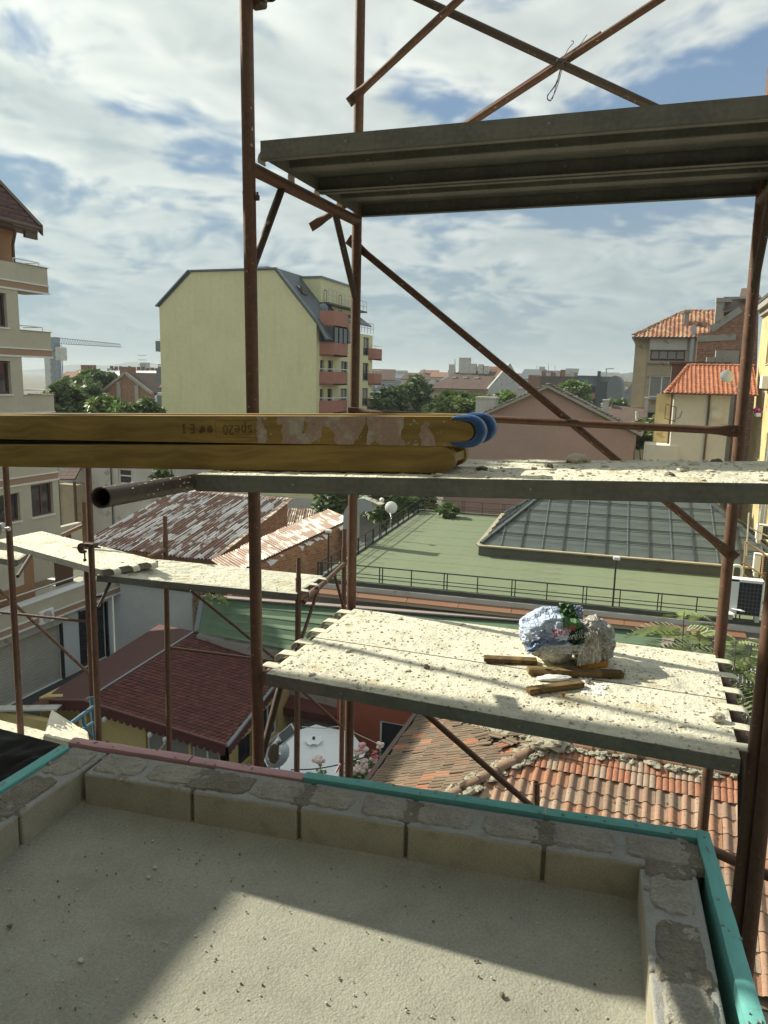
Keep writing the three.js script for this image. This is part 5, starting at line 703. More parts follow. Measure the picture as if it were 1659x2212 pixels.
// ---------------------------------------------------------------- pink gable house
seed(62);
{
  const z = -49.5, o = thing('gable_house', 'house with a plain dusky pink gable wall facing the terrace', 'house', V3(-6, GY, z)); const P = (x, y) => { const q = at(x, y, { Z: z }); return [q.x, q.y]; };
  const ap = P(1185, 838), er = P(1372, 935), el = [2 * ap[0] - er[0] - 1.2, er[1] - 0.55];
  part('wall', [face(V3(0, 0, z), '+z', [[el[0], GY], [er[0], GY], er, ap, el], [], 0.35), box(er[0] - 0.3, GY, z - 5, er[0], er[1], z - 0.36), box(el[0], GY, z - 5, el[0] + 0.3, el[1], z - 0.36)], M.pinkWall, o);
  const sl = (a, b) => { const d = V3(b[0] - a[0], b[1] - a[1], 0).normalize(), e = V3(b[0], b[1], z + 0.25).addScaledVector(d, 0.5), t = V3(a[0], a[1], z + 0.25); return [t, e, e.clone().setZ(z - 5), t.clone().setZ(z - 5)].map((v) => v.add(V3(0, 0.08, 0))); };
  part('roof', [slab(sl(ap, er), 0.14), slab(sl(ap, el), 0.14)], M.tileGrey, o);
  const q1 = sl(ap, er), q2 = sl(ap, el); part('verge', [beam(q1[0].clone().add(V3(0, 0.02, 0.03)), q1[1].clone().add(V3(0, 0.02, 0.03)), 0.22, 0.16), beam(q2[0].clone().add(V3(0, 0.02, 0.03)), q2[1].clone().add(V3(0, 0.02, 0.03)), 0.22, 0.16)], M.concrete, o);
  { const vt = []; for (let i = 0; i < 26; i++) { const t = i / 26; for (const q of [q1, q2]) vt.push(lump(q[0].clone().lerp(q[1], t).add(V3(0, 0.16, -0.1)), 0.22, 0.06, 0.14, 1, 0.3)); } part('verge_tiles', vt, M.tileGrey, o).userData.kind = 'stuff'; }
  const chim = (x0, x1, y0, y1, zz) => { const a = at(x0, y1, { Z: zz }), b = at(x1, y0, { Z: zz }); return [box(a.x, a.y - 1, zz - 1.0, b.x, b.y - 0.12, zz), box(a.x - 0.06, b.y - 0.118, zz - 1.06, b.x + 0.06, b.y, zz + 0.06)]; };
  part('chimney', chim(1026, 1071, 858, 912, z - 0.5), M.dullWhite, o, 'broad pale chimney left of the gable'); part('chimney', chim(1115, 1135, 837, 880, z - 6), M.dullWhite, o, 'slim pale chimney behind the left slope'); part('chimney', chim(1228, 1243, 855, 880, z - 6), M.dullWhite, o, 'small pale chimney behind the right slope');
}
{ // low hipped roof right of the pink gable
  const o = thing('low_house', 'low house with a brown hipped tile roof right of the pink gable', 'house', V3(1, GY, -64)), z = -62; const Y = (x, y, zz) => at(x, y, { Z: zz });
  const a = Y(1290, 905, z), b = Y(1400, 918, z), c = Y(1398, 883, z - 5), d = Y(1325, 884, z - 5); part('roof', [slab([a, b, c, d], 0.15), slab([a.clone().add(V3(-2.5, -0.1, -7)), a, d, d.clone().add(V3(0, 0, -3))], 0.15)], M.tileBrown, o); part('wall', box(a.x + 0.3, GY, z - 9, b.x - 0.3, a.y - 0.12, z + 0.2 - 0.4), M.greyBeige, o); part('ridge', beam(c.clone().add(V3(0, 0.05, 0)), d.clone().add(V3(0, 0.05, 0)), 0.3, 0.2), M.clay[4], o);
  const ch = (x0, x1, y0, y1, zz) => { const p = Y(x0, y1, zz), q = Y(x1, y0, zz); part('chimney', [box(p.x, p.y - 0.8, zz - 0.8, q.x, q.y, zz), box(p.x - 0.06, q.y + 0.002, zz - 0.86, q.x + 0.06, q.y + 0.14, zz + 0.06)], M.dullWhite, o); }; ch(1301, 1315, 867, 890, z - 4); ch(1391, 1401, 862, 885, z - 4); part('chimney', [tube(Y(1376, 905, z - 1), Y(1376, 888, z - 1), 0.12, 8)], M.dullWhite, o);
}
// ---------------------------------------------------------------- cream house with the red tile roof
seed(63);
{
  const z = -50, o = thing('cream_house', 'narrow cream house with a bright red tile hip roof and dark rain pipe', 'house', V3(2.5, GY, z)); const P = (x, y, zz = z) => at(x, y, { Z: zz });
  const L = P(1457, 848), Rr = P(1557, 838);
  part('wall', [face(V3(0, 0, z), '+z', [[L.x + 0.02, GY], [4.2, GY], [4.2, -0.55], [L.x + 0.02, -0.55]], [], 0.3), box(L.x, GY, z - 9, L.x + 0.3, -0.55, z - 0.31)], M.creamWall, o);
  part('wall', box(L.x + 0.05, GY, z + 0.001, Rr.x + 0.35, -5.55, z + 0.03), wall([0.50, 0.46, 0.35]), o, 'yellower lower half of the wall');
  // roof: hip with S-tiles on the slope facing us
  const e0 = P(1436, 842, z + 0.6), e1 = P(1590, 832, z + 0.6), ey = -0.42; e0.y = e1.y = ey; const tp = P(1487, 789, z - 3.2), tr = V3(5.6, tp.y, tp.z);
  const S = V3(0, ey - tp.y, e0.z - tp.z).normalize(), N = V3(0, S.z, -S.y), U = X1; const Ls = Math.hypot(ey - tp.y, e0.z - tp.z); const hip = (s) => lerp(tp.x, L.x - 0.45, s / Ls);
  part('roof_deck', [slab([V3(L.x - 0.45, ey, e0.z), V3(5.6, ey, e0.z), tr, tp].map((v) => v.clone().add(V3(0, -0.06, 0))), 0.08), slab([V3(L.x - 0.45, ey, e0.z - 7), V3(L.x - 0.45, ey, e0.z), tp].map((v) => v.clone().add(V3(0, -0.06, 0))), 0.08), slab([V3(L.x - 0.45, ey, z - 9), V3(L.x - 0.45, ey, e0.z - 6.9), tp, tp.clone().setZ(z - 9)].map((v) => v.clone().add(V3(0, -0.05, 0))), 0.08)], M.tileFarRed, o);
  const red = [wall([0.44, 0.165, 0.09]), wall([0.39, 0.145, 0.08]), wall([0.48, 0.19, 0.105])]; const w = 0.25, l = 0.36;
  tileField(o, V3(L.x - 0.45, tp.y, tp.z), U, S, N, w, l, 26, Math.ceil(Ls / l), (u, s) => L.x - 0.45 + u > hip(s) && L.x - 0.45 + u < 5.5, red, [tileGeo(w, l * 1.1, 0.6, 0.05, 8)], { most: 260, partName: 'roof_tile' });
  { const S2 = V3(L.x - 0.45 - tp.x, ey - tp.y, 0).normalize(), U2 = V3(0, 0, 1), N2 = V3(-S2.y * 0 - S2.y, S2.x * -1, 0); N2.set(S2.y, -S2.x, 0); if (N2.y < 0) N2.negate(); tileField(o, V3(tp.x, tp.y, tp.z - 3.4), U2, S2, N2, w, l, 28, 12, (u, s) => { const k = s / Math.hypot(L.x - 0.45 - tp.x, ey - tp.y); return k < 1 && Math.abs(u - 3.4) < k * 3.6; }, red, [tileGeo(w, l * 1.1, 0.6, 0.05, 6)], { most: 0, partName: 'roof_tile' }); }
  ridgeCaps(o, tp, V3(L.x - 0.42, ey + 0.02, e0.z), 0.4, 0.12, red, red[1], 0); ridgeCaps(o, tp, tr, 0.4, 0.12, red, red[1], 0);
  part('gutter', [tube(V3(L.x - 0.5, ey - 0.06, e0.z + 0.06), V3(4.7, ey - 0.06, e0.z + 0.06), 0.08, 8), tube(V3(3.05, ey - 0.1, z + 0.09), V3(3.05, GY, z + 0.09), 0.06, 8), tube(V3(L.x - 0.12, ey - 0.1, z + 0.1), V3(L.x - 0.12, -3.6, z + 0.1), 0.05, 8)], M.brownFrame, o);
  // balconies on the left flank
  part('balcony', [box(L.x - 1.5, -4.75, z - 2.6, L.x + 0.5, -3.7, z + 0.2), box(L.x - 1.2, -8.4, z - 2.6, L.x, -7.5, z + 0.1)], M.creamWall, o); part('wall', [box(L.x - 0.9, -9, z - 2.4, L.x - 0.001, -4.76, z - 2.2), box(L.x - 1.0, -3.69, z - 2.4, L.x - 0.001, -0.6, z - 2.2)], M.ochre, o);
  railing([P(1436, 905, z + 0.1), P(1458, 912, z + 0.1)], 0.9, { posts: 0.25, r: 0.02, rails: [1, 0.05], mat: M.darkFrame, parent: o });
  { const d = P(1547, 894), di = thing('satellite_dish', 'pale satellite dish on the cream wall beside the rain pipe', 'satellite dish', d); const g = new THREE.SphereGeometry(0.62, 18, 5, 0, 6.2832, 0, 0.6); g.translate(0, -0.56, 0); g.rotateX(1.3); g.rotateZ(-0.25); g.translate(d.x, d.y, z + 0.5); part('dish', [flat(g)], M.dullWhite, di); part('arm', [tube(V3(d.x, d.y - 0.2, z + 0.02), V3(d.x, d.y, z + 0.4), 0.03, 6), tube(V3(d.x + 0.3, d.y - 0.6, z + 0.1), V3(d.x + 0.75, d.y - 0.6, z + 0.1), 0.02, 6)], M.rail, di); }
  { const d = P(1571, 812, z + 2), di = thing('satellite_dish', 'dark-rimmed satellite dish above the red tile roof', 'satellite dish', d); const g = new THREE.SphereGeometry(0.66, 18, 5, 0, 6.2832, 0, 0.6); g.translate(0, -0.6, 0); g.rotateX(1.2); g.rotateZ(-0.7); g.translate(d.x, d.y, d.z); part('dish', [flat(g)], M.duct, di); part('arm', [tube(d.clone().add(V3(0, -0.2, -0.1)), d.clone().add(V3(0.7, -0.7, -0.3)), 0.03, 6)], M.rail, di); }
  part('cable', [curveTube([P(1461, 905, z + 0.03), P(1468, 902, z + 0.03), P(1474, 888, z + 0.03)], 0.02)], M.gutter, o);
  // dormer block with dark roof behind the hip
  part('dormer', [box(L.x - 0.2, -0.6, z - 7, L.x + 3.2, 1.35, z - 4.5)], std({ color: [0.09, 0.07, 0.055], roughness: 0.8 }), o); part('dormer_roof', [box(L.x - 0.4, 1.352, z - 7.2, L.x + 3.4, 1.5, z - 4.3)], M.tileBrown, o);
}
// ---------------------------------------------------------------- yellow peeling facade at the right edge
seed(64);
{
  const X = 5.9, o = thing('apartment_block', 'yellow peeling apartment facade at the right edge behind the post', 'building', V3(X + 5, GY, -45)), F0 = V3(X, 0, 0); const P = (x, y) => { const q = at(x, y, { X }); return [q.z, q.y]; };
  const cols = [[-50.2, -48.9], [-46.3, -45.2], [-42, -40.8]], rows = [-12.3, -9.6, -6.9, -4.2, -1.5, 1.2]; const hs = []; for (const [a, b] of cols) for (const y of rows) hs.push([a, y + 0.1, b, y + 1.75]);
  part('wall', [face(F0, '-x', [[-54, GY], [-30, GY], [-30, 4.6], [-54, 4.6]], hs.map((h) => rect(...h)), 0.3), box(X + 0.31, GY, -54, X + 11, 4.6, -53.7), box(X + 0.31, GY, -53.69, X + 1.5, 3, -30)], M.ochre, o);
  for (const h of hs) win(o, F0, '-x', ...h, { bars: [0.5], cross: [0.7], inset: 0.1, sill: M.dullWhite, curtain: 0.5 });
  part('cornice', [box(X - 0.45, 4.6, -54.2, X + 1, 4.95, -30), box(X - 0.2, 4.3, -54.05, X, 4.6, -30)], M.concrete, o); part('roof', [slab([V3(X - 0.5, 4.95, -30), V3(X - 0.5, 4.95, -54.3), V3(X + 5, 7.6, -54.3), V3(X + 5, 7.6, -30)], 0.15)], M.tileGrey, o);
  part('rain_pipe', [tube(V3(X - 0.12, GY, -44.0), V3(X - 0.12, 4.4, -44.0), 0.09, 10), tube(V3(X - 0.1, GY, -42.9), V3(X - 0.1, 4.4, -42.9), 0.07, 10)], M.duct, o);
  const ac = thing('air_conditioner', 'white air conditioner on the yellow facade', 'air conditioner', V3(X - 0.2, 0, -47.8)); part('case', box(X - 0.42, -0.1, -48.2, X - 0.08, 0.6, -47.3, 0.03), M.plasticWhite, ac); part('bracket', [box(X - 0.40, -0.22, -48.1, X, -0.12, -48.05), box(X - 0.40, -0.22, -47.45, X, -0.12, -47.4)], M.darkFrame, ac);
  const fb = thing('flower_box', 'window box with purple flowers on the yellow facade', 'planter', V3(X - 0.2, -1.9, -49.5)); part('box', box(X - 0.32, -1.72, -50.1, X - 0.06, -1.5, -49.0, 0.02), M.whiteFrame, fb); part('flowers', [...Array(24)].map(() => lump(V3(X - 0.2 + rr(-0.15, 0.1), -1.38 + rr(-0.1, 0.12), -49.55 + rr(-0.55, 0.55)), 0.09, 0.08, 0.09, 1, 0.4)), std({ color: [0.42, 0.05, 0.20], roughness: 0.8 }), fb);
  // antennas and rail on its roof
  railing([V3(X + 0.1, 5.0, -38), V3(X + 0.1, 5.0, -33)], 2.6, { posts: 0.35, r: 0.02, rails: [1], mat: M.darkFrame, parent: o });
}
// ---------------------------------------------------------------- stepped brick party walls and the old apartment house behind
seed(65);
{
  const z = -64, o = thing('brick_house', 'tall house with a bare brick party wall stepping up to the right', 'building', V3(5, GY, z)); const P = (x, y) => { const q = at(x, y, { Z: z }); return [q.x, q.y]; };
  part('wall', [face(V3(0, 0, z), '+z', [[P(1503, 900)[0], GY], [8, GY], P(1640, 648), P(1598, 662), P(1556, 692), P(1535, 706), P(1533, 718), P(1508, 720), P(1502, 800)], [], 0.4)], M.brick, o);
  part('concrete_band', [beam(V3(...P(1506, 732), z + 0.03), V3(...P(1590, 728), z + 0.03), 0.08, 0.45), beam(V3(...P(1536, 712), z + 0.03), V3(...P(1600, 668), z + 0.03), 0.1, 0.5)], M.concrete, o);
  part('chimney', [box(P(1544, 700)[0], P(1544, 720)[1], z - 1.4, P(1562, 700)[0], P(1550, 652)[1], z - 0.3), box(P(1543, 700)[0], P(1550, 652)[1], z - 1.5, P(1577, 700)[0], P(1550, 650)[1] + 0.25, z - 0.2), box(P(1562, 700)[0], P(1544, 720)[1], z - 3, P(1620, 700)[0], P(1600, 642)[1], z - 1.6), box(P(1561, 700)[0], P(1600, 642)[1], z - 3.1, P(1622, 700)[0], P(1600, 642)[1] + 0.2, z - 1.5)], M.concrete, o);
  part('roof', [slab([V3(...P(1545, 680), z - 0.6), V3(...P(1606, 668), z - 0.6), V3(...P(1600, 655), z - 2.5), V3(...P(1560, 658), z - 2.5)], 0.15), slab([V3(...P(1600, 642), z - 1), V3(...P(1650, 640), z - 1), V3(...P(1650, 600), z - 6), V3(...P(1618, 620), z - 6)], 0.2)], M.tileBrown, o);
  part('wall', [box(P(1515, 880)[0], GY, z + 0.4, P(1532, 880)[0], P(1515, 772)[1], z + 1.2), box(P(1533, 880)[0], GY, z + 0.4, P(1582, 880)[0], P(1533, 758)[1], z + 1.2)], M.concrete, o, 'patched low wall before the bricks');
}
{
  const z = -74, o = thing('apartment_block', 'old grey-beige apartment house with glazed balconies and a red tile hip roof', 'building', V3(1.5, GY, z)); const P = (x, y) => { const q = at(x, y, { Z: z }); return [q.x, q.y]; };
  const l = P(1400, 800)[0], r = P(1500, 800)[0], top = P(1450, 727)[1]; const bays = [[1404, 757, 1481, 779], [1400, 812, 1458, 857], [1393, 890, 1452, 935]]; const hs = bays.map(([x0, y0, x1, y1]) => { const a = P(x0, y1), b = P(x1, y0); return [a[0], a[1], b[0], b[1]]; });
  part('wall', [face(V3(0, 0, z), '+z', [[l - 0.1, GY], [r + 1.8, GY], [r + 1.8, top], [l - 0.1, top]], hs.map((h) => rect(...h)), 0.4), box(l - 1.3, GY, z - 9, l - 0.11, top, z - 0.6)], M.greyBeige, o);
  win(o, V3(0, 0, z), '+z', ...hs[0], { bars: [0.25, 0.5, 0.75], frame: M.brownFrame, fw: 0.10, curtain: 0.8 }); win(o, V3(0, 0, z), '+z', ...hs[1], { bars: [0.5], fw: 0.10, curtain: 1 }); win(o, V3(0, 0, z), '+z', ...hs[2], { bars: [0.42], cross: [0.55], fw: 0.1 });
  part('panel', [box(hs[0][0] - 0.1, hs[0][3] + 0.05, z + 0.02, hs[0][2] + 0.1, top - 0.15, z + 0.12), box(l - 1.1, GY, z - 0.4, l - 0.15, P(1390, 885)[1], z + 0.25)], M.dullWhite, o); part('ledge', [0, 1].map((i) => box(l - 0.15, hs[i][1] - 0.25, z - 0.02, r - 0.6, hs[i][1] - 0.02, z + 0.25)), M.concrete, o);
  part('air_duct', [box(P(1486, 800)[0], P(1486, 840)[1], z + 0.05, P(1494, 800)[0], P(1486, 702)[1], z + 0.4)], M.duct, o);
  // side windows on the left flank
  for (const y of [2.6, -0.2, -3]) win(o, V3(l - 1.3, 0, 0), '-x', z - 5, y, z - 3.6, y + 1.5, { inset: -0.02, bars: [0.5] });
  const e = top, a = V3(l - 1.5, e, z + 0.4), b = V3(r + 2.2, e, z + 0.4), t0 = at(1478, 672, { Z: z - 5 }), t1 = V3(r + 4, t0.y, z - 5), c = V3(l - 1.5, e, z - 10);
  part('roof_deck', [slab([a, b, t1, t0], 0.1), slab([c, a, t0], 0.1)], M.tileFar, o); const S = V3(0, a.y - t0.y, a.z - t0.z), Ls = S.length(); S.normalize(); const N = V3(0, S.z, -S.y); const tm = [wall([0.36, 0.15, 0.08]), wall([0.42, 0.20, 0.11]), wall([0.28, 0.13, 0.08]), wall([0.46, 0.30, 0.18])];
  tileField(o, V3(l - 1.5, t0.y, t0.z).addScaledVector(N, 0.05), X1, S, N, 0.36, 0.42, 22, Math.ceil(Ls / 0.42), (u, s) => l - 1.5 + u > lerp(t0.x, l - 1.5, s / Ls) && u < 8.2, tm, [tileGeo(0.36, 0.46, 0.6, 0.07, 6)], { most: 200, partName: 'roof_tile' });
  part('cornice', [box(l - 1.55, e - 0.18, z + 0.3, r + 2.2, e - 0.02, z + 0.5), box(l - 1.6, e - 0.18, z - 10, l - 1.4, e - 0.02, z + 0.29)], M.gutter, o);
  part('chimney', [box(P(1478, 700)[0], P(1478, 706)[1], z - 2.5, P(1489, 700)[0], P(1478, 672)[1], z - 1.6), box(P(1476, 700)[0], P(1478, 672)[1], z - 2.6, P(1491, 700)[0], P(1478, 672)[1] + 0.2, z - 1.5)], M.concrete, o); part('roof_window', beam(at(1507, 699, { Z: z - 1.5 }), at(1517, 697, { Z: z - 1.5 }), 0.5, 0.1), M.gutter, o);
  ridgeCaps(o, t0, a.clone().add(V3(0, 0.08, 0)), 0.5, 0.16, tm, M.concrete, 1); ridgeCaps(o, t0, t1, 0.5, 0.16, tm, M.concrete, 1);
}
// ---------------------------------------------------------------- big yellow apartment house with the blind gable
seed(71);
{
  const z = -66, o = thing('apartment_block', 'big pale yellow apartment house with a blind gable wall and salmon balconies', 'building', V3(-37, GY, z)); const P = (x, y) => { const q = at(x, y, { Z: z }); return [q.x, q.y]; };
  const l = P(344, 663), r = P(683, 700), tl = P(409, 588), tr = P(598, 583); r[0] = (r[0] + P(683, 890)[0]) / 2; l[0] = (l[0] + P(350, 890)[0]) / 2; const eY = (l[1] + 0), X = r[0], D = 15;
  tl[1] = tr[1] = (tl[1] + tr[1]) / 2;
  part('wall', [face(V3(0, 0, z), '+z', [[l[0], GY], [r[0], GY], [r[0], r[1]], tr, tl, [l[0], l[1]]], [], 0.4)], M.yellowWall, o);
  part('plinth', box(l[0], GY, z + 0.002, r[0] + 0.1, -11.6, z + 0.12), M.dullWhite, o);
  // right flank
  const F0 = V3(X, 0, 0), fl = 2.72, y0 = 4.75; const rows = [0, 1, 2, 3, 4, 5].map((k) => y0 - 2.55 - k * fl), wc = [66.0 + 6.0, 66 + 12.1]; const hs = [];
  for (const y of rows) for (const u of wc) hs.push([u, y + 0.25, u + 1.75, y + 2.1]);
  const door = []; rows.forEach((y, k) => { if (k) door.push([66.9, y - 0.02, 67.8, y + 2.1], [68.7, y - 0.02, 69.9, y + 2.1]); });
  part('wall', [face(F0, '+x', [[66.41, GY], [66 + D, GY], [66 + D, y0 - 0.15], [66.41, y0 - 0.15]], [...hs, ...door].map((h) => rect(...h)), 0.35), box(l[0] + 0.01, GY, z - D, X - 0.36, 2, z - D + 0.4), box(l[0], GY, z - D, l[0] + 0.35, l[1], z - 0.41)], M.yellowWall, o);
  for (const h of hs) win(o, F0, '+x', ...h, { frame: M.darkFrame, bars: [0.45], cross: [0.3], inset: 0.16, fw: 0.09, sill: M.gutter, curtain: rnd() < 0.5 ? 0.6 : 0 });
  for (const h of door) win(o, F0, '+x', ...h, { frame: M.darkFrame, bars: [], inset: 0.2, fw: 0.1, name: 'balcony_door' });
  rows.forEach((y, k) => {
    const zz0 = -66.7, zz1 = -71.6; const ol = [[0, 0], [1.5, 0.9], [1.5, 4.1], [0, 4.9]];
    const bal = (za, zb, yy, h, m = M.salmon, out = 1.15) => { const a = [V3(X + 0.002, 0, za), V3(X + out, 0, za - 0.75), V3(X + out, 0, zb + 0.75), V3(X + 0.002, 0, zb)]; const g = []; for (let i = 0; i < 3; i++) { const n = a[i + 1].clone().sub(a[i]).cross(Y1).normalize(); g.push(slab([a[i].clone().setY(yy), a[i + 1].clone().setY(yy), a[i + 1].clone().setY(yy + h), a[i].clone().setY(yy + h)], 0.12)); } g.push(slab(a.map((p) => p.clone().setY(yy + 0.14)), 0.13, Y1)); return { g, a }; };
    const b = bal(zz0, zz1, y - 0.25, 1.25); part('balcony', b.g, M.salmon, o);
    if (k === 0) { const t = bal(zz0, zz1, y + 2.45, 1.45); part('balcony', t.g, M.salmon, o); // the top one is glazed
      for (let i = 0; i < 3; i++) { const a = b.a[i], c = b.a[i + 1], n = i === 1 ? 3 : 1; for (let j = 0; j < n; j++) { const p = a.clone().lerp(c, j / n).setY(y + 1.02), q = a.clone().lerp(c, (j + 1) / n).setY(y + 1.02); part('glazing', slab([p, q, q.clone().setY(y + 2.42), p.clone().setY(y + 2.42)], 0.04), M.glass, o); part('glazing_frame', [beam(p.clone().setY(y + 1.73), p.clone().setY(y + 1.74), 0.1, 0.1), tube(p, p.clone().setY(y + 2.42), 0.07, 6), tube(q, q.clone().setY(y + 2.42), 0.07, 6)], M.darkFrame, o); } } }
    else { const hr = b.a.map((p) => p.clone().setY(y + 1.25)); part('handrail', [tube(hr[0], hr[1], 0.04, 6), tube(hr[1], hr[2], 0.04, 6), tube(hr[2], hr[3], 0.04, 6), ...[hr[1], hr[2]].map((p) => tube(p, p.clone().setY(y + 1), 0.03, 6))], M.whiteTrim, o); }
    const b2 = bal(-66 - D + 1.3, -66 - D - 2.5, y - 0.25, 1.25, M.salmon, 0.5); part('balcony', b2.g, M.salmon, o); const h2 = b2.a.map((p) => p.clone().setY(y + 1.3)); part('handrail', [tube(h2[0], h2[1], 0.04, 6), tube(h2[1], h2[2], 0.04, 6), tube(h2[1], h2[1].clone().setY(y + 1), 0.03, 6)], M.whiteTrim, o);
    // grey balconies peeping out on the left flank
    if (k < 5) { part('balcony', [box(l[0] - 1.0, y + (k ? -0.1 : 0.35) - 0.4, z - 3.5, l[0] - 0.002, y + 1.0, z - 0.6)], M.blueGrey, o); part('handrail', [tube(V3(l[0] - 0.9, y + 1.22, z - 0.6), V3(l[0] - 0.1, y + 1.22, z - 0.6), 0.05, 6)], M.whiteTrim, o); }
  });
  // mansard roof with roof windows, edge flashings and a set-back top floor
  const m0 = V3(r[0] + 0.25, r[1] + 0.15, z + 0.1), m1 = V3(tr[0], tr[1] + 0.15, z + 0.1), mb = V3(m0.x + 1.0, m0.y - 2.2, z); const zE = z - 7;
  part('mansard', [slab([m0, m0.clone().setZ(zE), m1.clone().setZ(zE), m1], 0.25), slab([mb.clone().setX(m0.x + 0.9).setY(m0.y - 1.5), mb.clone().setX(m0.x + 0.9).setY(m0.y - 1.5).setZ(zE), m0.clone().setZ(zE), m0], 0.25), slab([V3(tl[0], tl[1] + 0.15, z + 0.1), V3(tl[0], tl[1] + 0.15, z - D), V3(l[0] - 0.2, l[1] + 0.15, z - D), V3(l[0] - 0.2, l[1] + 0.15, z + 0.1)], 0.25)], M.slate, o);
  part('roof', [box(tl[0], tl[1] + 0.02, z - D, tr[0], tl[1] + 0.16, z + 0.12)], M.gutter, o);
  part('edge_flashing', [beam(m0, m1, 0.35, 0.16), beam(m0, V3(m0.x + 0.9, m0.y - 1.5, z + 0.1), 0.35, 0.16), beam(V3(tl[0], tl[1] + 0.18, z + 0.1), V3(l[0] - 0.3, l[1] + 0.05, z + 0.1), 0.3, 0.14), beam(V3(tl[0], tl[1] + 0.14, z + 0.1), m1, 0.3, 0.12)], M.gutter, o);
  const md = m0.clone().sub(m1); const rw = (t, zz) => { const a = m1.clone().addScaledVector(md, t).setZ(zz), b = m1.clone().addScaledVector(md, t + 0.16).setZ(zz); const n = V3(-md.y, md.x, 0).normalize(); if (n.y < 0) n.negate(); return slab([a, b, b.clone().setZ(zz - 1.0), a.clone().setZ(zz - 1.0)].map((p) => p.addScaledVector(n, 0.14)), 0.08); }; part('roof_window', rw(0.30, z - 1.4), M.glass, o); part('roof_window', rw(0.86, z - 1.6), M.glass, o);
  part('top_floor', [box(tr[0] - 2.5, 2, z - D + 1, tr[0] + 2.4, tr[1] - 0.2, z - 4.6)], M.yellowWall, o); part('top_floor_coping', box(tr[0] - 2.6, tr[1] - 0.198, z - D + 0.9, tr[0] + 2.55, tr[1], z - 4.5), M.gutter, o); win(o, V3(tr[0] + 2.4, 0, 0), '+x', 66 + 5.4, 7.3, 66 + 6.1, 8.5, { inset: -0.02, frame: M.brownFrame, bars: [] }); win(o, V3(tr[0] + 2.4, 0, 0), '+x', 66 + 9.2, 6.8, 66 + 10.0, 8.4, { inset: -0.02, frame: M.brownFrame, bars: [] });
  railing([V3(X + 0.05, y0 + 0.0, -72), V3(X + 0.05, y0, -66 - D)], 1.1, { posts: 0.9, r: 0.03, rails: [1, 0.5], mat: M.rail, parent: o }); railing([V3(tr[0] + 3.3, 7.4, -70.5), V3(tr[0] + 3.3, 7.1, -66 - D)], 1.1, { posts: 1.1, r: 0.03, rails: [1, 0.5], mat: M.rail, parent: o });
  part('terrace_slab', box(tr[0] + 0.2, 7.05, -66 - D, tr[0] + 3.4, 7.2, -70.4), M.slate, o); part('canopy', [slab([V3(X - 1.5, 6.6, -72), V3(X - 0.1, 5.6, -72), V3(X - 0.1, 5.6, -66 - D), V3(X - 1.5, 6.6, -66 - D)], 0.1)], M.slate, o);
  { const p = V3(X - 1.0, 6.6, -69.8), di = thing('satellite_dish', 'dark satellite dish at the roof edge of the yellow apartment house', 'satellite dish', p); const g = new THREE.SphereGeometry(0.85, 16, 5, 0, 6.2832, 0, 0.6); g.translate(0, -0.75, 0); g.rotateX(1.3); g.rotateY(0.6); g.translate(p.x, p.y, p.z); part('dish', [flat(g)], M.gutter, di); part('arm', tube(p, p.clone().add(V3(0, -1, -0.2)), 0.05, 6), M.gutter, di); }
  part('chimney', box(tl[0] + 5.2, tl[1] + 0.165, z - 4, tl[0] + 7.2, tl[1] + 0.75, z - 2.6), M.dullWhite, o);
}
// ---------------------------------------------------------------- crane and buildings behind the left block
seed(72);
{
  const d = 210, A = (x, y, q = d) => at(x, y, { d: q }); const o = thing('tower_crane', 'pale blue-grey tower crane with its jib pointing right', 'crane', A(117, 900).setY(GY)); const mm = std({ color: [0.20, 0.24, 0.27], roughness: 0.6 });
  const jib = [], a = A(122, 742), b = A(262, 750), n = 26, h0 = 1.6; for (let i = 0; i < n; i++) { const p = a.clone().lerp(b, i / n), q = a.clone().lerp(b, (i + 1) / n), h = lerp(h0, 0.8, i / n), m = p.clone().lerp(q, 0.5).add(V3(0, h, 0)); jib.push(tube(p, q, 0.10, 5), tube(p, m, 0.06, 4), tube(m, q, 0.06, 4)); if (i) jib.push(tube(m.clone().sub(q.clone().sub(p)), m, 0.10, 5)); } part('jib', jib, mm, o);
  const mast = [], m0 = A(116, 745), m1 = V3(m0.x, GY, m0.z); for (const [dx, dz] of [[-0.9, 0], [0.9, 0], [-0.9, -1.8], [0.9, -1.8]]) mast.push(tube(m1.clone().add(V3(dx, 0, dz)), m0.clone().add(V3(dx, 0, dz)), 0.12, 5)); for (let y = GY; y < m0.y - 1.5; y += 1.7) for (const s of [-1, 1]) mast.push(tube(V3(m0.x - 0.9 * s, y, m0.z), V3(m0.x + 0.9 * s, y + 1.7, m0.z), 0.07, 4)); part('mast', mast, mm, o);
  part('cab', [box(m0.x + 1.2, m0.y - 4.2, m0.z - 1, m0.x + 3.6, m0.y - 0.6, m0.z + 1, 0.2)], M.dullWhite, o); part('machinery', [box(m0.x - 3, m0.y - 1.3, m0.z - 1.2, m0.x + 1.0, m0.y + 0.6, m0.z + 1)], mm, o); const hk = A(135, 762); part('hook', [tube(A(135, 748), hk, 0.06, 4), box(hk.x - 0.6, hk.y - 1.0, hk.z - 0.4, hk.x + 0.6, hk.y, hk.z + 0.4, 0.2), tube(hk, A(136, 800), 0.05, 4)], mm, o);
}
const block = (name, label, x0, x1, yTop, d, depth, m, extra) => { const a = at(x0, yTop, { d }), b = at(x1, yTop, { d }); const o = thing(name, label, 'building', V3((a.x + b.x) / 2, GY, a.z)); part('wall', box(a.x, GY, a.z - depth, b.x, a.y, a.z), m, o); if (extra) extra(o, a, b); return o; };
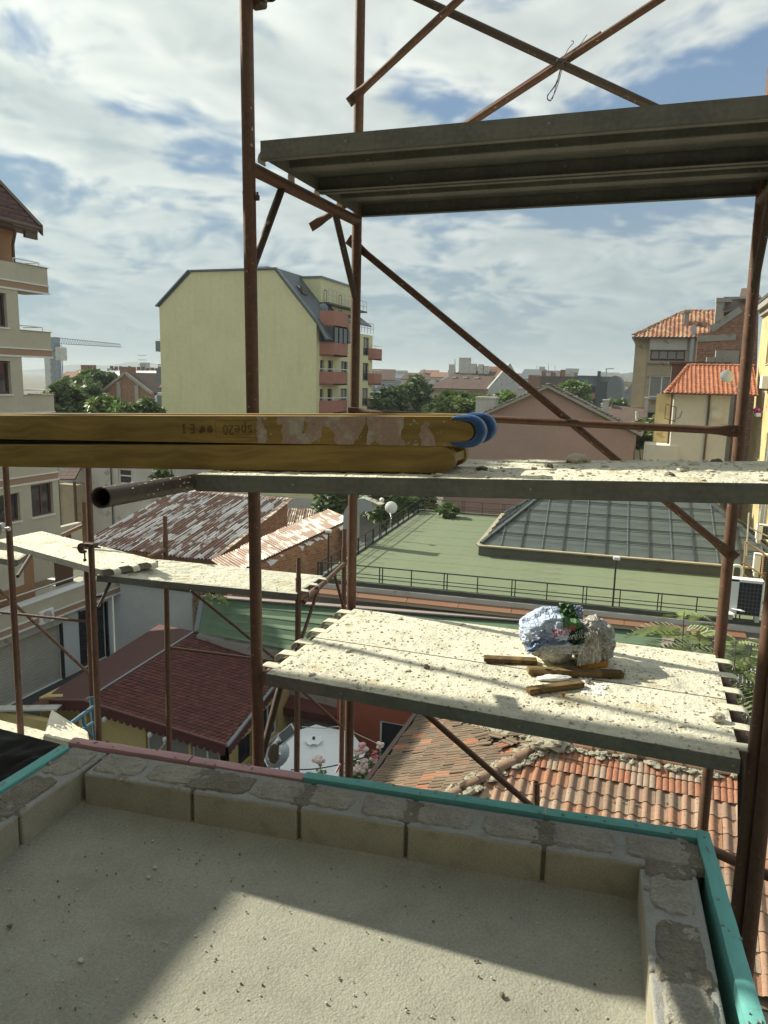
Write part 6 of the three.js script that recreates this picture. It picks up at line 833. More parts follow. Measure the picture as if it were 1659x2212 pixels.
const winRow = (o, a, b, z, y, h, n, frac = 0.55, m = M.glass) => { const L = b - a; for (let i = 0; i < n; i++) { const c = a + (i + 0.5) * L / n, w = L / n * frac; const f = part('window', box(c - w / 2, y, z - 0.05, c + w / 2, y + h, z + 0.06), M.dullWhite, o); const p = part('pane', box(c - w / 2 + w * 0.08, y + h * 0.06, z + 0.06, c + w / 2 - w * 0.08, y + h * 0.94, z + 0.075), m, o); o.remove(p); f.add(p); } };
block('office_tower', 'blue-grey glass office tower behind the crane mast', 106, 126, 728, 300, 2, std({ color: [0.16, 0.21, 0.25], roughness: 0.3 }), (o, a, b) => { for (let k = 0; k < 10; k++) part('floor_band', box(a.x - 0.1, a.y - 3 - k * 2.6, a.z + 0.02, b.x + 0.1, a.y - 2.5 - k * 2.6, a.z + 0.25), M.gutter, o); });
block('office_tower', 'white slab building seen under the balconies beside the crane', 95, 108, 768, 330, 2, M.dullWhite);
block('house', 'pale house with an orange tile roof and many chimneys behind the trees', 138, 172, 815, 190, 7, M.dullWhite, (o, a, b) => { part('roof', slab([V3(a.x - 0.5, a.y, a.z + 0.5), V3(b.x + 2, a.y, a.z + 0.5), V3(b.x + 2, a.y + 2.3, a.z - 6), V3(a.x + 0.5, a.y + 2.3, a.z - 6)], 0.2), M.tileFar, o); for (let k = 0; k < 5; k++) part('chimney', box(a.x + 1 + k * 0.85, a.y + 1.6, a.z - 6, a.x + 1.6 + k * 0.85, a.y + 3.2, a.z - 5), M.brick, o); winRow(o, a.x + 0.3, b.x - 0.3, a.z, a.y - 2.3, 1.4, 5); winRow(o, a.x + 0.3, b.x - 0.3, a.z, a.y - 5, 1.4, 5); });
block('hall', 'long white hall with a bright sunlit roof and a round glazed gable', 168, 340, 832, 200, 16, M.whiteWall, (o, a, b) => { part('roof', slab([V3(a.x - 0.6, a.y, a.z + 0.6), V3(b.x + 1, a.y + 0.3, a.z + 0.6), V3(b.x, a.y + 4.3, a.z - 9), V3(a.x + 3.0, a.y + 4.3, a.z - 9)], 0.2), std({ color: [0.80, 0.80, 0.78], roughness: 0.35, metalness: 0.2 }), o); const c = at(213, 826, { d: 199 }); const arc = new THREE.TorusGeometry(2.9, 0.42, 8, 24, Math.PI); arc.translate(c.x, c.y - 1.6, c.z + 0.8); part('round_window', [flat(arc), box(c.x - 2.6, c.y - 3.2, c.z - 0.6, c.x + 2.6, c.y - 1.4, c.z + 0.6)], std({ color: [0.42, 0.52, 0.55], roughness: 0.3 }), o); const disc = new THREE.CircleGeometry(2.6, 24, 0, Math.PI); disc.translate(c.x, c.y - 1.6, c.z + 0.9); part('pane', [flat(disc)], M.glass, o); for (let k = 0; k < 14; k++) part('chimney', box(a.x + 3.2 + k * 1.45, a.y + 4.2, a.z - 9.6, a.x + 3.9 + k * 1.45, a.y + 5.0 + rr(-0.2, 0.3), a.z - 9), M.tileBrown, o); for (let k = 0; k < 5; k++) part('dormer', box(a.x + 1 + k * 3.9, a.y + 0.5, a.z - 2, a.x + 2.8 + k * 3.9, a.y + 1.4, a.z - 0.1), M.blueGrey, o); });
block('office_tower', 'scaffolded building far off beside the yellow gable', 302, 318, 783, 330, 3, M.dullWhite, (o, a, b) => { for (let k = 0; k < 6; k++) part('scaffold_level', box(a.x - 0.6, a.y + 3 - k * 2, a.z + 0.2, b.x + 0.6, a.y + 3.2 - k * 2, a.z + 0.6), M.gutter, o); });
{ // brick gable house among the trees
  const z = -92, o = thing('gable_house', 'old bare brick gable house with buttress strips among the left trees', 'house', V3(-70, GY, z)); const P = (x, y) => { const q = at(x, y, { Z: z }); return [q.x, q.y]; }; const ap = P(272, 806), el = P(205, 858), er = P(330, 850);
  part('wall', [face(V3(0, 0, z), '+z', [[el[0], GY], [er[0], GY], er, ap, el], [], 0.4)], M.brick, o); part('pier', [P(257, 820), P(296, 826)].map(([x, y]) => box(x - 0.3, GY, z + 0.01, x + 0.3, y - 0.3, z + 0.25)), M.concrete, o); part('wall', box(el[0] + 0.3, GY, z + 0.5, er[0] + 6, P(260, 872)[1], z + 0.9), M.greyWall, o);
  part('verge', [beam(V3(...ap, z + 0.1), V3(...er, z + 0.1), 0.5, 0.35), beam(V3(...ap, z + 0.1), V3(...el, z + 0.1), 0.5, 0.35)], M.concrete, o); const zb = z - 14; part('roof', [slab([V3(ap[0], ap[1] + 0.1, z), V3(er[0], er[1] + 0.1, z), V3(er[0], er[1] + 0.1, zb), V3(ap[0], ap[1] + 0.1, zb)], 0.2), slab([V3(el[0], el[1] + 0.1, z), V3(ap[0], ap[1] + 0.1, z), V3(ap[0], ap[1] + 0.1, zb), V3(el[0], el[1] + 0.1, zb)], 0.2)], M.tileBrown, o); part('chimney', [box(ap[0] - 1.4, ap[1] - 0.6, z - 1.5, ap[0] + 0.6, ap[1] + 0.9, z - 0.4), box(P(318, 800)[0] - 0.8, ap[1] - 1.2, z - 9, P(318, 800)[0] + 0.8, ap[1] + 0.2, z - 8)], M.brick, o);
  part('roof', slab([V3(er[0] - 5, er[1] + 0.8, z - 3), V3(er[0] + 8, er[1] + 0.8, z - 3), V3(er[0] + 8, ap[1] + 0.1, z - 10), V3(ap[0] + 0.5, ap[1] + 0.1, z - 10)], 0.2), M.tileBrown, o);
}
// white house with steep dormer behind the rusty roof
{
  const z = -45.5, o = thing('house', 'white house with a brown hipped porch roof behind the rusty roof', 'house', V3(-30, GY, z)); const P = (x, y) => { const q = at(x, y, { Z: z }); return [q.x, q.y]; };
  const a = P(128, 1000), b = P(322, 1000), w = P(272, 1046), w1 = P(279, 1014); part('wall', [face(V3(0, 0, z), '+z', [[a[0] - 3, GY], [b[0], GY], [b[0], P(322, 1005)[1]], [a[0] - 3, P(128, 1000)[1] + 0.2]], [rect(w[0] - 0.65, w[1], w1[0] + 0.15, w1[1])], 0.3), box(a[0] - 3, GY, z - 8, b[0], a[1] - 0.2, z - 0.31)], M.dullWhite, o); win(o, V3(0, 0, z), '+z', w[0] - 0.65, w[1], w1[0] + 0.15, w1[1], { bars: [], cross: [0.55], fw: 0.09 });
  const p0 = P(140, 1031), p1 = P(190, 1030), t = P(185, 1000); part('porch_roof', [slab([V3(p0[0], p0[1], z + 1.4), V3(p1[0], p1[1], z + 1.4), V3(t[0], t[1] + 0.3, z + 0.02), V3(p0[0] + 1.4, t[1] + 0.2, z + 0.02)], 0.12)], M.tileBrown, o); part('porch', [box(p0[0] + 0.35, GY, z + 0.05, p1[0] - 0.2, p0[1] - 0.35, z + 1.1)], M.greyBeige, o); part('porch_post', [box(p0[0] + 0.3, GY, z + 1.11, p0[0] + 0.45, p0[1] - 0.1, z + 1.25), box(p1[0] - 0.3, GY, z + 1.11, p1[0] - 0.15, p0[1] - 0.1, z + 1.25)], M.brownFrame, o); part('rain_pipe', [tube(V3(P(127, 1060)[0], GY, z + 0.1), V3(P(127, 1060)[0], p0[1] + 1.5, z + 0.1), 0.06, 6), tube(V3(P(243, 1060)[0], GY, z + 0.1), V3(P(243, 1060)[0], p0[1] + 1.5, z + 0.1), 0.05, 6)], M.darkFrame, o);
}
// ---------------------------------------------------------------- skyline in the middle
seed(73);
block('apartment_block', 'long grey apartment house with a dark tile roof above the trees', 930, 1063, 838, 125, 12, M.greyBeige, (o, a, b) => {
  part('roof', [slab([V3(a.x - 0.6, a.y, a.z + 0.7), V3(b.x + 0.2, a.y, a.z + 0.7), V3(b.x + 0.2, a.y + 3.3, a.z - 6), V3(a.x + 4.2, a.y + 3.3, a.z - 6)], 0.2), slab([V3(a.x - 0.6, a.y, a.z - 12), V3(a.x - 0.6, a.y, a.z + 0.7), V3(a.x + 4.2, a.y + 3.3, a.z - 6)], 0.2)], M.tileBrown, o); winRow(o, a.x + 0.4, b.x - 0.4, a.z, a.y - 2.5, 1.5, 8, 0.42); winRow(o, a.x + 0.4, b.x - 0.4, a.z, a.y - 5.4, 1.5, 8, 0.42); part('string_course', [box(a.x - 0.1, a.y - 3.2, a.z + 0.01, b.x + 0.1, a.y - 2.9, a.z + 0.2), box(a.x - 0.5, a.y - 0.3, a.z + 0.01, b.x + 0.2, a.y - 0.02, a.z + 0.6)], M.concrete, o);
  for (const [t, h, w] of [[0.24, 2.2, 0.9], [0.47, 3.6, 1.9], [0.62, 2.4, 1.1], [0.76, 2.3, 0.8], [0.86, 2.0, 0.8]]) part('chimney', box(lerp(a.x, b.x, t) - w / 2, a.y + 1.6, a.z - 5.2, lerp(a.x, b.x, t) + w / 2, a.y + 2.2 + h * 0.8, a.z - 4.4), M.dullWhite, o); part('gable_wall', [slab([V3(b.x + 0.22, GY, a.z + 0.6), V3(b.x + 2.3, GY, a.z - 6), V3(b.x + 2.3, a.y + 4.4, a.z - 6), V3(b.x + 0.22, a.y + 0.2, a.z + 0.6)], 0.3), slab([V3(b.x + 2.3, GY, a.z - 6), V3(b.x + 3.6, GY, a.z - 12), V3(b.x + 3.6, a.y + 0.5, a.z - 12), V3(b.x + 2.3, a.y + 4.4, a.z - 6)], 0.3)], M.dullWhite, o); for (let k = 0; k < 6; k++) part('roof_window', box(lerp(a.x, b.x, 0.3 + k * 0.1), a.y + 1.7 + (k % 2), a.z - 3.2 - (k % 2) * 2, lerp(a.x, b.x, 0.3 + k * 0.1) + 0.7, a.y + 1.95 + (k % 2), a.z - 2.6 - (k % 2) * 2), M.whiteTrim, o);
});
block('palace', 'far grey hall with a low pediment roof left of the long apartment house', 822, 882, 823, 330, 20, M.greyBeige, (o, a, b) => { const c = (a.x + b.x) / 2; part('pediment', [slab([V3(a.x - 1, a.y, a.z + 0.5), V3(b.x + 1, a.y, a.z + 0.5), V3(c + 1, a.y + 4.4, a.z + 0.5), V3(c - 1, a.y + 4.4, a.z + 0.5)], 14)], M.blueGrey, o); part('pediment_face', slab([V3(a.x + 1.5, a.y + 0.2, a.z + 0.8), V3(b.x - 1.5, a.y + 0.2, a.z + 0.8), V3(c, a.y + 3.3, a.z + 0.8)], 0.2), M.beigeBand, o); });
block('house', 'grey flat-roofed building with scattered roof boxes under the far hall', 800, 900, 838, 210, 20, M.blueGrey, (o, a, b) => { part('white_front', box(a.x, a.y - 3.2, a.z + 0.02, b.x - 3, a.y - 0.9, a.z + 0.5), M.whiteWall, o); for (let k = 0; k < 12; k++) part('roof_box', box(a.x + k * 1.1, a.y, a.z - rr(1, 8), a.x + k * 1.1 + 0.9, a.y + rr(0.5, 1.6), a.z - 0.3), pick([M.dullWhite, M.gutter, M.greyWall]), o); });
block('office_tower', 'far pale box building left of the hall with the pediment', 810, 827, 805, 420, 3, M.dullWhite);
block('house', 'dark brown roof and white wall between the grey gable and the pink gable', 1118, 1168, 838, 140, 12, M.tileBrown, (o, a, b) => { part('white_wall', box(a.x + 2.6, GY, a.z + 0.01, b.x - 0.8, a.y - 0.4, a.z + 0.5), M.dullWhite, o); part('chimney', [box(b.x - 2.3, a.y + 0.002, a.z - 2, b.x - 0.3, a.y + 2.4, a.z - 1)], M.brick, o); });
block('apartment_block', 'dark brown apartment roofs with terraces behind the pink gable', 1165, 1262, 812, 155, 14, std({ color: [0.10, 0.075, 0.06], roughness: 0.8 }), (o, a, b) => { part('terrace', [box(a.x + 1, GY, a.z + 0.01, b.x - 3, a.y - 3.2, a.z + 3)], M.greyWall, o); part('white_parapet', [box(a.x + 1, a.y - 3.19, a.z + 2.6, b.x - 4, a.y - 2.3, a.z + 2.9)], M.dullWhite, o); for (let k = 0; k < 9; k++) part('roof_box', box(lerp(a.x, b.x, k / 9), a.y + 0.002, a.z - 4, lerp(a.x, b.x, k / 9) + 0.9, a.y + rr(0.3, 1.4), a.z - 3), pick([M.brick, M.greyWall, M.dullWhite]), o); winRow(o, a.x + 0.5, b.x - 0.5, a.z + 3, a.y - 5.6, 1.3, 7, 0.6); });
block('apartment_block', 'dark grey apartment house with rows of dull pink balconies', 1248, 1338, 812, 150, 14, M.blueGrey, (o, a, b) => { for (const [t0, t1] of [[0.04, 0.48], [0.58, 0.92]]) for (let k = 0; k < 5; k++) { const y = a.y - 4.2 - k * 2.55, x0 = lerp(a.x, b.x, t0), x1 = lerp(a.x, b.x, t1); part('balcony', box(x0, y - 0.1, a.z + 0.01, x1, y + 0.95, a.z + 1.3), M.salmon, o); part('balcony_window', box(x0 + 0.2, y + 0.97, a.z + 0.01, x1 - 0.2, y + 2.2, a.z + 0.1), M.glass, o); } part('awning', [slab([V3(lerp(a.x, b.x, 0.55), a.y - 2.5, a.z + 1.6), V3(lerp(a.x, b.x, 0.93), a.y - 2.5, a.z + 1.6), V3(lerp(a.x, b.x, 0.93), a.y - 1.4, a.z + 0.02), V3(lerp(a.x, b.x, 0.55), a.y - 1.4, a.z + 0.02)], 0.1), slab([V3(a.x, a.y + 0.1, a.z + 0.4), V3(lerp(a.x, b.x, 0.5), a.y + 0.1, a.z + 0.4), V3(lerp(a.x, b.x, 0.5), a.y + 1.5, a.z - 2.4), V3(a.x, a.y + 1.5, a.z - 2.4)], 0.1)], std({ color: [0.34, 0.38, 0.42], roughness: 0.5 }), o); part('stair_shaft', box(lerp(a.x, b.x, 0.49), GY, a.z - 1, lerp(a.x, b.x, 0.56), a.y + 1.0, a.z + 0.8), M.slate, o); });
{ // rounded grey gable slab
  const z = -142, o = thing('apartment_block', 'grey apartment house with a blind round-shouldered gable', 'building', V3(-1, GY, z)); const P = (x, y) => { const q = at(x, y, { Z: z }); return [q.x, q.y]; }; const pts = [[P(1310, 900)[0], GY], [P(1345, 900)[0] + 0.6, GY]]; for (let i = 0; i <= 8; i++) { const f = i / 8 * Math.PI; const cx = (P(1312, 830)[0] + P(1344, 830)[0]) / 2, rx = (P(1344, 830)[0] - P(1312, 830)[0]) / 2; pts.push([cx + rx * Math.cos(f), P(1330, 836)[1] + (P(1330, 811)[1] - P(1330, 836)[1]) * Math.sin(f)]); } part('wall', [prism(pts, 12, V3(0, 0, z), X1, Y1, Z1)], wall([0.20, 0.215, 0.225]), o); part('roof_edge', box(pts[0][0] - 2, GY, z - 8, pts[0][0] - 0.01, P(1330, 825)[1], z - 0.5), M.slate, o); }
block('house', 'white and grey narrow houses just left of the old apartment house', 1342, 1372, 838, 170, 12, M.dullWhite, (o, a, b) => { part('gable', [slab([V3(b.x - 2.2, GY, a.z + 0.5), V3(b.x + 0.6, GY, a.z + 0.5), V3(b.x + 0.6, a.y - 1, a.z + 0.5), V3(b.x - 0.8, a.y + 0.9, a.z + 0.5), V3(b.x - 2.2, a.y - 1, a.z + 0.5)], 0.3)], M.greyWall, o); winRow(o, a.x + 0.2, b.x - 2.4, a.z, a.y - 2.4, 1.4, 2); winRow(o, a.x + 0.2, b.x - 2.4, a.z, a.y - 5.2, 1.4, 2); });
block('house', 'long low brownish building on the skyline left of the old apartment house', 1338, 1410, 824, 260, 14, M.greyBeige);
// far white housing on the slope, too small to tell apart
{ const g = []; for (let i = 0; i < 120; i++) { const x = rr(1270, 1400), y = rr(805, 818), d = rr(700, 1100), p = at(x, y, { d }); const w = rr(4, 12), h = rr(4, 12); g.push(box(p.x - w / 2, GY, p.z - 8, p.x + w / 2, p.y + h * 0.1, p.z)); } for (let i = 0; i < 90; i++) { const x = rr(780, 1280), y = rr(806, 818), d = rr(420, 900), p = at(x, y, { d }), w = rr(5, 14); g.push(box(p.x - w / 2, GY, p.z - 10, p.x + w / 2, p.y, p.z)); } info(part('far_houses', g, M.dullWhite), 'mass of tiny pale far houses along the skyline', 'houses', null, 'stuff'); }
{ // small houses of the skyline band
  const tints = [[M.dullWhite, 'whitish'], [M.greyBeige, 'tan'], [M.greyWall, 'grey'], [M.beige, 'beige'], [M.blueGrey, 'slate blue'], [wall([0.42, 0.34, 0.28]), 'brownish']], roofs = [[M.tileBrown, 'dark brown'], [M.tileGrey, 'dark grey'], [M.tileFar, 'reddish'], [M.gutter, 'metal grey'], [M.tileBrown, 'brown']], ord = ['first', 'second', 'third', 'fourth', 'fifth', 'sixth', 'seventh', 'eighth', 'ninth', 'tenth', 'eleventh', 'twelfth', 'thirteenth', 'fourteenth', 'fifteenth', 'sixteenth', 'seventeenth', 'eighteenth', 'nineteenth', 'twentieth', 'twenty-first', 'twenty-second', 'twenty-third', 'twenty-fourth'];
  for (let i = 0; i < 34; i++) { const k = i < 24 ? i : i - 24, x = i < 24 ? 795 + i * 21 + rr(-5, 5) : 145 + k * 19 + rr(-5, 5), d = rr(190, 400), p = at(x, rr(812, 831), { d }), w = rr(6, 13), dp = rr(5, 9), m = pick(tints), rf = pick(roofs), h = rr(1.5, 3.2), o = thing('far_house', `${ord[k]} small far house ${i < 24 ? 'right' : 'left'} of the yellow block, ${m[1]} walls, ${rf[1]} roof`, 'house', V3(p.x, GY, p.z), 'small far houses along the skyline'); part('wall', box(p.x - w / 2, GY, p.z - dp, p.x + w / 2, p.y, p.z), m[0], o); const a = V3(p.x - w / 2 - 0.3, p.y, p.z + 0.3), b = V3(p.x + w / 2 + 0.3, p.y, p.z + 0.3); part('roof', slab([a, b, V3(b.x - 1, p.y + h, p.z - dp / 2), V3(a.x + 1, p.y + h, p.z - dp / 2)], 0.2), rf[0], o); winRow(o, p.x - w / 2 + 0.4, p.x + w / 2 - 0.4, p.z, p.y - 2.4, 1.3, Math.round(w / 2.2), 0.5); if (rnd() < 0.7) part('chimney', box(p.x + rr(-2, 2), p.y + h * 0.5, p.z - dp / 2 - 0.5, p.x + rr(2.2, 3), p.y + h + rr(0.5, 1.2), p.z - dp / 2 + 0.4), m[0], o); }
}
{ // masts
  const mast = (label, x, y0, y1, d, r) => single('radio_mast', label, 'mast', tube(at(x, y1, { d }), at(x, y0, { d }), r, 5, false, r * 0.3), M.gutter, at(x, y1, { d })); mast('tall television mast above the long apartment house', 983, 776, 815, 400, 0.5); mast('thin antenna mast right of the broad chimney on the long apartment house', 998, 783, 806, 300, 0.2); mast('leftmost thin mast over the dark brown roofs', 1160, 788, 818, 300, 0.2); mast('second thin mast over the dark brown roofs', 1185, 785, 818, 300, 0.2); mast('third thin mast over the dark brown roofs', 1199, 788, 818, 300, 0.2);
  { const o = thing('tower_crane', 'tiny far crane before the hills on the right', 'crane', at(1310, 815, { d: 700 })); part('mast', tube(at(1310, 818, { d: 700 }), at(1310, 796, { d: 700 }), 0.6, 5), M.gutter, o); part('jib', tube(at(1308, 797, { d: 700 }), at(1326, 796, { d: 700 }), 0.5, 5), M.gutter, o); } }
// ---------------------------------------------------------------- trees
seed(74);
const tr = (label, x, y, d, rxp, ryp, o = {}) => { const c = at(x, y, { d }), s = d / FOC; return tree(o.name || 'tree', label, c, rxp * s, ryp * s, rxp * s, o); };
tr('dark broad tree beside the left apartment block', 178, 882, 70, 52, 48, { n: 5200, leaf: 0.55, clumps: 44, mat: M.leafD });
tr('dark tree close behind the balconies at the left', 132, 880, 64, 34, 55, { n: 3600, leaf: 0.5, clumps: 30, mat: M.leafD });
tr('tree crown in front of the white hall', 210, 826, 110, 42, 22, { n: 3000, leaf: 0.7, clumps: 26, mat: M.leafB });
tr('bright green tree in front of the brick gable', 238, 888, 62, 42, 32, { n: 4200, leaf: 0.42, clumps: 34, mat: M.leafA });
tr('low tree beside the yellow gable', 312, 892, 64, 36, 26, { n: 3400, leaf: 0.42, clumps: 28, mat: M.leafB });
tr('low green tree glimpsed below the plank left of the yellow gable', 345, 1035, 56, 32, 22, { n: 2600, leaf: 0.35, clumps: 22, mat: M.leafB });
tr('willow-like tree right of the yellow apartment house', 838, 876, 78, 50, 38, { n: 6500, leaf: 0.5, clumps: 44, mat: M.leafD, weep: 1 });
tr('tall dark tree behind the willow-like one', 898, 862, 96, 36, 44, { n: 5200, leaf: 0.6, clumps: 40, mat: M.leafD });
tr('broad bright green tree in front of the long grey apartment house', 985, 884, 70, 66, 33, { n: 8500, leaf: 0.5, clumps: 60, mat: M.leafA });
tr('green tree behind the slim chimney of the pink gable', 1092, 876, 84, 44, 24, { n: 4200, leaf: 0.5, clumps: 32, mat: M.leafA });
tr('green tree peeping over the right slope of the pink gable', 1240, 850, 110, 34, 24, { n: 2400, leaf: 0.7, clumps: 22, mat: M.leafA });
tr('small dark tree below the round-shouldered gable', 1330, 880, 120, 24, 14, { n: 1500, leaf: 0.7, clumps: 16, mat: M.leafD });
tr('light tree between the pink house and the cream house', 1405, 945, 52, 40, 42, { n: 4200, leaf: 0.30, clumps: 46, mat: M.leafC });
tr('rounded evergreen below the yellow apartment house', 727, 1080, 47, 42, 40, { n: 6500, leaf: 0.26, clumps: 50, mat: M.leafB });
tr('leafy tree behind the left terrace railing', 828, 1088, 50, 46, 40, { n: 5200, leaf: 0.36, clumps: 40, mat: M.leafA });
tr('shrubs behind the far left corner of the terrace', 905, 1092, 52, 34, 28, { n: 3000, leaf: 0.36, clumps: 26, mat: M.leafB });
tr('small bush before the pink wall behind the far railing', 968, 1105, 47.6, 22, 14, { n: 900, leaf: 0.25, clumps: 14, mat: M.leafB, name: 'bush', cat: 'bush' });
{ const p = at(465, 1295, { d: 27.5 }), o = thing('fern_shoot', 'small fern-like shoot beside the stone pier', 'plant', p.clone().setY(p.y - 0.8)); part('foliage', leafCloud(60, 0.16, () => ({ p: p.clone().add(V3(rr(-0.45, 0.45), rr(-0.12, 0.14), rr(-0.2, 0.2))), n: V3(0, 1, 0), t: 1.3 })), M.leafC, o); }
// ---------------------------------------------------------------- the terrace in front of the window
const FY = -1.5, PY = -1.372;   // screed and top of the block parapet
// plan of the parapet (x, z): inner face and outer face of the blocks
const inL0 = at(0, 1880, { Y: FY }), inLB = at(180, 1744, { Y: FY }), inRB = at(1374, 1953, { Y: FY }), inR0 = at(1395, 2212, { Y: FY });
const ext = (a, b, k) => a.clone().add(a.clone().sub(b).normalize().multiplyScalar(k));
const L0 = ext(inL0, inLB, 1.62), R0 = ext(inR0, inRB, 1.8);
{
  // floor with gentle unevenness
  const g = new THREE.PlaneGeometry(1, 1, 90, 80), p = g.attributes.position, uv = g.attributes.uv;
  for (let i = 0; i < p.count; i++) { const s = p.getX(i) + 0.5, t = p.getY(i) + 0.5; const a = L0.clone().lerp(R0, s), b = inLB.clone().lerp(inRB, s), q = a.lerp(b, t); const e = Math.min(s, 1 - s, 1 - t) * 1.8; q.y = FY + 0.004 * fbm(q.x * 3, q.z * 3, 3) + 0.016 * Math.max(0, 1 - e / 0.09); const out = 0.02; p.setXYZ(i, q.x + (s < 0.5 ? -out : out) * (Math.abs(s - 0.5) > 0.499 ? 1 : 0), q.y, q.z - (t > 0.999 ? out : 0)); uv.setXY(i, q.x, q.z); }
  g.computeVertexNormals(); struct('terrace_floor', g, M.screed, 'rough grey cement screed of the unfinished terrace');
}
// one hollow block: slightly rounded box in the frame of its wall run
function wallRun(name, label, a, b, thick, cuts, side) {
  const w = thing(name, label, 'wall', a.clone().lerp(b, 0.5));
  const u = b.clone().sub(a); u.y = 0; const L = u.length(); u.normalize(); const n = V3(-u.z, 0, u.x).multiplyScalar(side), v = V3(0, 1, 0);
  const P = (s, h, o) => a.clone().addScaledVector(u, s).addScaledVector(n, o).setY(FY + h);
  const H = PY - FY;
  for (let i = 0; i + 1 < cuts.length; i++) {
    const s0 = cuts[i] * L + 0.006, s1 = cuts[i + 1] * L - 0.006, jit = rr(-0.003, 0.003), w0 = thick + rr(-0.006, 0.004);
    const g = flat(new RoundedBoxGeometry(s1 - s0, 0.20, w0, 3, 0.009)); { const q = g.attributes.position; for (let k = 0; k < q.count; k++) { const x = q.getX(k), y = q.getY(k), z = q.getZ(k), e = 0.0035 * fbm3(x * 30 + i * 7, y * 30, z * 30, 2); q.setXYZ(k, x, y + e * 0.7, z + e * Math.sign(z)); } }
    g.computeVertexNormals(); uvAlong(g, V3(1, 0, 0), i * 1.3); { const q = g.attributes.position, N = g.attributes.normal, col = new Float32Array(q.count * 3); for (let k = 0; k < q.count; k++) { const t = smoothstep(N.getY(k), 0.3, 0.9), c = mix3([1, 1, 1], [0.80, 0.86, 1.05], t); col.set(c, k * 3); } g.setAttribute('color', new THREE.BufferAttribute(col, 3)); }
    g.applyMatrix4(new THREE.Matrix4().makeBasis(u.clone().multiplyScalar(side), v, n)); const c = P((s0 + s1) / 2, H - 0.10 + jit, w0 / 2); g.translate(c.x, c.y, c.z);
    const blk = part('concrete_block', g, M.block, w);
    // two mortar-filled cores showing on top
    const cores = s1 - s0 > 0.3 ? 2 : 1;
    for (let k = 0; k < cores; k++) {
      const cw = (s1 - s0) / cores, cs = s0 + cw * (k + 0.5) + rr(-0.008, 0.008), nx = 22, nz = 16, pg = new THREE.PlaneGeometry(1, 1, nx, nz), q = pg.attributes.position, o = rnd() * 40;
      for (let j = 0; j < q.count; j++) {
        let x = q.getX(j) * 2, z = q.getY(j) * 2; const rad = Math.max(Math.abs(x), Math.abs(z)); const sq = Math.pow(Math.pow(Math.abs(x), 5) + Math.pow(Math.abs(z), 5), 1 / 5) || 1e-6; const rim = rad / sq;
        x *= rim; z *= rim; const e = 0.22 * fbm(x * 1.9 + o, z * 1.9, 4); x *= 1 + e; z *= 1 + e;
        const hgt = rad > 0.93 ? -0.010 : 0.003 + 0.010 * fbm(x * 2.2 + o, z * 2.2 + 3, 4) + 0.004 * (1 - rad);
        const wp = P(cs + x * cw * 0.45, H + jit + hgt, thick / 2 + z * thick * 0.39); q.setXYZ(j, wp.x, wp.y, wp.z);
      }
      pg.computeVertexNormals(); const f = flat(pg); uvBox(f, rnd() * 3); part('core_fill', f, rnd() < 0.3 ? M.mortarDark : M.mortar, blk);
    }
    // smeared joint to the next block
    const js = cuts[i + 1] * L; if (i + 2 <= cuts.length - 1 || true) {
      const pg = new THREE.PlaneGeometry(1, 1, 8, 22), q = pg.attributes.position, o = rnd() * 40; for (let j = 0; j < q.count; j++) { const x = q.getX(j) * 2, z = q.getY(j) * 2, rad = Math.max(Math.abs(x), Math.abs(z)); const wp = P(js + x * 0.045 * (1 + 0.7 * fbm(z * 2 + o, x + o, 2)), H + (rad > 0.9 ? -0.012 : 0.003 + 0.009 * fbm(x * 2 + o, z * 3, 3)), thick / 2 + z * thick * 0.47); q.setXYZ(j, wp.x, wp.y, wp.z); }
      pg.computeVertexNormals(); const f = flat(pg); uvBox(f, rnd() * 3); part('mortar_joint', f, M.mortarDark, w);
      part('mortar_joint', [beam(P(js, -0.02, thick * 0.5 + 0.004), P(js, H - 0.006, thick * 0.5 + 0.004), thick - 0.02, 0.016, 0, u)], M.mortarDark, w);
    }
  }
  { const sm = []; for (let k = 0; k < L * 26; k++) { const c = P(rr(0, L), H - 0.002, rr(0.01, thick - 0.01)); sm.push(lump(c, rr(0.008, 0.03), rr(0.003, 0.007), rr(0.006, 0.02), 1, 0.5)); } part('mortar_smears', sm, M.mortar, w).userData.kind = 'stuff'; }
  // mortar fillet along the floor
  const fl = []; for (let k = 0; k < L / 0.05; k++) { if (rnd() < 0.55) { const s = k * 0.05 + rr(0, 0.04), c = P(s, 0.002, -0.004); fl.push(lump(c, rr(0.012, 0.035), rr(0.004, 0.011), rr(0.006, 0.014), 1)); } }
  const m = part('mortar_crumbs', fl, M.mortarDark, w); m.userData.kind = 'stuff';
  return w;
}
seed(3);
const outL = V3(-0.158, 0, 0.004), tB = 0.163, tR = 0.158, tL = 0.155;
const dirB = inRB.clone().sub(inLB).setY(0).normalize(), nB = V3(dirB.z, 0, -dirB.x); // outward
const jB = [[410, 1790], [640, 1832], [872, 1872], [1170, 1912]].map(([x, y]) => at(x, y, { Y: FY }).sub(inLB).dot(dirB));
const LB = inLB.distanceTo(inRB), extR = tR + 0.005;
wallRun('parapet_wall', 'low back parapet of grey-topped concrete blocks across the terrace', inLB.clone().addScaledVector(dirB, -0.0), inRB.clone().addScaledVector(dirB, extR), tB, [0, ...jB.map((s) => s / (LB + extR)), 1], -1);
wallRun('parapet_wall', 'left parapet of concrete blocks running towards the window beside the black sheet', inLB.clone().addScaledVector(nB, tB), L0, tL, [0, 0.20, 0.44, 0.68, 0.92, 1.0], 1);
wallRun('parapet_wall', 'right parapet of concrete blocks with a half sunlit top beside the long teal board', R0, inRB.clone(), tR, [0, 0.12, 0.37, 0.60, 0.815, 1], 1);
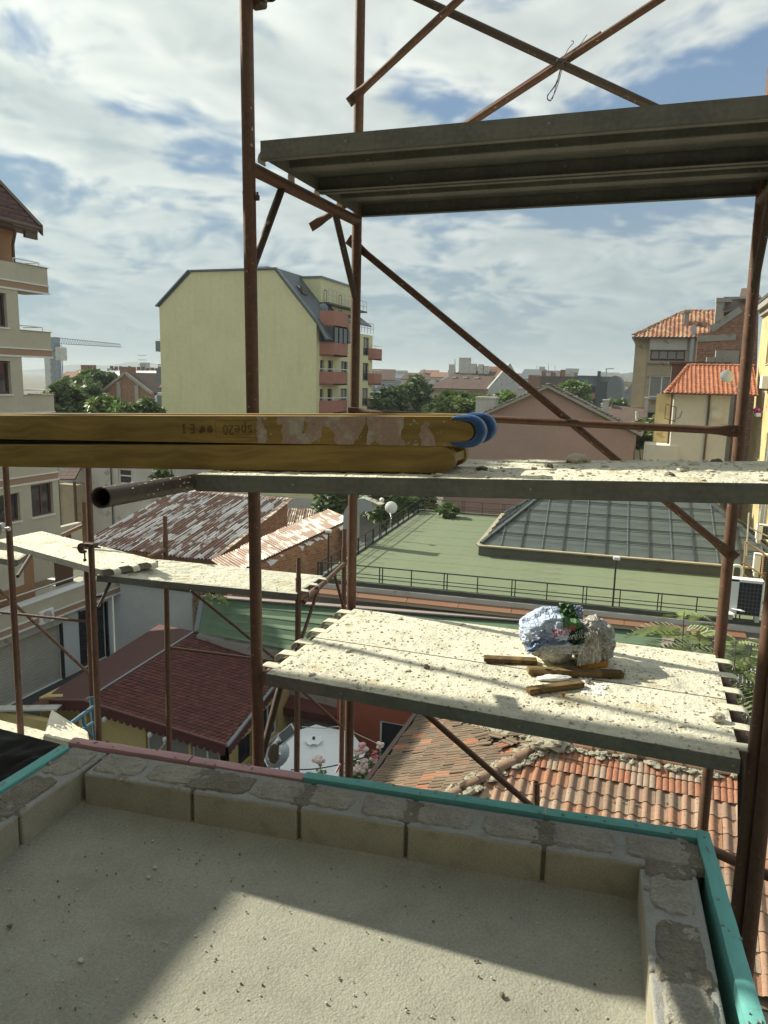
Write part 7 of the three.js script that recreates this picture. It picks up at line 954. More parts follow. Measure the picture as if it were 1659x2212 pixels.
// insulation boards standing on the outer faces
{
  const X0 = V3(1, 0, 0), up = V3(0, 1, 0), top = PY + 0.012, bot = PY - 0.42, th = 0.042;
  const board = (label, m, a, b, dy = 0) => { const h = (top + bot) / 2 + dy, A = a.clone().setY(h), B = b.clone().setY(h); const L = A.distanceTo(B), o2 = rnd() * 50; let g = new THREE.BoxGeometry(L, top - bot, th, Math.ceil(L / 0.012), 14, 4); const q = g.attributes.position; for (let i = 0; i < q.count; i++) { const x = q.getX(i) + o2, y = q.getY(i), z = q.getZ(i), tp = smoothstep(y, (top - bot) / 2 - 0.03, (top - bot) / 2), e = 0.0035 * fbm(x * 9, z * 40, 3) - 0.007 * Math.max(0, fbm(x * 6 + 7, z * 20, 3) - 0.22), rd = Math.abs(z) > th * 0.45 ? -0.003 : 0; q.setY(i, y + (e + rd) * tp); q.setZ(i, z + 0.0025 * fbm(x * 7, y * 20 + 3, 3)); } g.computeVertexNormals(); g = flat(g); uvAlong(g, X0, o2); const dd = B.clone().sub(A).normalize(), zz = dd.clone().cross(up).normalize(); g.applyMatrix4(new THREE.Matrix4().makeBasis(dd, up, zz)); const mid = A.clone().lerp(B, 0.5); g.translate(mid.x, mid.y, mid.z);
    const o = thing('insulation_board', label, 'insulation board', mid); part('board', toCreasedNormals(g, 0.7), m, o); const sm = []; for (let i = 0; i < L * 12; i++) sm.push(lump(A.clone().lerp(B, rnd()).setY(top + dy + 0.001).addScaledVector(zz, rr(-0.5, 0.5) * th), rr(0.002, 0.008) * (rnd() < 0.1 ? 2 : 1), 0.0018, rr(0.002, 0.006), 0, 0.5)); part('mortar_specks', sm, rnd() < 0.5 ? M.mortarDark : M.mortar, o).userData.kind = 'stuff'; };
  const oB = tB + th / 2 + 0.004, e0 = inLB.clone().addScaledVector(nB, oB), e1 = inRB.clone().addScaledVector(nB, oB);
  const bx = (x, y) => { const q = at(x, y, { Y: top }); const s = q.sub(e0).setY(0).dot(dirB); return e0.clone().addScaledVector(dirB, s); };
  const c0 = bx(150, 1600), c1 = bx(409, 1640), c2 = bx(655, 1678), c3 = bx(1178, 1752), c4 = bx(1508, 1820);
  board('pale pink insulation board at the far left corner of the parapet', M.foamPink, c0, c1.clone().addScaledVector(dirB, -0.002));
  board('pale pink insulation board between the other pink board and the teal one', M.foamPink, c1.clone().addScaledVector(dirB, 0.002), c2.clone().addScaledVector(dirB, -0.002), -0.004);
  board('teal insulation board along the back parapet, starting beside the pink board', M.foamTeal, c2.clone().addScaledVector(dirB, 0.002), c3.clone().addScaledVector(dirB, -0.0015), 0.004);
  board('short teal insulation board along the back parapet ending at the right corner', M.foamTeal, c3.clone().addScaledVector(dirB, 0.0015), c4, 0.003);
  const dR = R0.clone().sub(inRB).setY(0).normalize(), nR = V3(-dR.z, 0, dR.x).multiplyScalar(V3(-dR.z, 0, dR.x).x > 0 ? 1 : -1), oR = tR + th / 2 + 0.022;
  const f0 = c4.clone().addScaledVector(dR, -th / 2).addScaledVector(dirB, th / 2 + 0.001), f1 = R0.clone().addScaledVector(nR, oR + 0.045);
  board('long teal insulation board on the right parapet, sunlit at its near end', M.foamTeal, f0, f1, 0.002);
  const dL = L0.clone().sub(inLB).setY(0).normalize(), nL = V3(-1, 0, 0), g0 = at(140, 1611, { Y: top }), g1 = at(0, 1698, { Y: top });
  board('teal insulation board on the left parapet next to the black sheet', M.foamTeal, g0, ext(g1, g0, 1.0), 0.001);
}
// terrace slab and the house wall under it
struct('terrace_slab', slab([L0, R0, inRB, inLB].map((q) => q.clone().setY(FY - 0.03)), 0.25, V3(0, 1, 0)), M.concrete);
{
  const w = thing('house_wall', 'outer wall of our own house with the window that looks over the terrace', 'building', V3(-0.8, -14.3, -2.0));
  part('wall', [box(-2.05, -14.3, -2.05, 0.25, FY - 0.29, 0.0), face(V3(0, 0, 0.05), '-z', [[-6, -14.3], [10, -14.3], [10, 9], [-6, 9]], [rect(-0.8, -0.85, 0.8, 1.0)], 0.35), box(-2.6, -1.6, 0.401, 2.6, 1.6, 0.45).translate(0, 0, 3.2), box(-2.6, -1.6, 0.401, -2.5, 1.6, 3.6), box(2.5, -1.6, 0.401, 2.6, 1.6, 3.6), box(-2.499, 1.5, 0.401, 2.499, 1.6, 3.6), box(-2.499, -1.6, 0.401, 2.499, -1.5, 3.6)], M.concrete, w);
}
// unseen block added left of the terrace to shade its left part
{
  const w = thing('shade_block', 'unseen block added beyond the left end of the terrace to shade it', 'building', V3(-8, -14.3, 0));
  part('wall', box(-10, -14.3, -2.75, -6.2, 1.98, 0.04), M.creamWall, w); part('block_top', box(-10.2, 1.985, -2.78, -6.25, 2.1, 0.04), M.concrete, w);
}
// black sheeting left of the parapet
{
  const a = at(-260, 1420, { d: 3.0 }), nx = 40, ny = 26, g = new THREE.PlaneGeometry(1, 1, nx, ny), p = g.attributes.position;
  const c = [at(-90, 1545, { d: 3.1 }), at(150, 1606, { d: 2.80 }), at(-10, 1730, { d: 2.72 }), at(-400, 1900, { d: 2.6 })];
  for (let i = 0; i < p.count; i++) { const s = p.getX(i) + 0.5, t = 0.5 - p.getY(i); const q = c[0].clone().lerp(c[1], s).lerp(c[3].clone().lerp(c[2], s), t); const e = Math.min(s, 1 - s, t, 1 - t); q.y += 0.05 * fbm(s * 5 + t * 2, t * 3, 3) * smoothstep(e, 0, 0.15) - 0.012; q.x += 0.04 * fbm(s * 3 + 9, t * 6, 3) * smoothstep(e, 0, 0.15); p.setXYZ(i, q.x, q.y, q.z); }
  g.computeVertexNormals(); const o = single('plastic_sheet', 'crumpled black plastic sheet hanging beside the left parapet', 'plastic sheet', [flat(g)], M.blackSheet, c[1].clone());
  o.material = M.blackSheet;
}
// grit on the terrace floor
seed(5);
{
  const geos = [], dark = []; for (let i = 0; i < 520; i++) { const x = rr(-1.7, 0.05), z = rr(-2.1, -0.5); const r = rr(0.0012, 0.004) * (rnd() < 0.06 ? 2 : 1); (rnd() < 0.6 ? dark : geos).push(lump(V3(x, FY + r * 0.6 + 0.002, z), r, r * 0.8, r, 0)); }
  info(part('grit', geos, M.chip), 'pale grains of grit strewn over the terrace floor', 'grit', null, 'stuff'); info(part('grit', dark, M.chipDark), 'dark crumbs of mortar strewn over the terrace floor', 'grit', null, 'stuff');
}
// ---------------------------------------------------------------- the near scaffold
const R = 0.0243, ZF = -2.62, ZR = -3.62;
const post = (x0, y0, x1, y1, z, up = 0.0, dn = 0.0) => { const a = at(x0, y0, { Z: z }), b = at(x1, y1, { Z: z }), d = b.clone().sub(a).normalize(); return [a.addScaledVector(d, -up), b.addScaledVector(d, dn)]; };
const onPost = (p, y) => { const t = (y - p[0].y) / (p[1].y - p[0].y); return p[0].clone().lerp(p[1], t); };
// tube whose end is hammered flat, with a bolt hole; the flat lies across `face`
function flatEnd(end, from, face, r, L = 0.13, hole = true) {
  const d = end.clone().sub(from).normalize(), n = face.clone().addScaledVector(d, -face.dot(d)).normalize(), w = d.clone().cross(n);
  const s = 24, rows = [[0, r, r], [0.30, r * 1.15, r * 0.75], [0.55, r * 1.42, r * 0.22], [0.62, r * 1.46, r * 0.16], [1.0, r * 1.46, r * 0.16]], pos = [], idx = [];
  for (const [t, a, b] of rows) for (let k = 0; k <= s; k++) { const f = k / s * 2 * Math.PI, sq = t > 0.5 ? Math.sign(Math.cos(f)) * Math.pow(Math.abs(Math.cos(f)), 0.45) : Math.cos(f), sn = t > 0.5 ? Math.sign(Math.sin(f)) * Math.pow(Math.abs(Math.sin(f)), 0.45) : Math.sin(f); const p = end.clone().addScaledVector(d, (t - 1) * L).addScaledVector(w, a * sq).addScaledVector(n, b * sn); pos.push(p.x, p.y, p.z); }
  for (let j = 0; j < rows.length - 1; j++) for (let k = 0; k < s; k++) { const a = j * (s + 1) + k, b = a + s + 1; idx.push(a, b, a + 1, b, b + 1, a + 1); }
  const last = (rows.length - 1) * (s + 1), cI = pos.length / 3; pos.push(end.x, end.y, end.z); for (let k = 0; k < s; k++) idx.push(last + k, cI, last + k + 1);
  const g = new THREE.BufferGeometry(); g.setAttribute('position', new THREE.Float32BufferAttribute(pos, 3)); g.setIndex(idx); g.computeVertexNormals(); const f = flat(g); uvAlong(f, d);
  const out = [f];
  if (hole) out.boltAt = end.clone().addScaledVector(d, -L * 0.2);
  return out;
}
const bolt = (p, n, s = 1) => [tube(p.clone().addScaledVector(n, -0.03 * s), p.clone().addScaledVector(n, 0.03 * s), 0.006 * s, 8), tube(p.clone().addScaledVector(n, 0.012 * s), p.clone().addScaledVector(n, 0.02 * s), 0.012 * s, 6)];
function brace(name, label, a, b, r, m, face, ends = [1, 1], nut = true) {
  const o = thing(name, label, name === 'guard_rail' ? 'guard rail' : 'scaffold tube', a.clone().lerp(b, 0.5)), d = b.clone().sub(a).normalize(), L = 0.13;
  part('tube', tube(a.clone().addScaledVector(d, ends[0] ? L : 0), b.clone().addScaledVector(d, ends[1] ? -L : 0), r, 16), m, o);
  if (ends[0]) { part('flat_end', flatEnd(a, b, face, r), m, o); if (nut) part('bolt', bolt(a.clone().addScaledVector(d, 0.03), face), M.coupler, o); }
  if (ends[1]) { part('flat_end', flatEnd(b, a, face, r), m, o); if (nut) part('bolt', bolt(b.clone().addScaledVector(d, -0.03), face), M.coupler, o); }
  return o;
}
function sleeve(p, y, r = R) { const a = onPost(p, y), b = onPost(p, y - 0.006); return tube(a, b, r * 1.04, 20); }
const pLF = post(531, -40, 559, 1700, ZF, 0.2, 1.2), pLR = post(779, -40, 753, 1690, ZR, 0.2, 0.8), pRR = post(1652, 360, 1553, 1415, ZR, 1.1, 0), pRF1 = post(1674, 1240, 1582, 2080, ZF, 2.4, 0.9), pRF2 = post(1700, 1240, 1607, 2140, ZF + 0.035, 2.4, 0.9);
pRR[1].addScaledVector(pRR[1].clone().sub(pRR[0]).normalize(), 1.1);
const UP = 0.775, LO = -1.225;   // levels of the two decks (top of the cross tubes)
function frame(label, pf, prs, ys, tiltX) {
  const o = thing('scaffold_tower', label, 'scaffold frame', V3(onPost(pf, -2).x, -3.2, -3.1));
  const postGeo = (p) => { const cut = -1.0, j = onPost(p, 0.66), out = [tube(p[1], j.clone().setY(p[1].y < -2.2 ? 0.66 : 0.66), R, 24), tube(j, p[0], R * 0.985, 24), sleeve(p, 0.665), sleeve(p, -0.98), sleeve(p, -0.62, R * 0.97)]; return out; };
  part('post', postGeo(pf), M.tubeRed, o); for (const p of prs) part('post', postGeo(p), M.tubeRed, o);
  for (const y of ys) {
    const a = onPost(pf, y - R), b = onPost(prs[0], y - R); const d = b.clone().sub(a).normalize();
    part('cross_tube', tube(a, b, R, 18), M.tubeRed, o);
    const k0 = a.clone().lerp(b, 0.26), k1 = a.clone().lerp(b, 0.74), q0 = onPost(pf, y - 0.40), q1 = onPost(prs[0], y - 0.40);
    part('corner_brace', tube(k0, q0, 0.0155, 12), M.tubeDark, o); part('corner_brace', tube(k1, q1, 0.0155, 12), M.tubeDark, o);
    part('brace_lug', [...flatEnd(k0.clone().addScaledVector(V3(0, 1, 0), 0.0), q0, V3(1, 0, 0), 0.0155, 0.09), ...flatEnd(q0, k0, V3(1, 0, 0), 0.0155, 0.09), ...flatEnd(k1, q1, V3(1, 0, 0), 0.0155, 0.09), ...flatEnd(q1, k1, V3(1, 0, 0), 0.0155, 0.09)], M.tubeDark, o);
  }
  return o;
}
seed(11);
const fL = frame('rusty scaffold frame rising left of the upper deck', pLF, [pLR], [UP, LO]);
const fR = frame('rusty scaffold frame at the right edge of the picture, doubled front tube', pRF1, [pRR, pRF2], [UP, LO]);
{ const q = at(555, 426, { Z: ZF }); part('pin', [box(q.x - 0.008, q.y - 0.011, ZF - 0.008, q.x + 0.008, q.y + 0.008, ZF + 0.008, 0.002), tube(q.clone().add(V3(0.002, 0, 0)), q.clone().add(V3(0.002, 0.018, 0)), 0.004, 6)], M.coupler, fL); }
part('red_mark', sleeve(pRR, -1.06, R * 0.972), std({ color: [0.30, 0.02, 0.015], roughness: 0.6 }), fR);
// coupler with a tube stub at the top of the left post
{
  const p = at(560, 2, { Z: ZF - 0.04 }); const o = thing('tube_coupler', 'rusty coupler gripping a tube stub high on the left post', 'coupler', p);
  part('clamp', [box(p.x - 0.035, p.y - 0.02, p.z - 0.03, p.x + 0.02, p.y + 0.05, p.z + 0.03, 0.01), tube(p.clone().add(V3(-0.01, -0.03, 0.02)), p.clone().add(V3(-0.01, 0.03, 0.02)), 0.008, 8)], M.coupler, o);
  part('tube', pipe(at(583, 2, { Z: ZF + 0.02 }).add(V3(0.03, -0.004, 0.05)), at(560, -10, { Z: ZF - 0.2 }), R * 0.95), M.tubeRed, o);
}
// steel planks. Corners are the four top corners (front-left, front-right, rear-right, rear-left) of ONE plank
function plank(label, FL, FR, RR, RL, { th = 0.055, hooks = 3, hookEnds = [1, 1], hr = R, group, relief = 0.004, topMat = M.deck, nx = 150, nz = 44, cat = 'scaffold plank' } = {}) {
  const o = thing('scaffold_plank', label, cat, FL.clone().add(RR).multiplyScalar(0.5), group);
  const N = FR.clone().sub(FL).cross(RL.clone().sub(FL)).normalize(); if (N.y < 0) N.negate();
  const P = (s, t, h = 0) => FL.clone().lerp(FR, s).lerp(RL.clone().lerp(RR, s), t).addScaledVector(N, h);
  const Lx = FL.distanceTo(FR), Lz = FL.distanceTo(RL), offs = rnd() * 40;
  const g = new THREE.PlaneGeometry(1, 1, nx, nz), p = g.attributes.position, uv = g.attributes.uv, col = new Float32Array(p.count * 3);
  for (let i = 0; i < p.count; i++) { const s = p.getX(i) + 0.5, t = p.getY(i) + 0.5, x = s * Lx, z = t * Lz, e = Math.min(x, Lx - x, z, Lz - z); let h = 0; if (relief) { h = relief * (0.5 + 1.3 * fbm(x * 14 + offs, z * 14, 4) + 0.8 * Math.max(0, fbm(x * 45 + offs, z * 45, 3))); h = Math.max(0, h) * smoothstep(e, 0, 0.02); } const q = P(s, t, h); p.setXYZ(i, q.x, q.y, q.z); uv.setXY(i, x + offs, z + offs); const d1 = fbm(x * 2.3 + offs, z * 3.1, 4), d2 = smoothstep(fbm(x * 5 + offs + 9, z * 6, 4), 0.10, 0.42), d3 = smoothstep(fbm(x * 3.7 + offs + 30, z * 4.4, 4), 0.12, 0.4); const c = mix3(mix3([1, 1, 1].map((q) => q * (1 + 0.22 * d1)), [0.66, 0.58, 0.45], d2 * 0.65), [0.62, 0.65, 0.66], d3 * 0.6); col.set(c, i * 3); }
  g.setAttribute('color', new THREE.BufferAttribute(col, 3)); g.computeVertexNormals(); part('plank_top', [flat(g)], topMat, o);
  const t0 = 0.0025, sk = [];
  const bar = (a, b, c, d) => sk.push(slab([a, b, c, d], t0));
  const skirt = (t, dir) => { bar(P(0, t, -0.0006), P(1, t, -0.0006), P(1, t, -th), P(0, t, -th)); const w = 0.030 / Lz * dir; sk.push(slab([P(0, t, -th), P(1, t, -th), P(1, t + w, -th), P(0, t + w, -th)], t0)); };
  skirt(0, 1); skirt(1, -1);
  part('side_rail', sk, M.galv, o);
  const under = []; under.push(slab([P(0, 0.01, -0.004), P(1, 0.01, -0.004), P(1, 0.99, -0.004), P(0, 0.99, -0.004)], t0));
  for (const t of [0.5]) { under.push(slab([P(0, t - 0.06, -0.004), P(1, t - 0.06, -0.004), P(1, t - 0.06, -th * 0.55), P(0, t - 0.06, -th * 0.55)], t0), slab([P(0, t - 0.06, -th * 0.55), P(1, t - 0.06, -th * 0.55), P(1, t + 0.06, -th * 0.55), P(0, t + 0.06, -th * 0.55)], t0)); }
  part('underside', under, M.galv, o);
  const ends = []; for (const s of [0.002, 0.998]) ends.push(slab([P(s, 0, -0.003), P(s, 1, -0.003), P(s, 1, -th * 0.95), P(s, 0, -th * 0.95)], t0)); part('end_plate', ends, M.galv, o);
  // hooks that grip the cross tube
  for (const [k, s, dir] of [[0, 0, -1], [1, 1, 1]]) if (hookEnds[k]) for (let h = 0; h < hooks; h++) {
    const t = (h + 0.55) / hooks, hw = 0.055, ro = hr + 0.0075, ri = hr + 0.002, out = [], inn = [];
    const cx = ro + 0.012, pts = []; // profile in (outward, up): strap from the plank end over the tube and down
    for (let q = 0; q <= 10; q++) { const f = Math.PI / 2 - q / 10 * 2.0; out.push([cx + ro * Math.cos(f), ro * Math.sin(f) - ro]); inn.push([cx + ri * Math.cos(f), ri * Math.sin(f) - ro]); }
    pts.push([-0.03, 0], ...out, ...inn.reverse(), [-0.03, -(ro - ri)]);
    const u = P(s, t).sub(P(1 - s, t)).normalize(), w = u.clone().cross(N).normalize();
    const hk = prism(pts, hw, P(s, t, 0.004).addScaledVector(w, hw / 2), u, N, w, [], 0.001); { const q = hk.attributes.position; for (let i = 0; i < q.count; i++) { const e = 0.0016 * fbm3(q.getX(i) * 60, q.getY(i) * 60, q.getZ(i) * 60, 2); q.setXYZ(i, q.getX(i), q.getY(i) + e, q.getZ(i)); } }
    hk.computeVertexNormals(); part('hook', hk, M.hook, o);
  }
  return { o, P, N, Lx, Lz };
}
function debris(label, pl, n, tMax = 1, big = 1) {
  const geos = [], sm = []; for (let i = 0; i < n; i++) { const s = rr(0.01, 0.99), t = rr(0.02, 0.98) * tMax, r = rr(0.0015, 0.006) * big * (rnd() < 0.05 ? 2.2 : 1); const c = pl.P(s, t, 0.003 + r * 0.25); geos.push(lump(c, r * rr(0.9, 1.8), r * 0.5, r * rr(0.8, 1.3), 0, 0.3)); }
  const o = part('plaster_crumbs', geos, M.chip); info(o, label, 'plaster crumbs', null, 'stuff'); return o;
}
seed(12);
const lf = at(575, 1455, { Y: -1.19 }), lr = at(765, 1315, { Y: -1.19 }), rr_ = at(1545, 1415, { Y: -1.19 }), rf = at(1600, 1640, { Y: -1.19 });
const midL = lf.clone().lerp(lr, 0.49), midR = rf.clone().lerp(rr_, 0.49), gap = 0.002;
const lowA = plank('plaster-covered steel plank of the lower deck, near one of the pair', lf, rf, midR.clone().add(V3(0, 0, gap)), midL.clone().add(V3(0, 0, gap)), { th: 0.05, hooks: 3 });
const lowB = plank('plaster-covered steel plank of the lower deck, far one carrying the rubbish bag', midL.clone().add(V3(0, 0.002, -gap)), midR.clone().add(V3(0, 0.002, -gap)), rr_, lr, { th: 0.05, hooks: 3 });
debris('plaster crumbs scattered over the near lower plank', lowA, 520); debris('plaster crumbs scattered over the far lower plank', lowB, 420);
// yellow paint on the edge of the near lower plank
part('paint_stain', slab([lowA.P(0.372, -0.0035, -0.004), lowA.P(0.505, -0.0035, -0.004), lowA.P(0.505, -0.0035, -0.046), lowA.P(0.372, -0.0035, -0.046)], 0.0006), std({ color: [0.26, 0.24, 0.05], map: T.foam, roughness: 0.6 }), lowA.o);
const ulf = at(563, 304, { Z: -2.64 }), urf = at(1659, 210, { Z: -2.64 }), url = at(779, 440, { Z: -3.64 }), urr = at(1640, 393, { Z: -3.64 });
{ const y = UP + 0.062; ulf.copy(at(563, 304, { Y: y })); const ur = at(1659, 210, { Y: y }); ur.x = 0.36; ur.z = ulf.z - 0.0; const ll = V3(ulf.x - 0.01, y, -3.66), lr2 = V3(0.36, y, -3.64); const m0 = ulf.clone().lerp(ll, 0.5), m1 = ur.clone().lerp(lr2, 0.5);
  plank('galvanised steel plank overhead, nearer one of the pair, seen from below', ulf, ur, m1.clone().add(V3(0, 0, 0.003)), m0.clone().add(V3(0, 0, 0.003)), { th: 0.062, hooks: 2, nx: 40, nz: 12 });
  plank('galvanised steel plank overhead, farther one of the pair, seen from below', m0.clone().add(V3(0, 0, -0.003)), m1.clone().add(V3(0, 0, -0.003)), lr2, ll, { th: 0.062, hooks: 2, nx: 40, nz: 12 }); }
// plank at eye level, lying on a tube that sticks out towards the window
const mlf = at(421, 1025, { d: 2.36 }), mrf0 = at(1659, 1044, { d: 1.86 }), mdir = mrf0.clone().sub(mlf).normalize(), mrf = mlf.clone().addScaledVector(mdir, 1.85);
const mrl = mlf.clone().add(V3(-0.015, 0.006, -0.49)), mrr = mrf.clone().add(V3(-0.015, 0.006, -0.49));
const midP = plank('plaster-crusted steel plank at eye level carrying the two yellow beams', mlf, mrf, mrr, mrl, { th: 0.05, hooks: 2, hookEnds: [0, 0], relief: 0.006 });
debris('plaster crumbs on the eye-level plank', midP, 420, 1, 1.15);
seed(14);
{ const lumps = []; for (const [s, t, r] of [[0.61, 0.80, 0.026], [0.57, 0.55, 0.012], [0.47, 0.35, 0.012], [0.9, 0.5, 0.013], [0.75, 0.2, 0.010], [0.83, 0.9, 0.012], [0.97, 0.25, 0.016]]) lumps.push([s, t, r]); lumps.forEach(([s, t, r], i) => single('mortar_lump', ['large pale lump of dried plaster on the eye-level plank before the pink wall', 'small plaster lump right of the beam ends on the eye-level plank', 'small plaster lump just behind the beam ends', 'plaster lump on the far right half of the eye-level plank', 'small flat plaster lump near the front edge of the eye-level plank', 'plaster lump on the back edge of the eye-level plank', 'plaster lump at the right end of the eye-level plank'][i], 'mortar lump', lump(midP.P(s, t, r * 0.5), r * 1.5, r * 0.7, r, 2), i ? M.mortarDark : M.chip, midP.P(s, t, 0.004))); }
{
  const a = at(218, 1075, { d: 1.78 }), b = at(420, 1041, { d: 2.42 }), d = b.clone().sub(a).normalize(), c = a.clone().addScaledVector(d, 1.55), o = thing('bearer_tube', 'dark steel tube with an open end sticking out under the yellow beams', 'scaffold tube', a);
  part('tube', pipe(a, c, 0.0255, 28), M.tubeDark, o); part('dark_disc', tube(a.clone().addScaledVector(d, 0.09), a.clone().addScaledVector(d, 0.094), 0.0215, 20), M.black, o);  // black disc stands in for the shade deep inside the open tube
  const sp = []; for (let i = 0; i < 40; i++) { const t = rr(0.1, 0.62), f = rr(0, 6.28), q = a.clone().addScaledVector(d, t), w = d.clone().cross(V3(0, 1, 0)).normalize(), v = d.clone().cross(w); q.addScaledVector(w, 0.0255 * Math.cos(f)).addScaledVector(v, 0.0255 * Math.sin(f)); sp.push(lump(q, rr(0.002, 0.006), 0.0018, rr(0.002, 0.008), 0)); } const sO = part('plaster_splash', sp, M.chip, o); sO.userData.kind = 'stuff';
}
// braces and rails
const zR = V3(0, 0, 1);
seed(15);
brace('guard_rail', 'rusty guard rail tube crossing in front of the pink gable', at(752, 890, { Z: ZR + 0.04 }), at(1604, 932, { Z: ZR + 0.04 }), 0.0172, M.tubeRed, zR);
brace('scaffold_brace', 'long diagonal tube falling from the rear left post to the rear right post', at(752, 516, { Z: ZR - 0.035 }), at(1590, 1207, { Z: ZR + 0.045 }), 0.0172, M.tubeRed, zR);
brace('scaffold_brace', 'diagonal tube bolted to the rear left post above the upper deck, leaning right', at(753, 222, { Z: ZR + 0.045 }), at(1010, -18, { Z: ZR + 0.045 }), 0.0172, M.tubeRed, zR, [1, 0]);
brace('scaffold_brace', 'diagonal tube falling to the right behind the upper deck edge', at(860, -25, { Z: ZR - 0.09 }), at(1560, 300, { Z: ZR - 0.09 }), 0.0185, M.tubeDark, zR, [0, 0]);
brace('scaffold_brace', 'loose diagonal tube with a hole in its flat end hanging below the upper deck', at(671, 491, { Z: ZR - 0.13 }), at(1475, -34, { Z: ZR - 0.13 }), 0.0165, M.tubeRed, zR, [1, 0], false);
brace('scaffold_brace', 'diagonal tube lying close beside the loose one above the deck', at(990, 278, { Z: ZR - 0.17 }), at(1300, 72, { Z: ZR - 0.15 }), 0.0125, M.tubeRed, zR, [0, 0]);
brace('scaffold_brace', 'diagonal tube below the lower deck crossing the clay tile roof', at(770, 1411, { Z: ZR }), at(1235, 1818, { Z: ZR }), 0.0160, M.tubeRed, zR, [1, 0]);
single('scaffold_tube', 'short upright rusty tube standing in front of the clay tiles', 'scaffold tube', [pipe(at(1158, 1800, { Z: -4.4 }), at(1159, 1690, { Z: -4.4 }), 0.021)], M.tubeRed, at(1158, 1800, { Z: -4.4 }));
single('scaffold_tube', 'level rusty tube low behind the right corner of the terrace', 'scaffold tube', [pipe(at(1525, 1832, { d: 3.3 }), at(1690, 1905, { d: 3.0 }), 0.022)], M.tubeRed, at(1525, 1832, { d: 3.3 }));
single('mortar_lump', 'pale plaster lump at the foot of the rear right post by the teal corner', 'mortar lump', [lump(at(1496, 1806, { d: 3.25 }), 0.03, 0.018, 0.02, 2), lump(at(1512, 1801, { d: 3.2 }), 0.02, 0.016, 0.02, 2)], M.chip, at(1500, 1806, { d: 3.25 }));
single('mortar_lump', 'pale plaster lump on a hook at the right end of the lower deck', 'mortar lump', [lump(at(1549, 1548, { Y: -1.17 }), 0.022, 0.016, 0.03, 2)], M.chip, at(1549, 1548, { Y: -1.17 }));
{
  const lumpAt = at(591, 1628, { d: 3.0 }); single('mortar_lump', 'plaster-smeared knot at the foot of the front left post', 'mortar lump', [lump(lumpAt, 0.022, 0.036, 0.02, 2)], M.chipDark, lumpAt);
}
// tying wire at the crossing of the two high braces
{
  const z = ZR - 0.105, W = (x, y, dz = 0) => at(x, y, { Z: z + dz }); const o = thing('tying_wire', 'thin dark wire twisted round the crossing of the high braces', 'wire', W(1212, 135));
  part('wire', [curveTube([W(1205, 150), W(1228, 105), W(1240, 90), W(1234, 88)], 0.0016), curveTube([W(1212, 140, 0.06), W(1250, 100, 0.06), W(1268, 75)], 0.0014), curveTube([W(1218, 128, 0.05), W(1205, 128, 0.05), W(1203, 142, 0.05), W(1216, 150, 0.05), W(1224, 140, 0.02), W(1214, 126, 0.05)], 0.002), curveTube([W(1211, 150), W(1204, 178), W(1192, 195), W(1182, 208), W(1187, 217), W(1196, 205), W(1206, 180), W(1214, 150)], 0.0017, 40), curveTube([W(1210, 150), W(1200, 182), W(1186, 202), W(1182, 214), W(1190, 218), W(1200, 190), W(1206, 165), W(1212, 150)], 0.0015, 40)], M.darkFrame, o);
}
// unseen planks and frames added high up left, shading eye-level plank and terrace edge
seed(17);
{
  const y = 2.80, z0 = -3.02, w = 0.31;
  [[-9.0, -6.9, 'leftmost'], [-6.895, -4.9, 'second'], [-4.62, -3.7, 'third']].forEach(([x0, x1, which]) => { for (const k of [0, 1]) plank(`${which} ${k ? 'farther' : 'nearer'} steel plank added unseen beyond the left edge to cast shade`, V3(x0, y, z0 - k * w), V3(x1, y, z0 - k * w), V3(x1, y, z0 - (k + 0.99) * w), V3(x0, y, z0 - (k + 0.99) * w), { hooks: 2, nx: 6, nz: 3, relief: 0 }); });
  [[-9.0, 'left'], [-4.9, 'right']].forEach(([x, which]) => { const o = thing('scaffold_tower', `${which} scaffold frame added unseen beyond the left edge with the shading planks`, 'scaffold frame', V3(x, 2, -3)); for (const z of [-2.62, -3.62]) part('post', tube(V3(x, GY, z), V3(x, y + 1, z), R, 10), M.tubeRed, o); part('cross_tube', tube(V3(x, y - 0.08, -2.62), V3(x, y - 0.08, -3.62), R, 10), M.tubeRed, o); });
}
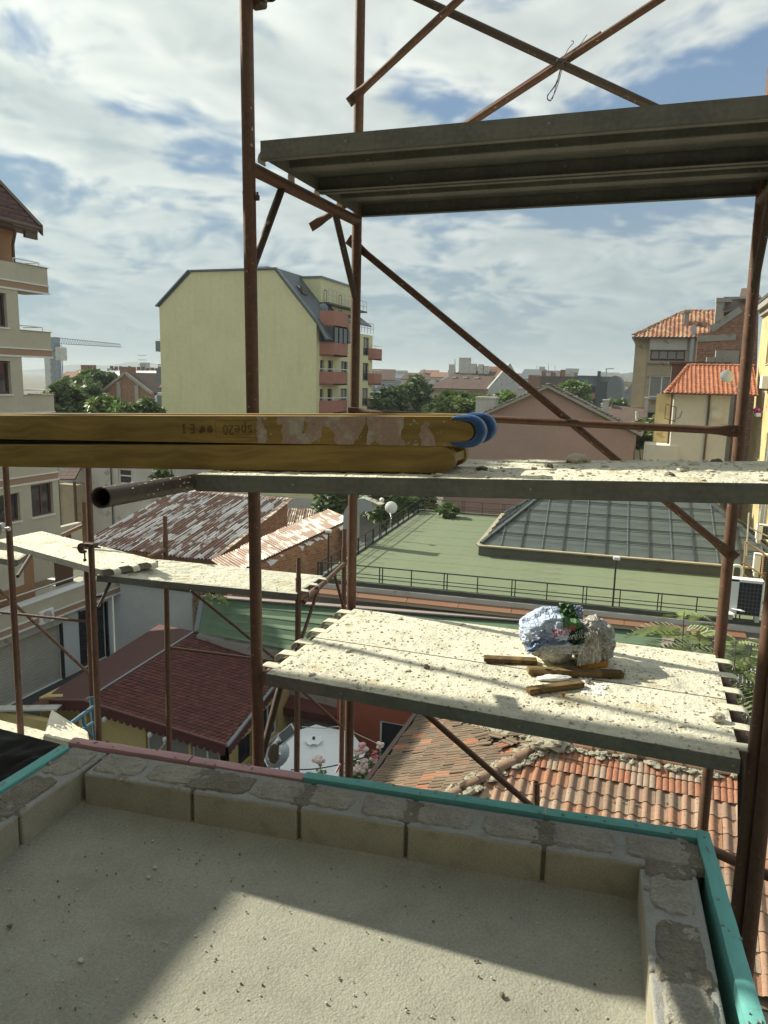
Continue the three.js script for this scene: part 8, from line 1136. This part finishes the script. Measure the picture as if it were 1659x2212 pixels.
// ---------------------------------------------------------------- two yellow timber beams lying on their sides on the eye-level plank
seed(21);
{
  const zn = mlf.z - 0.09, zf = zn - 0.165, th = 0.038, Lp = (x, y, z = zn) => at(x, y, { Z: z });
  // flange as a board on edge with a rounded end
  const flange = (a, b, h, z, round, taper) => {
    const d = b.clone().sub(a); d.z = 0; const L = d.length(); d.normalize(); const v = V3(-d.y, d.x, 0), n = Z1, pts = [[-1.6, -h / 2], [L - round, -h / 2]];
    for (let i = 0; i <= 10; i++) { const f = -Math.PI / 2 + i / 10 * Math.PI; pts.push([L - round + round * Math.cos(f), (h / 2 - taper) * Math.sin(f)]); }
    pts.push([L - round, h / 2], [-1.6, h / 2]);
    const g = prism(pts, th, V3(a.x, a.y, z + th / 2), d, v, n, [], 0.004); uvAlong(g, d, z * 3); return toCreasedNormals(g, 0.5);
  };
  const aL = Lp(0, 983), bL = Lp(986, 991), aU = Lp(0, 922), bU = Lp(1027, 932), back = V3(-0.005, 0, 0);
  const web = (a, b, k) => { const d = b.clone().sub(a).normalize(), p = a.clone().addScaledVector(d, -1.6), q = b.clone().addScaledVector(d, -k); p.z = q.z = (zn + zf) / 2; return beam(p, q, zn - zf - th - 0.001, 0.027, 0.003); };
  const lo = thing('timber_beam', 'lower of the two yellow timber beams, with a bare rounded end', 'timber beam', Lp(400, 983)), o = thing('timber_beam', 'upper of the two yellow timber beams, with peeling paint and blue end caps', 'timber beam', Lp(400, 925));
  part('flange', flange(aL, bL, 0.080, zn, 0.035, 0.004), M.wood, lo); part('flange', flange(aL, bL.clone().add(back), 0.078, zf, 0.035, 0.004), M.wood, lo); part('web', web(aL, bL, 0.012), M.wood, lo);
  part('flange', flange(aU, bU, 0.086, zn, 0.030, 0.014), M.wood, o); part('flange', flange(aU, bU.clone().add(back), 0.086, zf, 0.030, 0.014), M.wood, o); part('web', web(aU, bU, 0.05), M.wood, o);
  const cutX = at(540, 925, { Z: zn }).x, d = bU.clone().sub(aU).normalize(), v = V3(-d.y, d.x, 0);
  { // skin of old render and paint in runs on the right part of the near flange
    const p0 = aU.clone().addScaledVector(d, (cutX - aU.x) / d.x), L = bU.x - cutX - 0.055, nx = 260, ny = 30, src = flat(new THREE.PlaneGeometry(L, 0.083, nx, ny)), q = src.attributes.position, pos = [];
    const cover = (x, y) => { const runs = fbm(x * 16, y * 7 + 3, 3), e = fbm(x * 34, y * 30, 4) * 0.45; return runs * 1.25 + e + 0.13 + 1.8 * y + 0.12 * smoothstep(x / L, 0.05, 0.3) - 0.30 * smoothstep(x / L, 0.70, 0.95) - 0.35 * (1 - smoothstep(x / L, 0.0, 0.10)); };
    for (let i = 0; i < q.count; i += 3) { const cx = (q.getX(i) + q.getX(i + 1) + q.getX(i + 2)) / 3 + L / 2, cy = (q.getY(i) + q.getY(i + 1) + q.getY(i + 2)) / 3; if (cover(cx, cy) > 0.06) for (let j = 0; j < 3; j++) { const X = q.getX(i + j) + L / 2, Y = q.getY(i + j); pos.push(X, Y, 0.0008 + 0.0016 * Math.max(0, fbm(X * 40, Y * 40, 3))); } }
    const f = new THREE.BufferGeometry(); f.setAttribute('position', new THREE.Float32BufferAttribute(pos, 3)); f.computeVertexNormals(); uvBox(f); f.applyMatrix4(new THREE.Matrix4().makeBasis(d, v, Z1)); f.translate(p0.x, p0.y, zn + th / 2);
    part('old_paint', f, std({ map: T.oldPaint, bumpMap: scaled(T.rough, 0.12), bumpScale: 0.0015, roughness: 0.8 }), o, 'grey-pink render peeling off the yellow wood');
  }
  { // faded stencil, upside down because the beam was turned over
    const c = document.createElement('canvas'); c.width = 1024; c.height = 192; const x = c.getContext('2d'); x.clearRect(0, 0, 1024, 192); x.save(); x.translate(1024, 192); x.rotate(Math.PI); x.fillStyle = 'rgba(38,24,8,0.55)'; x.strokeStyle = 'rgba(38,24,8,0.5)'; x.lineWidth = 6; x.font = 'bold 138px sans-serif'; x.textBaseline = 'middle';
    x.strokeRect(40, 14, 500, 166); x.fillText('spe20', 70, 92); x.beginPath(); x.arc(615, 92, 38, 0, 7); x.fill(); x.beginPath(); x.arc(712, 92, 34, 0, 7); x.fill(); x.fillText('E', 805, 98); x.fillText('I', 935, 98); x.restore();
    const t = new THREE.CanvasTexture(c); t.colorSpace = THREE.SRGBColorSpace; const p = at(478, 926, { Z: zn }), g = flat(new THREE.PlaneGeometry(0.285, 0.060)); g.applyMatrix4(new THREE.Matrix4().makeBasis(d, v, Z1)); g.translate(p.x, p.y, zn + th / 2 + 0.0012);
    part('stencil', g, new THREE.MeshStandardMaterial({ map: t, transparent: true, roughness: 0.6, opacity: 0.75 }), o);
  }
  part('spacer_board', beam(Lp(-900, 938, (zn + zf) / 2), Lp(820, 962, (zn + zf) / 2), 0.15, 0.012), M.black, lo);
  for (const z of [zn, zf]) { // blue U-shaped end caps
    const e = bU.clone(); e.z = z; const out = [], inn = [], ro = 0.0455, ri = 0.026, arm = 0.085, cx = -0.030;
    out.push([-arm + 0.012, ro - 0.004], [-arm + 0.03, ro]); for (let i = 0; i <= 14; i++) { const f = Math.PI / 2 - i / 14 * Math.PI; out.push([cx + (ro + 0.004) * Math.cos(f), ro * Math.sin(f)]); } out.push([-arm + 0.03, -ro], [-arm + 0.012, -ro + 0.004]);
    inn.push([-arm, -ro + 0.014], [-arm + 0.015, -ri - 0.004]); for (let i = 0; i <= 14; i++) { const f = -Math.PI / 2 + i / 14 * Math.PI; inn.push([cx + ri * Math.cos(f) - 0.004, ri * Math.sin(f)]); } inn.push([-arm + 0.015, ri + 0.004], [-arm, ro - 0.014]);
    const g = prism([...out, ...inn], 0.046, V3(e.x + 0.012 - (z === zf ? 0.004 : 0), e.y, z + 0.023), X1, Y1, Z1, [], 0.009); part('blue_cap', toCreasedNormals(g, 0.9), M.bluePaint, o);
  }
  const sp = []; for (let i = 0; i < 22; i++) { const q = Lp(rr(560, 1000), rr(900, 950)); sp.push(lump(V3(q.x, q.y, zn + th / 2 + 0.001), rr(0.001, 0.004), rr(0.001, 0.003), 0.001, 0)); } part('plaster_splash', sp, M.chip, o).userData.kind = 'stuff';
}
// ---------------------------------------------------------------- rubbish bag and scraps on the lower deck
seed(22);
{
  const base = at(1222, 1428, { Y: -1.185 }); const o = thing('rubbish_bag', 'crumpled printed plastic sack of adhesive stuffed with rubbish on the lower deck', 'bag', base);
  const ya = THREE.MathUtils.degToRad(17), ux = V3(Math.cos(ya), 0, -Math.sin(ya)), uz = V3(Math.sin(ya), 0, Math.cos(ya)); // its own long axis and front
  // print of the sack
  const c = document.createElement('canvas'); c.width = 1024; c.height = 640; const x = c.getContext('2d');
  x.fillStyle = '#e6e5dd'; x.fillRect(0, 0, 1024, 640); x.fillStyle = '#bccbe3'; x.beginPath(); x.moveTo(0, 430); x.lineTo(150, 360); x.lineTo(420, 320); x.lineTo(700, 330); x.lineTo(800, 220); x.lineTo(800, 0); x.lineTo(0, 0); x.fill();
  x.fillStyle = '#7f93b5'; x.beginPath(); x.moveTo(0, 400); x.lineTo(120, 300); x.lineTo(330, 260); x.lineTo(520, 300); x.lineTo(420, 330); x.lineTo(230, 330); x.lineTo(60, 440); x.fill();
  x.fillStyle = '#47713d'; x.beginPath(); x.moveTo(430, 0); x.lineTo(600, 0); x.lineTo(700, 160); x.lineTo(560, 200); x.lineTo(440, 150); x.fill();
  x.fillStyle = '#2c4427'; x.beginPath(); x.moveTo(520, 200); x.lineTo(770, 140); x.lineTo(800, 280); x.lineTo(560, 330); x.lineTo(480, 290); x.fill();
  x.save(); x.translate(420, 200); x.rotate(-0.22); x.fillStyle = '#c9443c'; x.font = 'bold 84px sans-serif'; x.rotate(Math.PI); x.fillText('ФАСАД', -190, 30); x.restore();
  x.save(); x.translate(740, 190); x.rotate(Math.PI - 0.2); x.fillStyle = '#e8ebe4'; x.font = 'bold 66px sans-serif'; x.fillText('ЛЕПИЛО', 0, 0); x.restore();
  x.save(); x.translate(470, 258); x.rotate(Math.PI - 0.25); x.fillStyle = '#e8ebe4'; x.font = 'bold 30px sans-serif'; x.fillText('ФИБРО', 0, 0); x.restore();
  x.fillStyle = 'rgba(90,90,95,0.75)'; for (let i = 0; i < 24; i++) x.fillRect(290 + i * 11, 440 + (i % 5) * 2, 5, 70); for (let i = 0; i < 12; i++) x.fillRect(560 + i * 11, 420, 4, 60);
  x.strokeStyle = 'rgba(150,40,40,0.8)'; x.lineWidth = 7; x.beginPath(); x.moveTo(190, 500); x.lineTo(250, 560); x.moveTo(240, 490); x.lineTo(200, 590); x.moveTo(150, 600); x.lineTo(210, 620); x.stroke();
  x.strokeStyle = 'rgba(60,60,65,0.7)'; x.lineWidth = 5; x.beginPath(); x.moveTo(430, 430); x.lineTo(760, 360); x.lineTo(820, 470); x.stroke();
  const t = new THREE.CanvasTexture(c); t.colorSpace = THREE.SRGBColorSpace; t.wrapS = t.wrapT = THREE.ClampToEdgeWrapping;
  const W = 0.175, Hh = 0.225;
  const blob = (cx, cy, cz, sx, sy, sz, det, crease, f, flatB, uvw) => {
    let g = mergeVertices((() => { const q = new THREE.IcosahedronGeometry(1, det); q.deleteAttribute('uv'); q.deleteAttribute('normal'); return q; })()); const p = g.attributes.position, uv = new Float32Array(p.count * 2), o2 = rnd() * 50;
    for (let i = 0; i < p.count; i++) {
      let X = p.getX(i), Y = p.getY(i), Z = p.getZ(i); const n1 = fbm3(X * f + o2, Y * f, Z * f, 3), n2 = Math.abs(pn3(X * f * 2.6 + o2, Y * f * 2.6 + 5, Z * f * 2.6)), n3 = Math.abs(pn3(X * f * 6 + o2, Y * f * 6, Z * f * 6 + 9)); const k = 1 + 0.30 * n1 + 0.10 * Math.max(0, Y) * (X < 0.1 ? 1 : 0) - crease * 0.55 * n2 - crease * 0.28 * n3;
      const lx = cx + X * k * sx, ly = Math.max(0.0, cy + Y * k * sy), lz = cz + Z * k * sz; uv[2 * i] = clamp((lx + 0.20) / 0.37, 0, 1); uv[2 * i + 1] = clamp(ly / 0.24, 0, 1);
      p.setXYZ(i, base.x + ux.x * lx + uz.x * lz, base.y + ly, base.z + ux.z * lx + uz.z * lz);
    }
    g.setAttribute('uv', new THREE.BufferAttribute(uv, 2)); g.computeVertexNormals(); return g;
  };
  part('printed_sack', blob(-0.045, 0.115, 0.0, 0.150, 0.120, 0.115, 26, 0.22, 1.5), std({ map: t, roughness: 0.55, bumpMap: T.crumple, bumpScale: 0.012 }), o);
  part('clear_bundle', blob(0.115, 0.085, -0.02, 0.098, 0.103, 0.11, 22, 0.20, 1.7), std({ color: [0.46, 0.44, 0.385], map: T.plaster, roughness: 0.3, bumpMap: T.crumple, bumpScale: 0.014 }), o, 'grey bundle in clear film');
  // loose torn flaps of the sack
  const flap = (pts, amp) => { const g = new THREE.PlaneGeometry(1, 1, 34, 20), p = g.attributes.position, uv = g.attributes.uv, o2 = rnd() * 30; for (let i = 0; i < p.count; i++) { const s = p.getX(i) + 0.5, q = p.getY(i) + 0.5; const a = mix3(pts[0], pts[1], s), b = mix3(pts[3], pts[2], s), l = mix3(a, b, q); const e = 0.02 * amp * fbm(s * 6 + o2, q * 6, 4) + 0.010 * amp * (1 - Math.abs(fbm(s * 14 + o2, q * 5, 2)) * 3); l[2] += e; l[1] += 0.012 * amp * fbm(s * 9 + o2, q * 2 + 4, 3); uv.setXY(i, clamp((l[0] + 0.20) / 0.37, 0, 1), clamp(l[1] / 0.24, 0, 1)); p.setXYZ(i, base.x + ux.x * l[0] + uz.x * l[2], base.y + l[1], base.z + ux.z * l[0] + uz.z * l[2]); } g.computeVertexNormals(); return flat(g); };
  part('torn_flap', [flap([[-0.20, 0.085, 0.13], [0.03, 0.085, 0.135], [0.06, 0.16, 0.09], [-0.13, 0.17, 0.09]], 1.3), flap([[-0.06, 0.205, 0.03], [0.055, 0.20, 0.02], [0.06, 0.245, -0.02], [-0.04, 0.255, -0.02]], 1)], std({ map: t, roughness: 0.42, bumpMap: T.crumple, bumpScale: 0.014 }), o);
  part('film', [flap([[0.02, 0.03, 0.125], [0.12, 0.05, 0.115], [0.10, 0.17, 0.085], [0.03, 0.16, 0.09]], 1.2)], std({ color: [0.6, 0.58, 0.52], roughness: 0.3 }), o);
}
const strip = (label, m, x0, y0, x1, y1, w, h, lift = 0) => { const Y = -1.183 + h / 2 + lift, a = at(x0, y0, { Y }), b = at(x1, y1, { Y }); let g = beam(a, b, w, h, 0.004); const p = g.attributes.position; const o = rnd() * 40; for (let i = 0; i < p.count; i++) { const e = 0.004 * fbm3(p.getX(i) * 30 + o, p.getY(i) * 30, p.getZ(i) * 30, 3); p.setXYZ(i, p.getX(i), p.getY(i) + e, p.getZ(i) + e); } g.computeVertexNormals(); return single('wool_strip', label, 'insulation scrap', g, m, a.clone().lerp(b, 0.5)); };
strip('brown mineral wool strip sticking out left of the rubbish bag', M.wool, 1045, 1422, 1160, 1428, 0.05, 0.017);
strip('long brown mineral wool strip lying in front of the rubbish bag', M.wool, 1140, 1448, 1346, 1456, 0.05, 0.022);
strip('short curved mineral wool strip nearest the front of the deck', M.wool, 1140, 1492, 1258, 1476, 0.035, 0.022);
strip('orange scrap of insulation tucked under the right side of the bag', M.woolOrange, 1250, 1436, 1308, 1431, 0.05, 0.022);
seed(23);
single('foam_scrap', 'white scrap of foam between the two brown wool strips', 'foam scrap', [lump(at(1195, 1464, { Y: -1.178 }), 0.065, 0.010, 0.022, 3, 0.3)], M.whiteFoam, at(1195, 1464, { Y: -1.183 }));
info(part('white_powder', [...Array(70)].map(() => lump(at(1285 + rr(-26, 26), 1490 + rr(-11, 10), { Y: -1.186 }), rr(0.004, 0.014), 0.0022, rr(0.004, 0.01), 0)).concat([...Array(40)].map(() => lump(at(1265 + rr(-12, 12), 1470 + rr(-7, 7), { Y: -1.186 }), rr(0.004, 0.012), 0.003, rr(0.004, 0.01), 0))), M.whiteFoam), 'white powder spilled before the rubbish bag', 'powder', null, 'stuff');
single('mortar_lump', 'grey stone half buried in the white powder', 'mortar lump', [lump(at(1270, 1471, { Y: -1.178 }), 0.018, 0.008, 0.010, 1)], M.mortarDark, at(1270, 1471, { Y: -1.183 }));
single('mortar_lump', 'small orange crumb below the short wool strip', 'mortar lump', [lump(at(1217, 1500, { Y: -1.178 }), 0.009, 0.007, 0.008, 1)], M.woolOrange, at(1217, 1500, { Y: -1.183 }));
single('mortar_lump', 'grey plaster lump alone on the left middle of the lower deck', 'mortar lump', [lump(at(1142, 1465, { Y: -1.178 }).add(V3(-0.42, 0, 0.04)), 0.016, 0.010, 0.012, 1)], M.mortarDark, at(1142, 1465, { Y: -1.183 }).add(V3(-0.42, 0, 0.04)));

// ---------------------------------------------------------------- the farther, lower scaffold on the left
seed(24);
{
  const D = (x, y, d) => at(x, y, { d }), r = 0.0235;
  const P = (name, label, pts, m = M.tubeRed, sl) => { const [x0, y0, x1, y1, d] = pts, a = D(x0, y0, d), b = D(x1, y1, d), dir = b.clone().sub(a).normalize(); const o = thing('scaffold_post', label, 'scaffold post', a.clone().lerp(b, 0.5)); const e = b.clone().addScaledVector(dir, 2.2); part('tube', sl ? [pipe(e, a.clone().addScaledVector(dir, 0.16), r)] : [tube(e, a, r, 16)], m, o); if (sl) part('spigot', pipe(a.clone().addScaledVector(dir, 0.17), a, r * 0.8), m, o); return o; };
  const dP1 = 5.7, dP2 = 5.75, dP3 = 6.6, dP4 = 6.1, dP5 = 7.0;
  P('', 'far scaffold post at the left edge, holding the shiny zinc coupler', [7, 930, 44, 1572, dP1]);
  const p2 = P('', 'far scaffold post in front, with the open rusty coupler on it', [187, 930, 213, 1600, dP2]);
  const p2b = P('', 'far scaffold post close behind the one with the rusty coupler', [181, 1085, 199, 1505, dP2 + 0.75], M.tubeRed, true);
  P('', 'far scaffold post with open top in front of the rusty corrugated roof', [356, 1115, 366, 1625, dP3], M.tubeRed, true);
  P('', 'far scaffold post with open top at the end of the small plank', [645, 1205, 641, 1660, dP4], M.tubeRed, true);
  P('', 'far scaffold post with open top just left of the rear left near post', [744, 1143, 737, 1690, dP5], M.tubeRed, true);
  P('', 'far scaffold post touching the rear left near post from behind', [759, 1150, 752, 1690, dP5 - 1.2], M.tubeDark);
  single('scaffold_post', 'lowest section of post painted light blue beside the blue bracket', 'scaffold post', tube(D(199, 1505, dP2 + 0.7), D(212, 1640, dP2 + 0.7), r * 1.05, 16), M.tubeBlue, D(205, 1550, dP2 + 0.7));
  { const o = thing('rail_bracket', 'light blue tubular bracket left of the blue post', 'bracket', D(180, 1540, dP2 + 0.6)); part('tube', [tube(D(145, 1569, dP2 + 0.3), D(202, 1527, dP2 + 0.65), 0.018, 12), tube(D(172, 1580, dP2 + 0.4), D(200, 1562, dP2 + 0.65), 0.015, 12), curveTube([D(178, 1545, dP2 + 0.5), D(180, 1560, dP2 + 0.5), D(186, 1575, dP2 + 0.5), D(200, 1592, dP2 + 0.6)], 0.015)], M.tubeBlue, o); }
  // planks
  const dk = (label, c, th = 0.045, hooks = [0, 0], n = 3) => plank(label, c[0], c[1], c[2], c[3], { th, hookEnds: hooks, hooks: n, nx: 90, nz: 30, relief: 0.008, hr: 0.0235 });
  const aFL = D(209, 1242, 5.78), aFR = D(640, 1283, 6.05), aRR = aFR.clone().add(V3(-0.03, 0, -0.60)), aRL = aFL.clone().add(V3(-0.03, 0, -0.60));
  const dA = dk('plaster-covered plank of the far scaffold ending at three hooks', [aFL, aFR, aRR, aRL], 0.05, [0, 1], 3);
  debris('plaster crumbs on the far plank with hooks', dA, 160);
  const bFR = D(220, 1231, 5.75), bRR = D(341, 1211, 6.05), bFL = D(0, 1170, 6.9), bRL = D(100, 1150, 7.25), ex = (p, q) => p.clone().add(p.clone().sub(q).multiplyScalar(0.05));
  const dB = dk('plaster-covered plank of the far scaffold slanting in from the left edge', [ex(bFL, bFR), bFR, bRR, ex(bRL, bRR)], 0.05, [0, 1], 3);
  debris('plaster crumbs on the slanting far plank', dB, 160);
  dk('end of another plank just under the slanting one at the left edge', [D(-60, 1196, 7.0), D(36, 1212, 6.9), D(60, 1196, 7.3), D(-40, 1182, 7.4)], 0.05);
  const cA = D(-60, 1560, 5.9), cB = D(196, 1622, 5.5), cC = D(190, 1601, 5.75), cD = D(115, 1553, 6.3);
  const dC = plank('sunlit plaster-covered plank low at the left edge behind the black sheet', D(-40, 1600, 5.5), D(150, 1640, 5.3), D(192, 1604, 5.7), D(-30, 1548, 6.1), { th: 0.05, hookEnds: [0, 0], nx: 60, nz: 40, relief: 0.01 });
  plank('upper of the two sunlit planks low at the left edge', D(95, 1606, 5.6), D(196, 1632, 5.4), D(190, 1597, 5.75), D(112, 1553, 6.3), { th: 0.05, hookEnds: [0, 0], nx: 40, nz: 40, relief: 0.01 }).o.position.y += 0.06;
  // tubes
  const B = (label, a, b, rad, m = M.tubeRed, name = 'scaffold_brace') => single(name, label, name === 'guard_rail' ? 'guard rail' : 'scaffold tube', tube(a, b, rad, 12), m, a.clone().lerp(b, 0.5));
  B('thin level rail tube at the left edge crossing the garage shutter', D(-40, 1318, 6.7), D(188, 1343, 6.5), 0.0125, M.tubeRed, 'guard_rail');
  B('thin diagonal tube falling across the garage shutter at the left edge', D(-40, 1238, 6.9), D(192, 1455, 6.5), 0.0135);
  B('thin level rail tube crossing the red shingle roof', D(358, 1398, 6.6), D(604, 1430, 6.9), 0.0125, M.tubeRed, 'guard_rail');
  B('thin diagonal tube falling across the shingle roof top', D(412, 1275, 6.55), D(612, 1438, 6.9), 0.0130);
  B('thin diagonal tube under the lower deck above the white parasol', D(648, 1488, 6.2), D(737, 1568, 6.9), 0.0130);
  B('cross tube carrying the hooks of the small far plank', D(655, 1301, 6.08), D(745, 1217, 7.0), 0.021, M.tubeRed, 'scaffold_tube');
  B('short brace under the cross tube of the small far plank, right one', D(722, 1240, 6.75), D(742, 1312, 6.98), 0.014);
  B('short brace under the cross tube of the small far plank, left one', D(687, 1275, 6.35), D(652, 1378, 6.12), 0.014);
  B('cross tube behind the far end of the slanting plank', D(318, 1205, 6.3), D(357, 1188, 6.6), 0.020, M.tubeRed, 'scaffold_tube');
  B('cross tube running left from the post behind the rusty coupler', D(135, 1156, 6.6), D(181, 1135, 6.5), 0.018, M.tubeRed, 'scaffold_tube');
  B('dark short brace below the left end of the small far plank', D(238, 1258, 5.9), D(212, 1312, 5.8), 0.013, M.tubeDark);
  B('dark short brace below the slanting plank at the left edge', D(66, 1200, 6.4), D(38, 1245, 5.9), 0.013, M.tubeDark);
  single('wood_stick', 'thin pale stick leaning at the foot of the far post before the yellow house', 'stick', beam(D(341, 1625, 6.3), D(356, 1606, 6.3), 0.012, 0.014), M.chip, D(348, 1615, 6.3));
  single('wood_stick', 'thin pale stick leaning between the two far posts by the teal board', 'stick', beam(D(726, 1668, 6.0), D(735, 1650, 6.0), 0.012, 0.014), M.foamPink, D(731, 1660, 6.0));
  { const p = D(190, 1184, dP2 - 0.05), o = thing('tube_coupler', 'open rusty swivel coupler with a hanging bolt on the far post', 'coupler', p); const c = []; for (const [s, f] of [[1, 0]]) { const a = [], b = []; for (let i = 0; i <= 14; i++) { const q = 0.6 + i / 14 * 4.3; a.push([0.040 * Math.cos(q), 0.040 * Math.sin(q)]); b.push([0.026 * Math.cos(q), 0.026 * Math.sin(q)]); } c.push(prism([...a, ...b.reverse()], 0.05, p.clone().add(V3(-0.035, 0, 0.03)), V3(1, 0, 0), V3(0, 1, 0), V3(0, 0, 1))); } c.push(box(p.x - 0.01, p.y + 0.012, p.z - 0.03, p.x + 0.075, p.y + 0.045, p.z + 0.03, 0.008)); part('clamp', c, M.coupler, o); part('bolt', [tube(p.clone().add(V3(-0.025, -0.02, 0.01)), p.clone().add(V3(-0.025, -0.10, 0.01)), 0.006, 8), tube(p.clone().add(V3(-0.025, -0.085, 0.01)), p.clone().add(V3(-0.025, -0.10, 0.01)), 0.013, 6), tube(p.clone().add(V3(0.06, 0.012, 0)), p.clone().add(V3(0.115, 0.014, 0)), 0.006, 8)], M.coupler, o); }
  { const p = D(10, 1140, dP1 - 0.05), o = thing('tube_coupler', 'shiny zinc coupler on the far post at the left edge', 'coupler', p); part('clamp', [box(p.x - 0.05, p.y - 0.035, p.z - 0.02, p.x - 0.005, p.y + 0.035, p.z + 0.03, 0.012), tube(p.clone().add(V3(-0.03, -0.03, 0.01)), p.clone().add(V3(-0.06, -0.075, 0.02)), 0.01, 8)], M.zinc, o); part('bolt', [tube(p.clone().add(V3(-0.01, 0.005, 0.02)), p.clone().add(V3(0.075, 0.0, 0.02)), 0.007, 8), tube(p.clone().add(V3(0.05, 0.002, 0.02)), p.clone().add(V3(0.066, 0.001, 0.02)), 0.016, 6)], M.zinc, o); }
  single('tube_pin', 'small locking pin sticking out of the far front post above the cap shaped lamp', 'pin', tube(D(206, 1290, dP2), D(220, 1288, dP2), 0.008, 8), M.coupler, D(206, 1290, dP2));
}
// things of one kind in view belong together
{ const by = new Map(); for (const o of scene.children) if (o.userData.category && !o.userData.kind) { const c = o.userData.category; if (!by.has(c)) by.set(c, []); by.get(c).push(o); } for (const [c, l] of by) if (l.length > 1) for (const o of l) if (!o.userData.group) o.userData.group = { 'scaffold plank': 'steel planks of the scaffolds', 'scaffold tube': 'loose and bracing tubes of the scaffolds', 'scaffold post': 'posts of the far scaffold', tree: 'trees between the houses', building: 'buildings round the yard and on the skyline', house: 'houses round the yard and on the skyline', 'insulation board': 'insulation boards along the parapet', cable: 'cables across the yard' }[c] || `${c} pieces of this kind in view`; }
renderer.render(scene, camera);
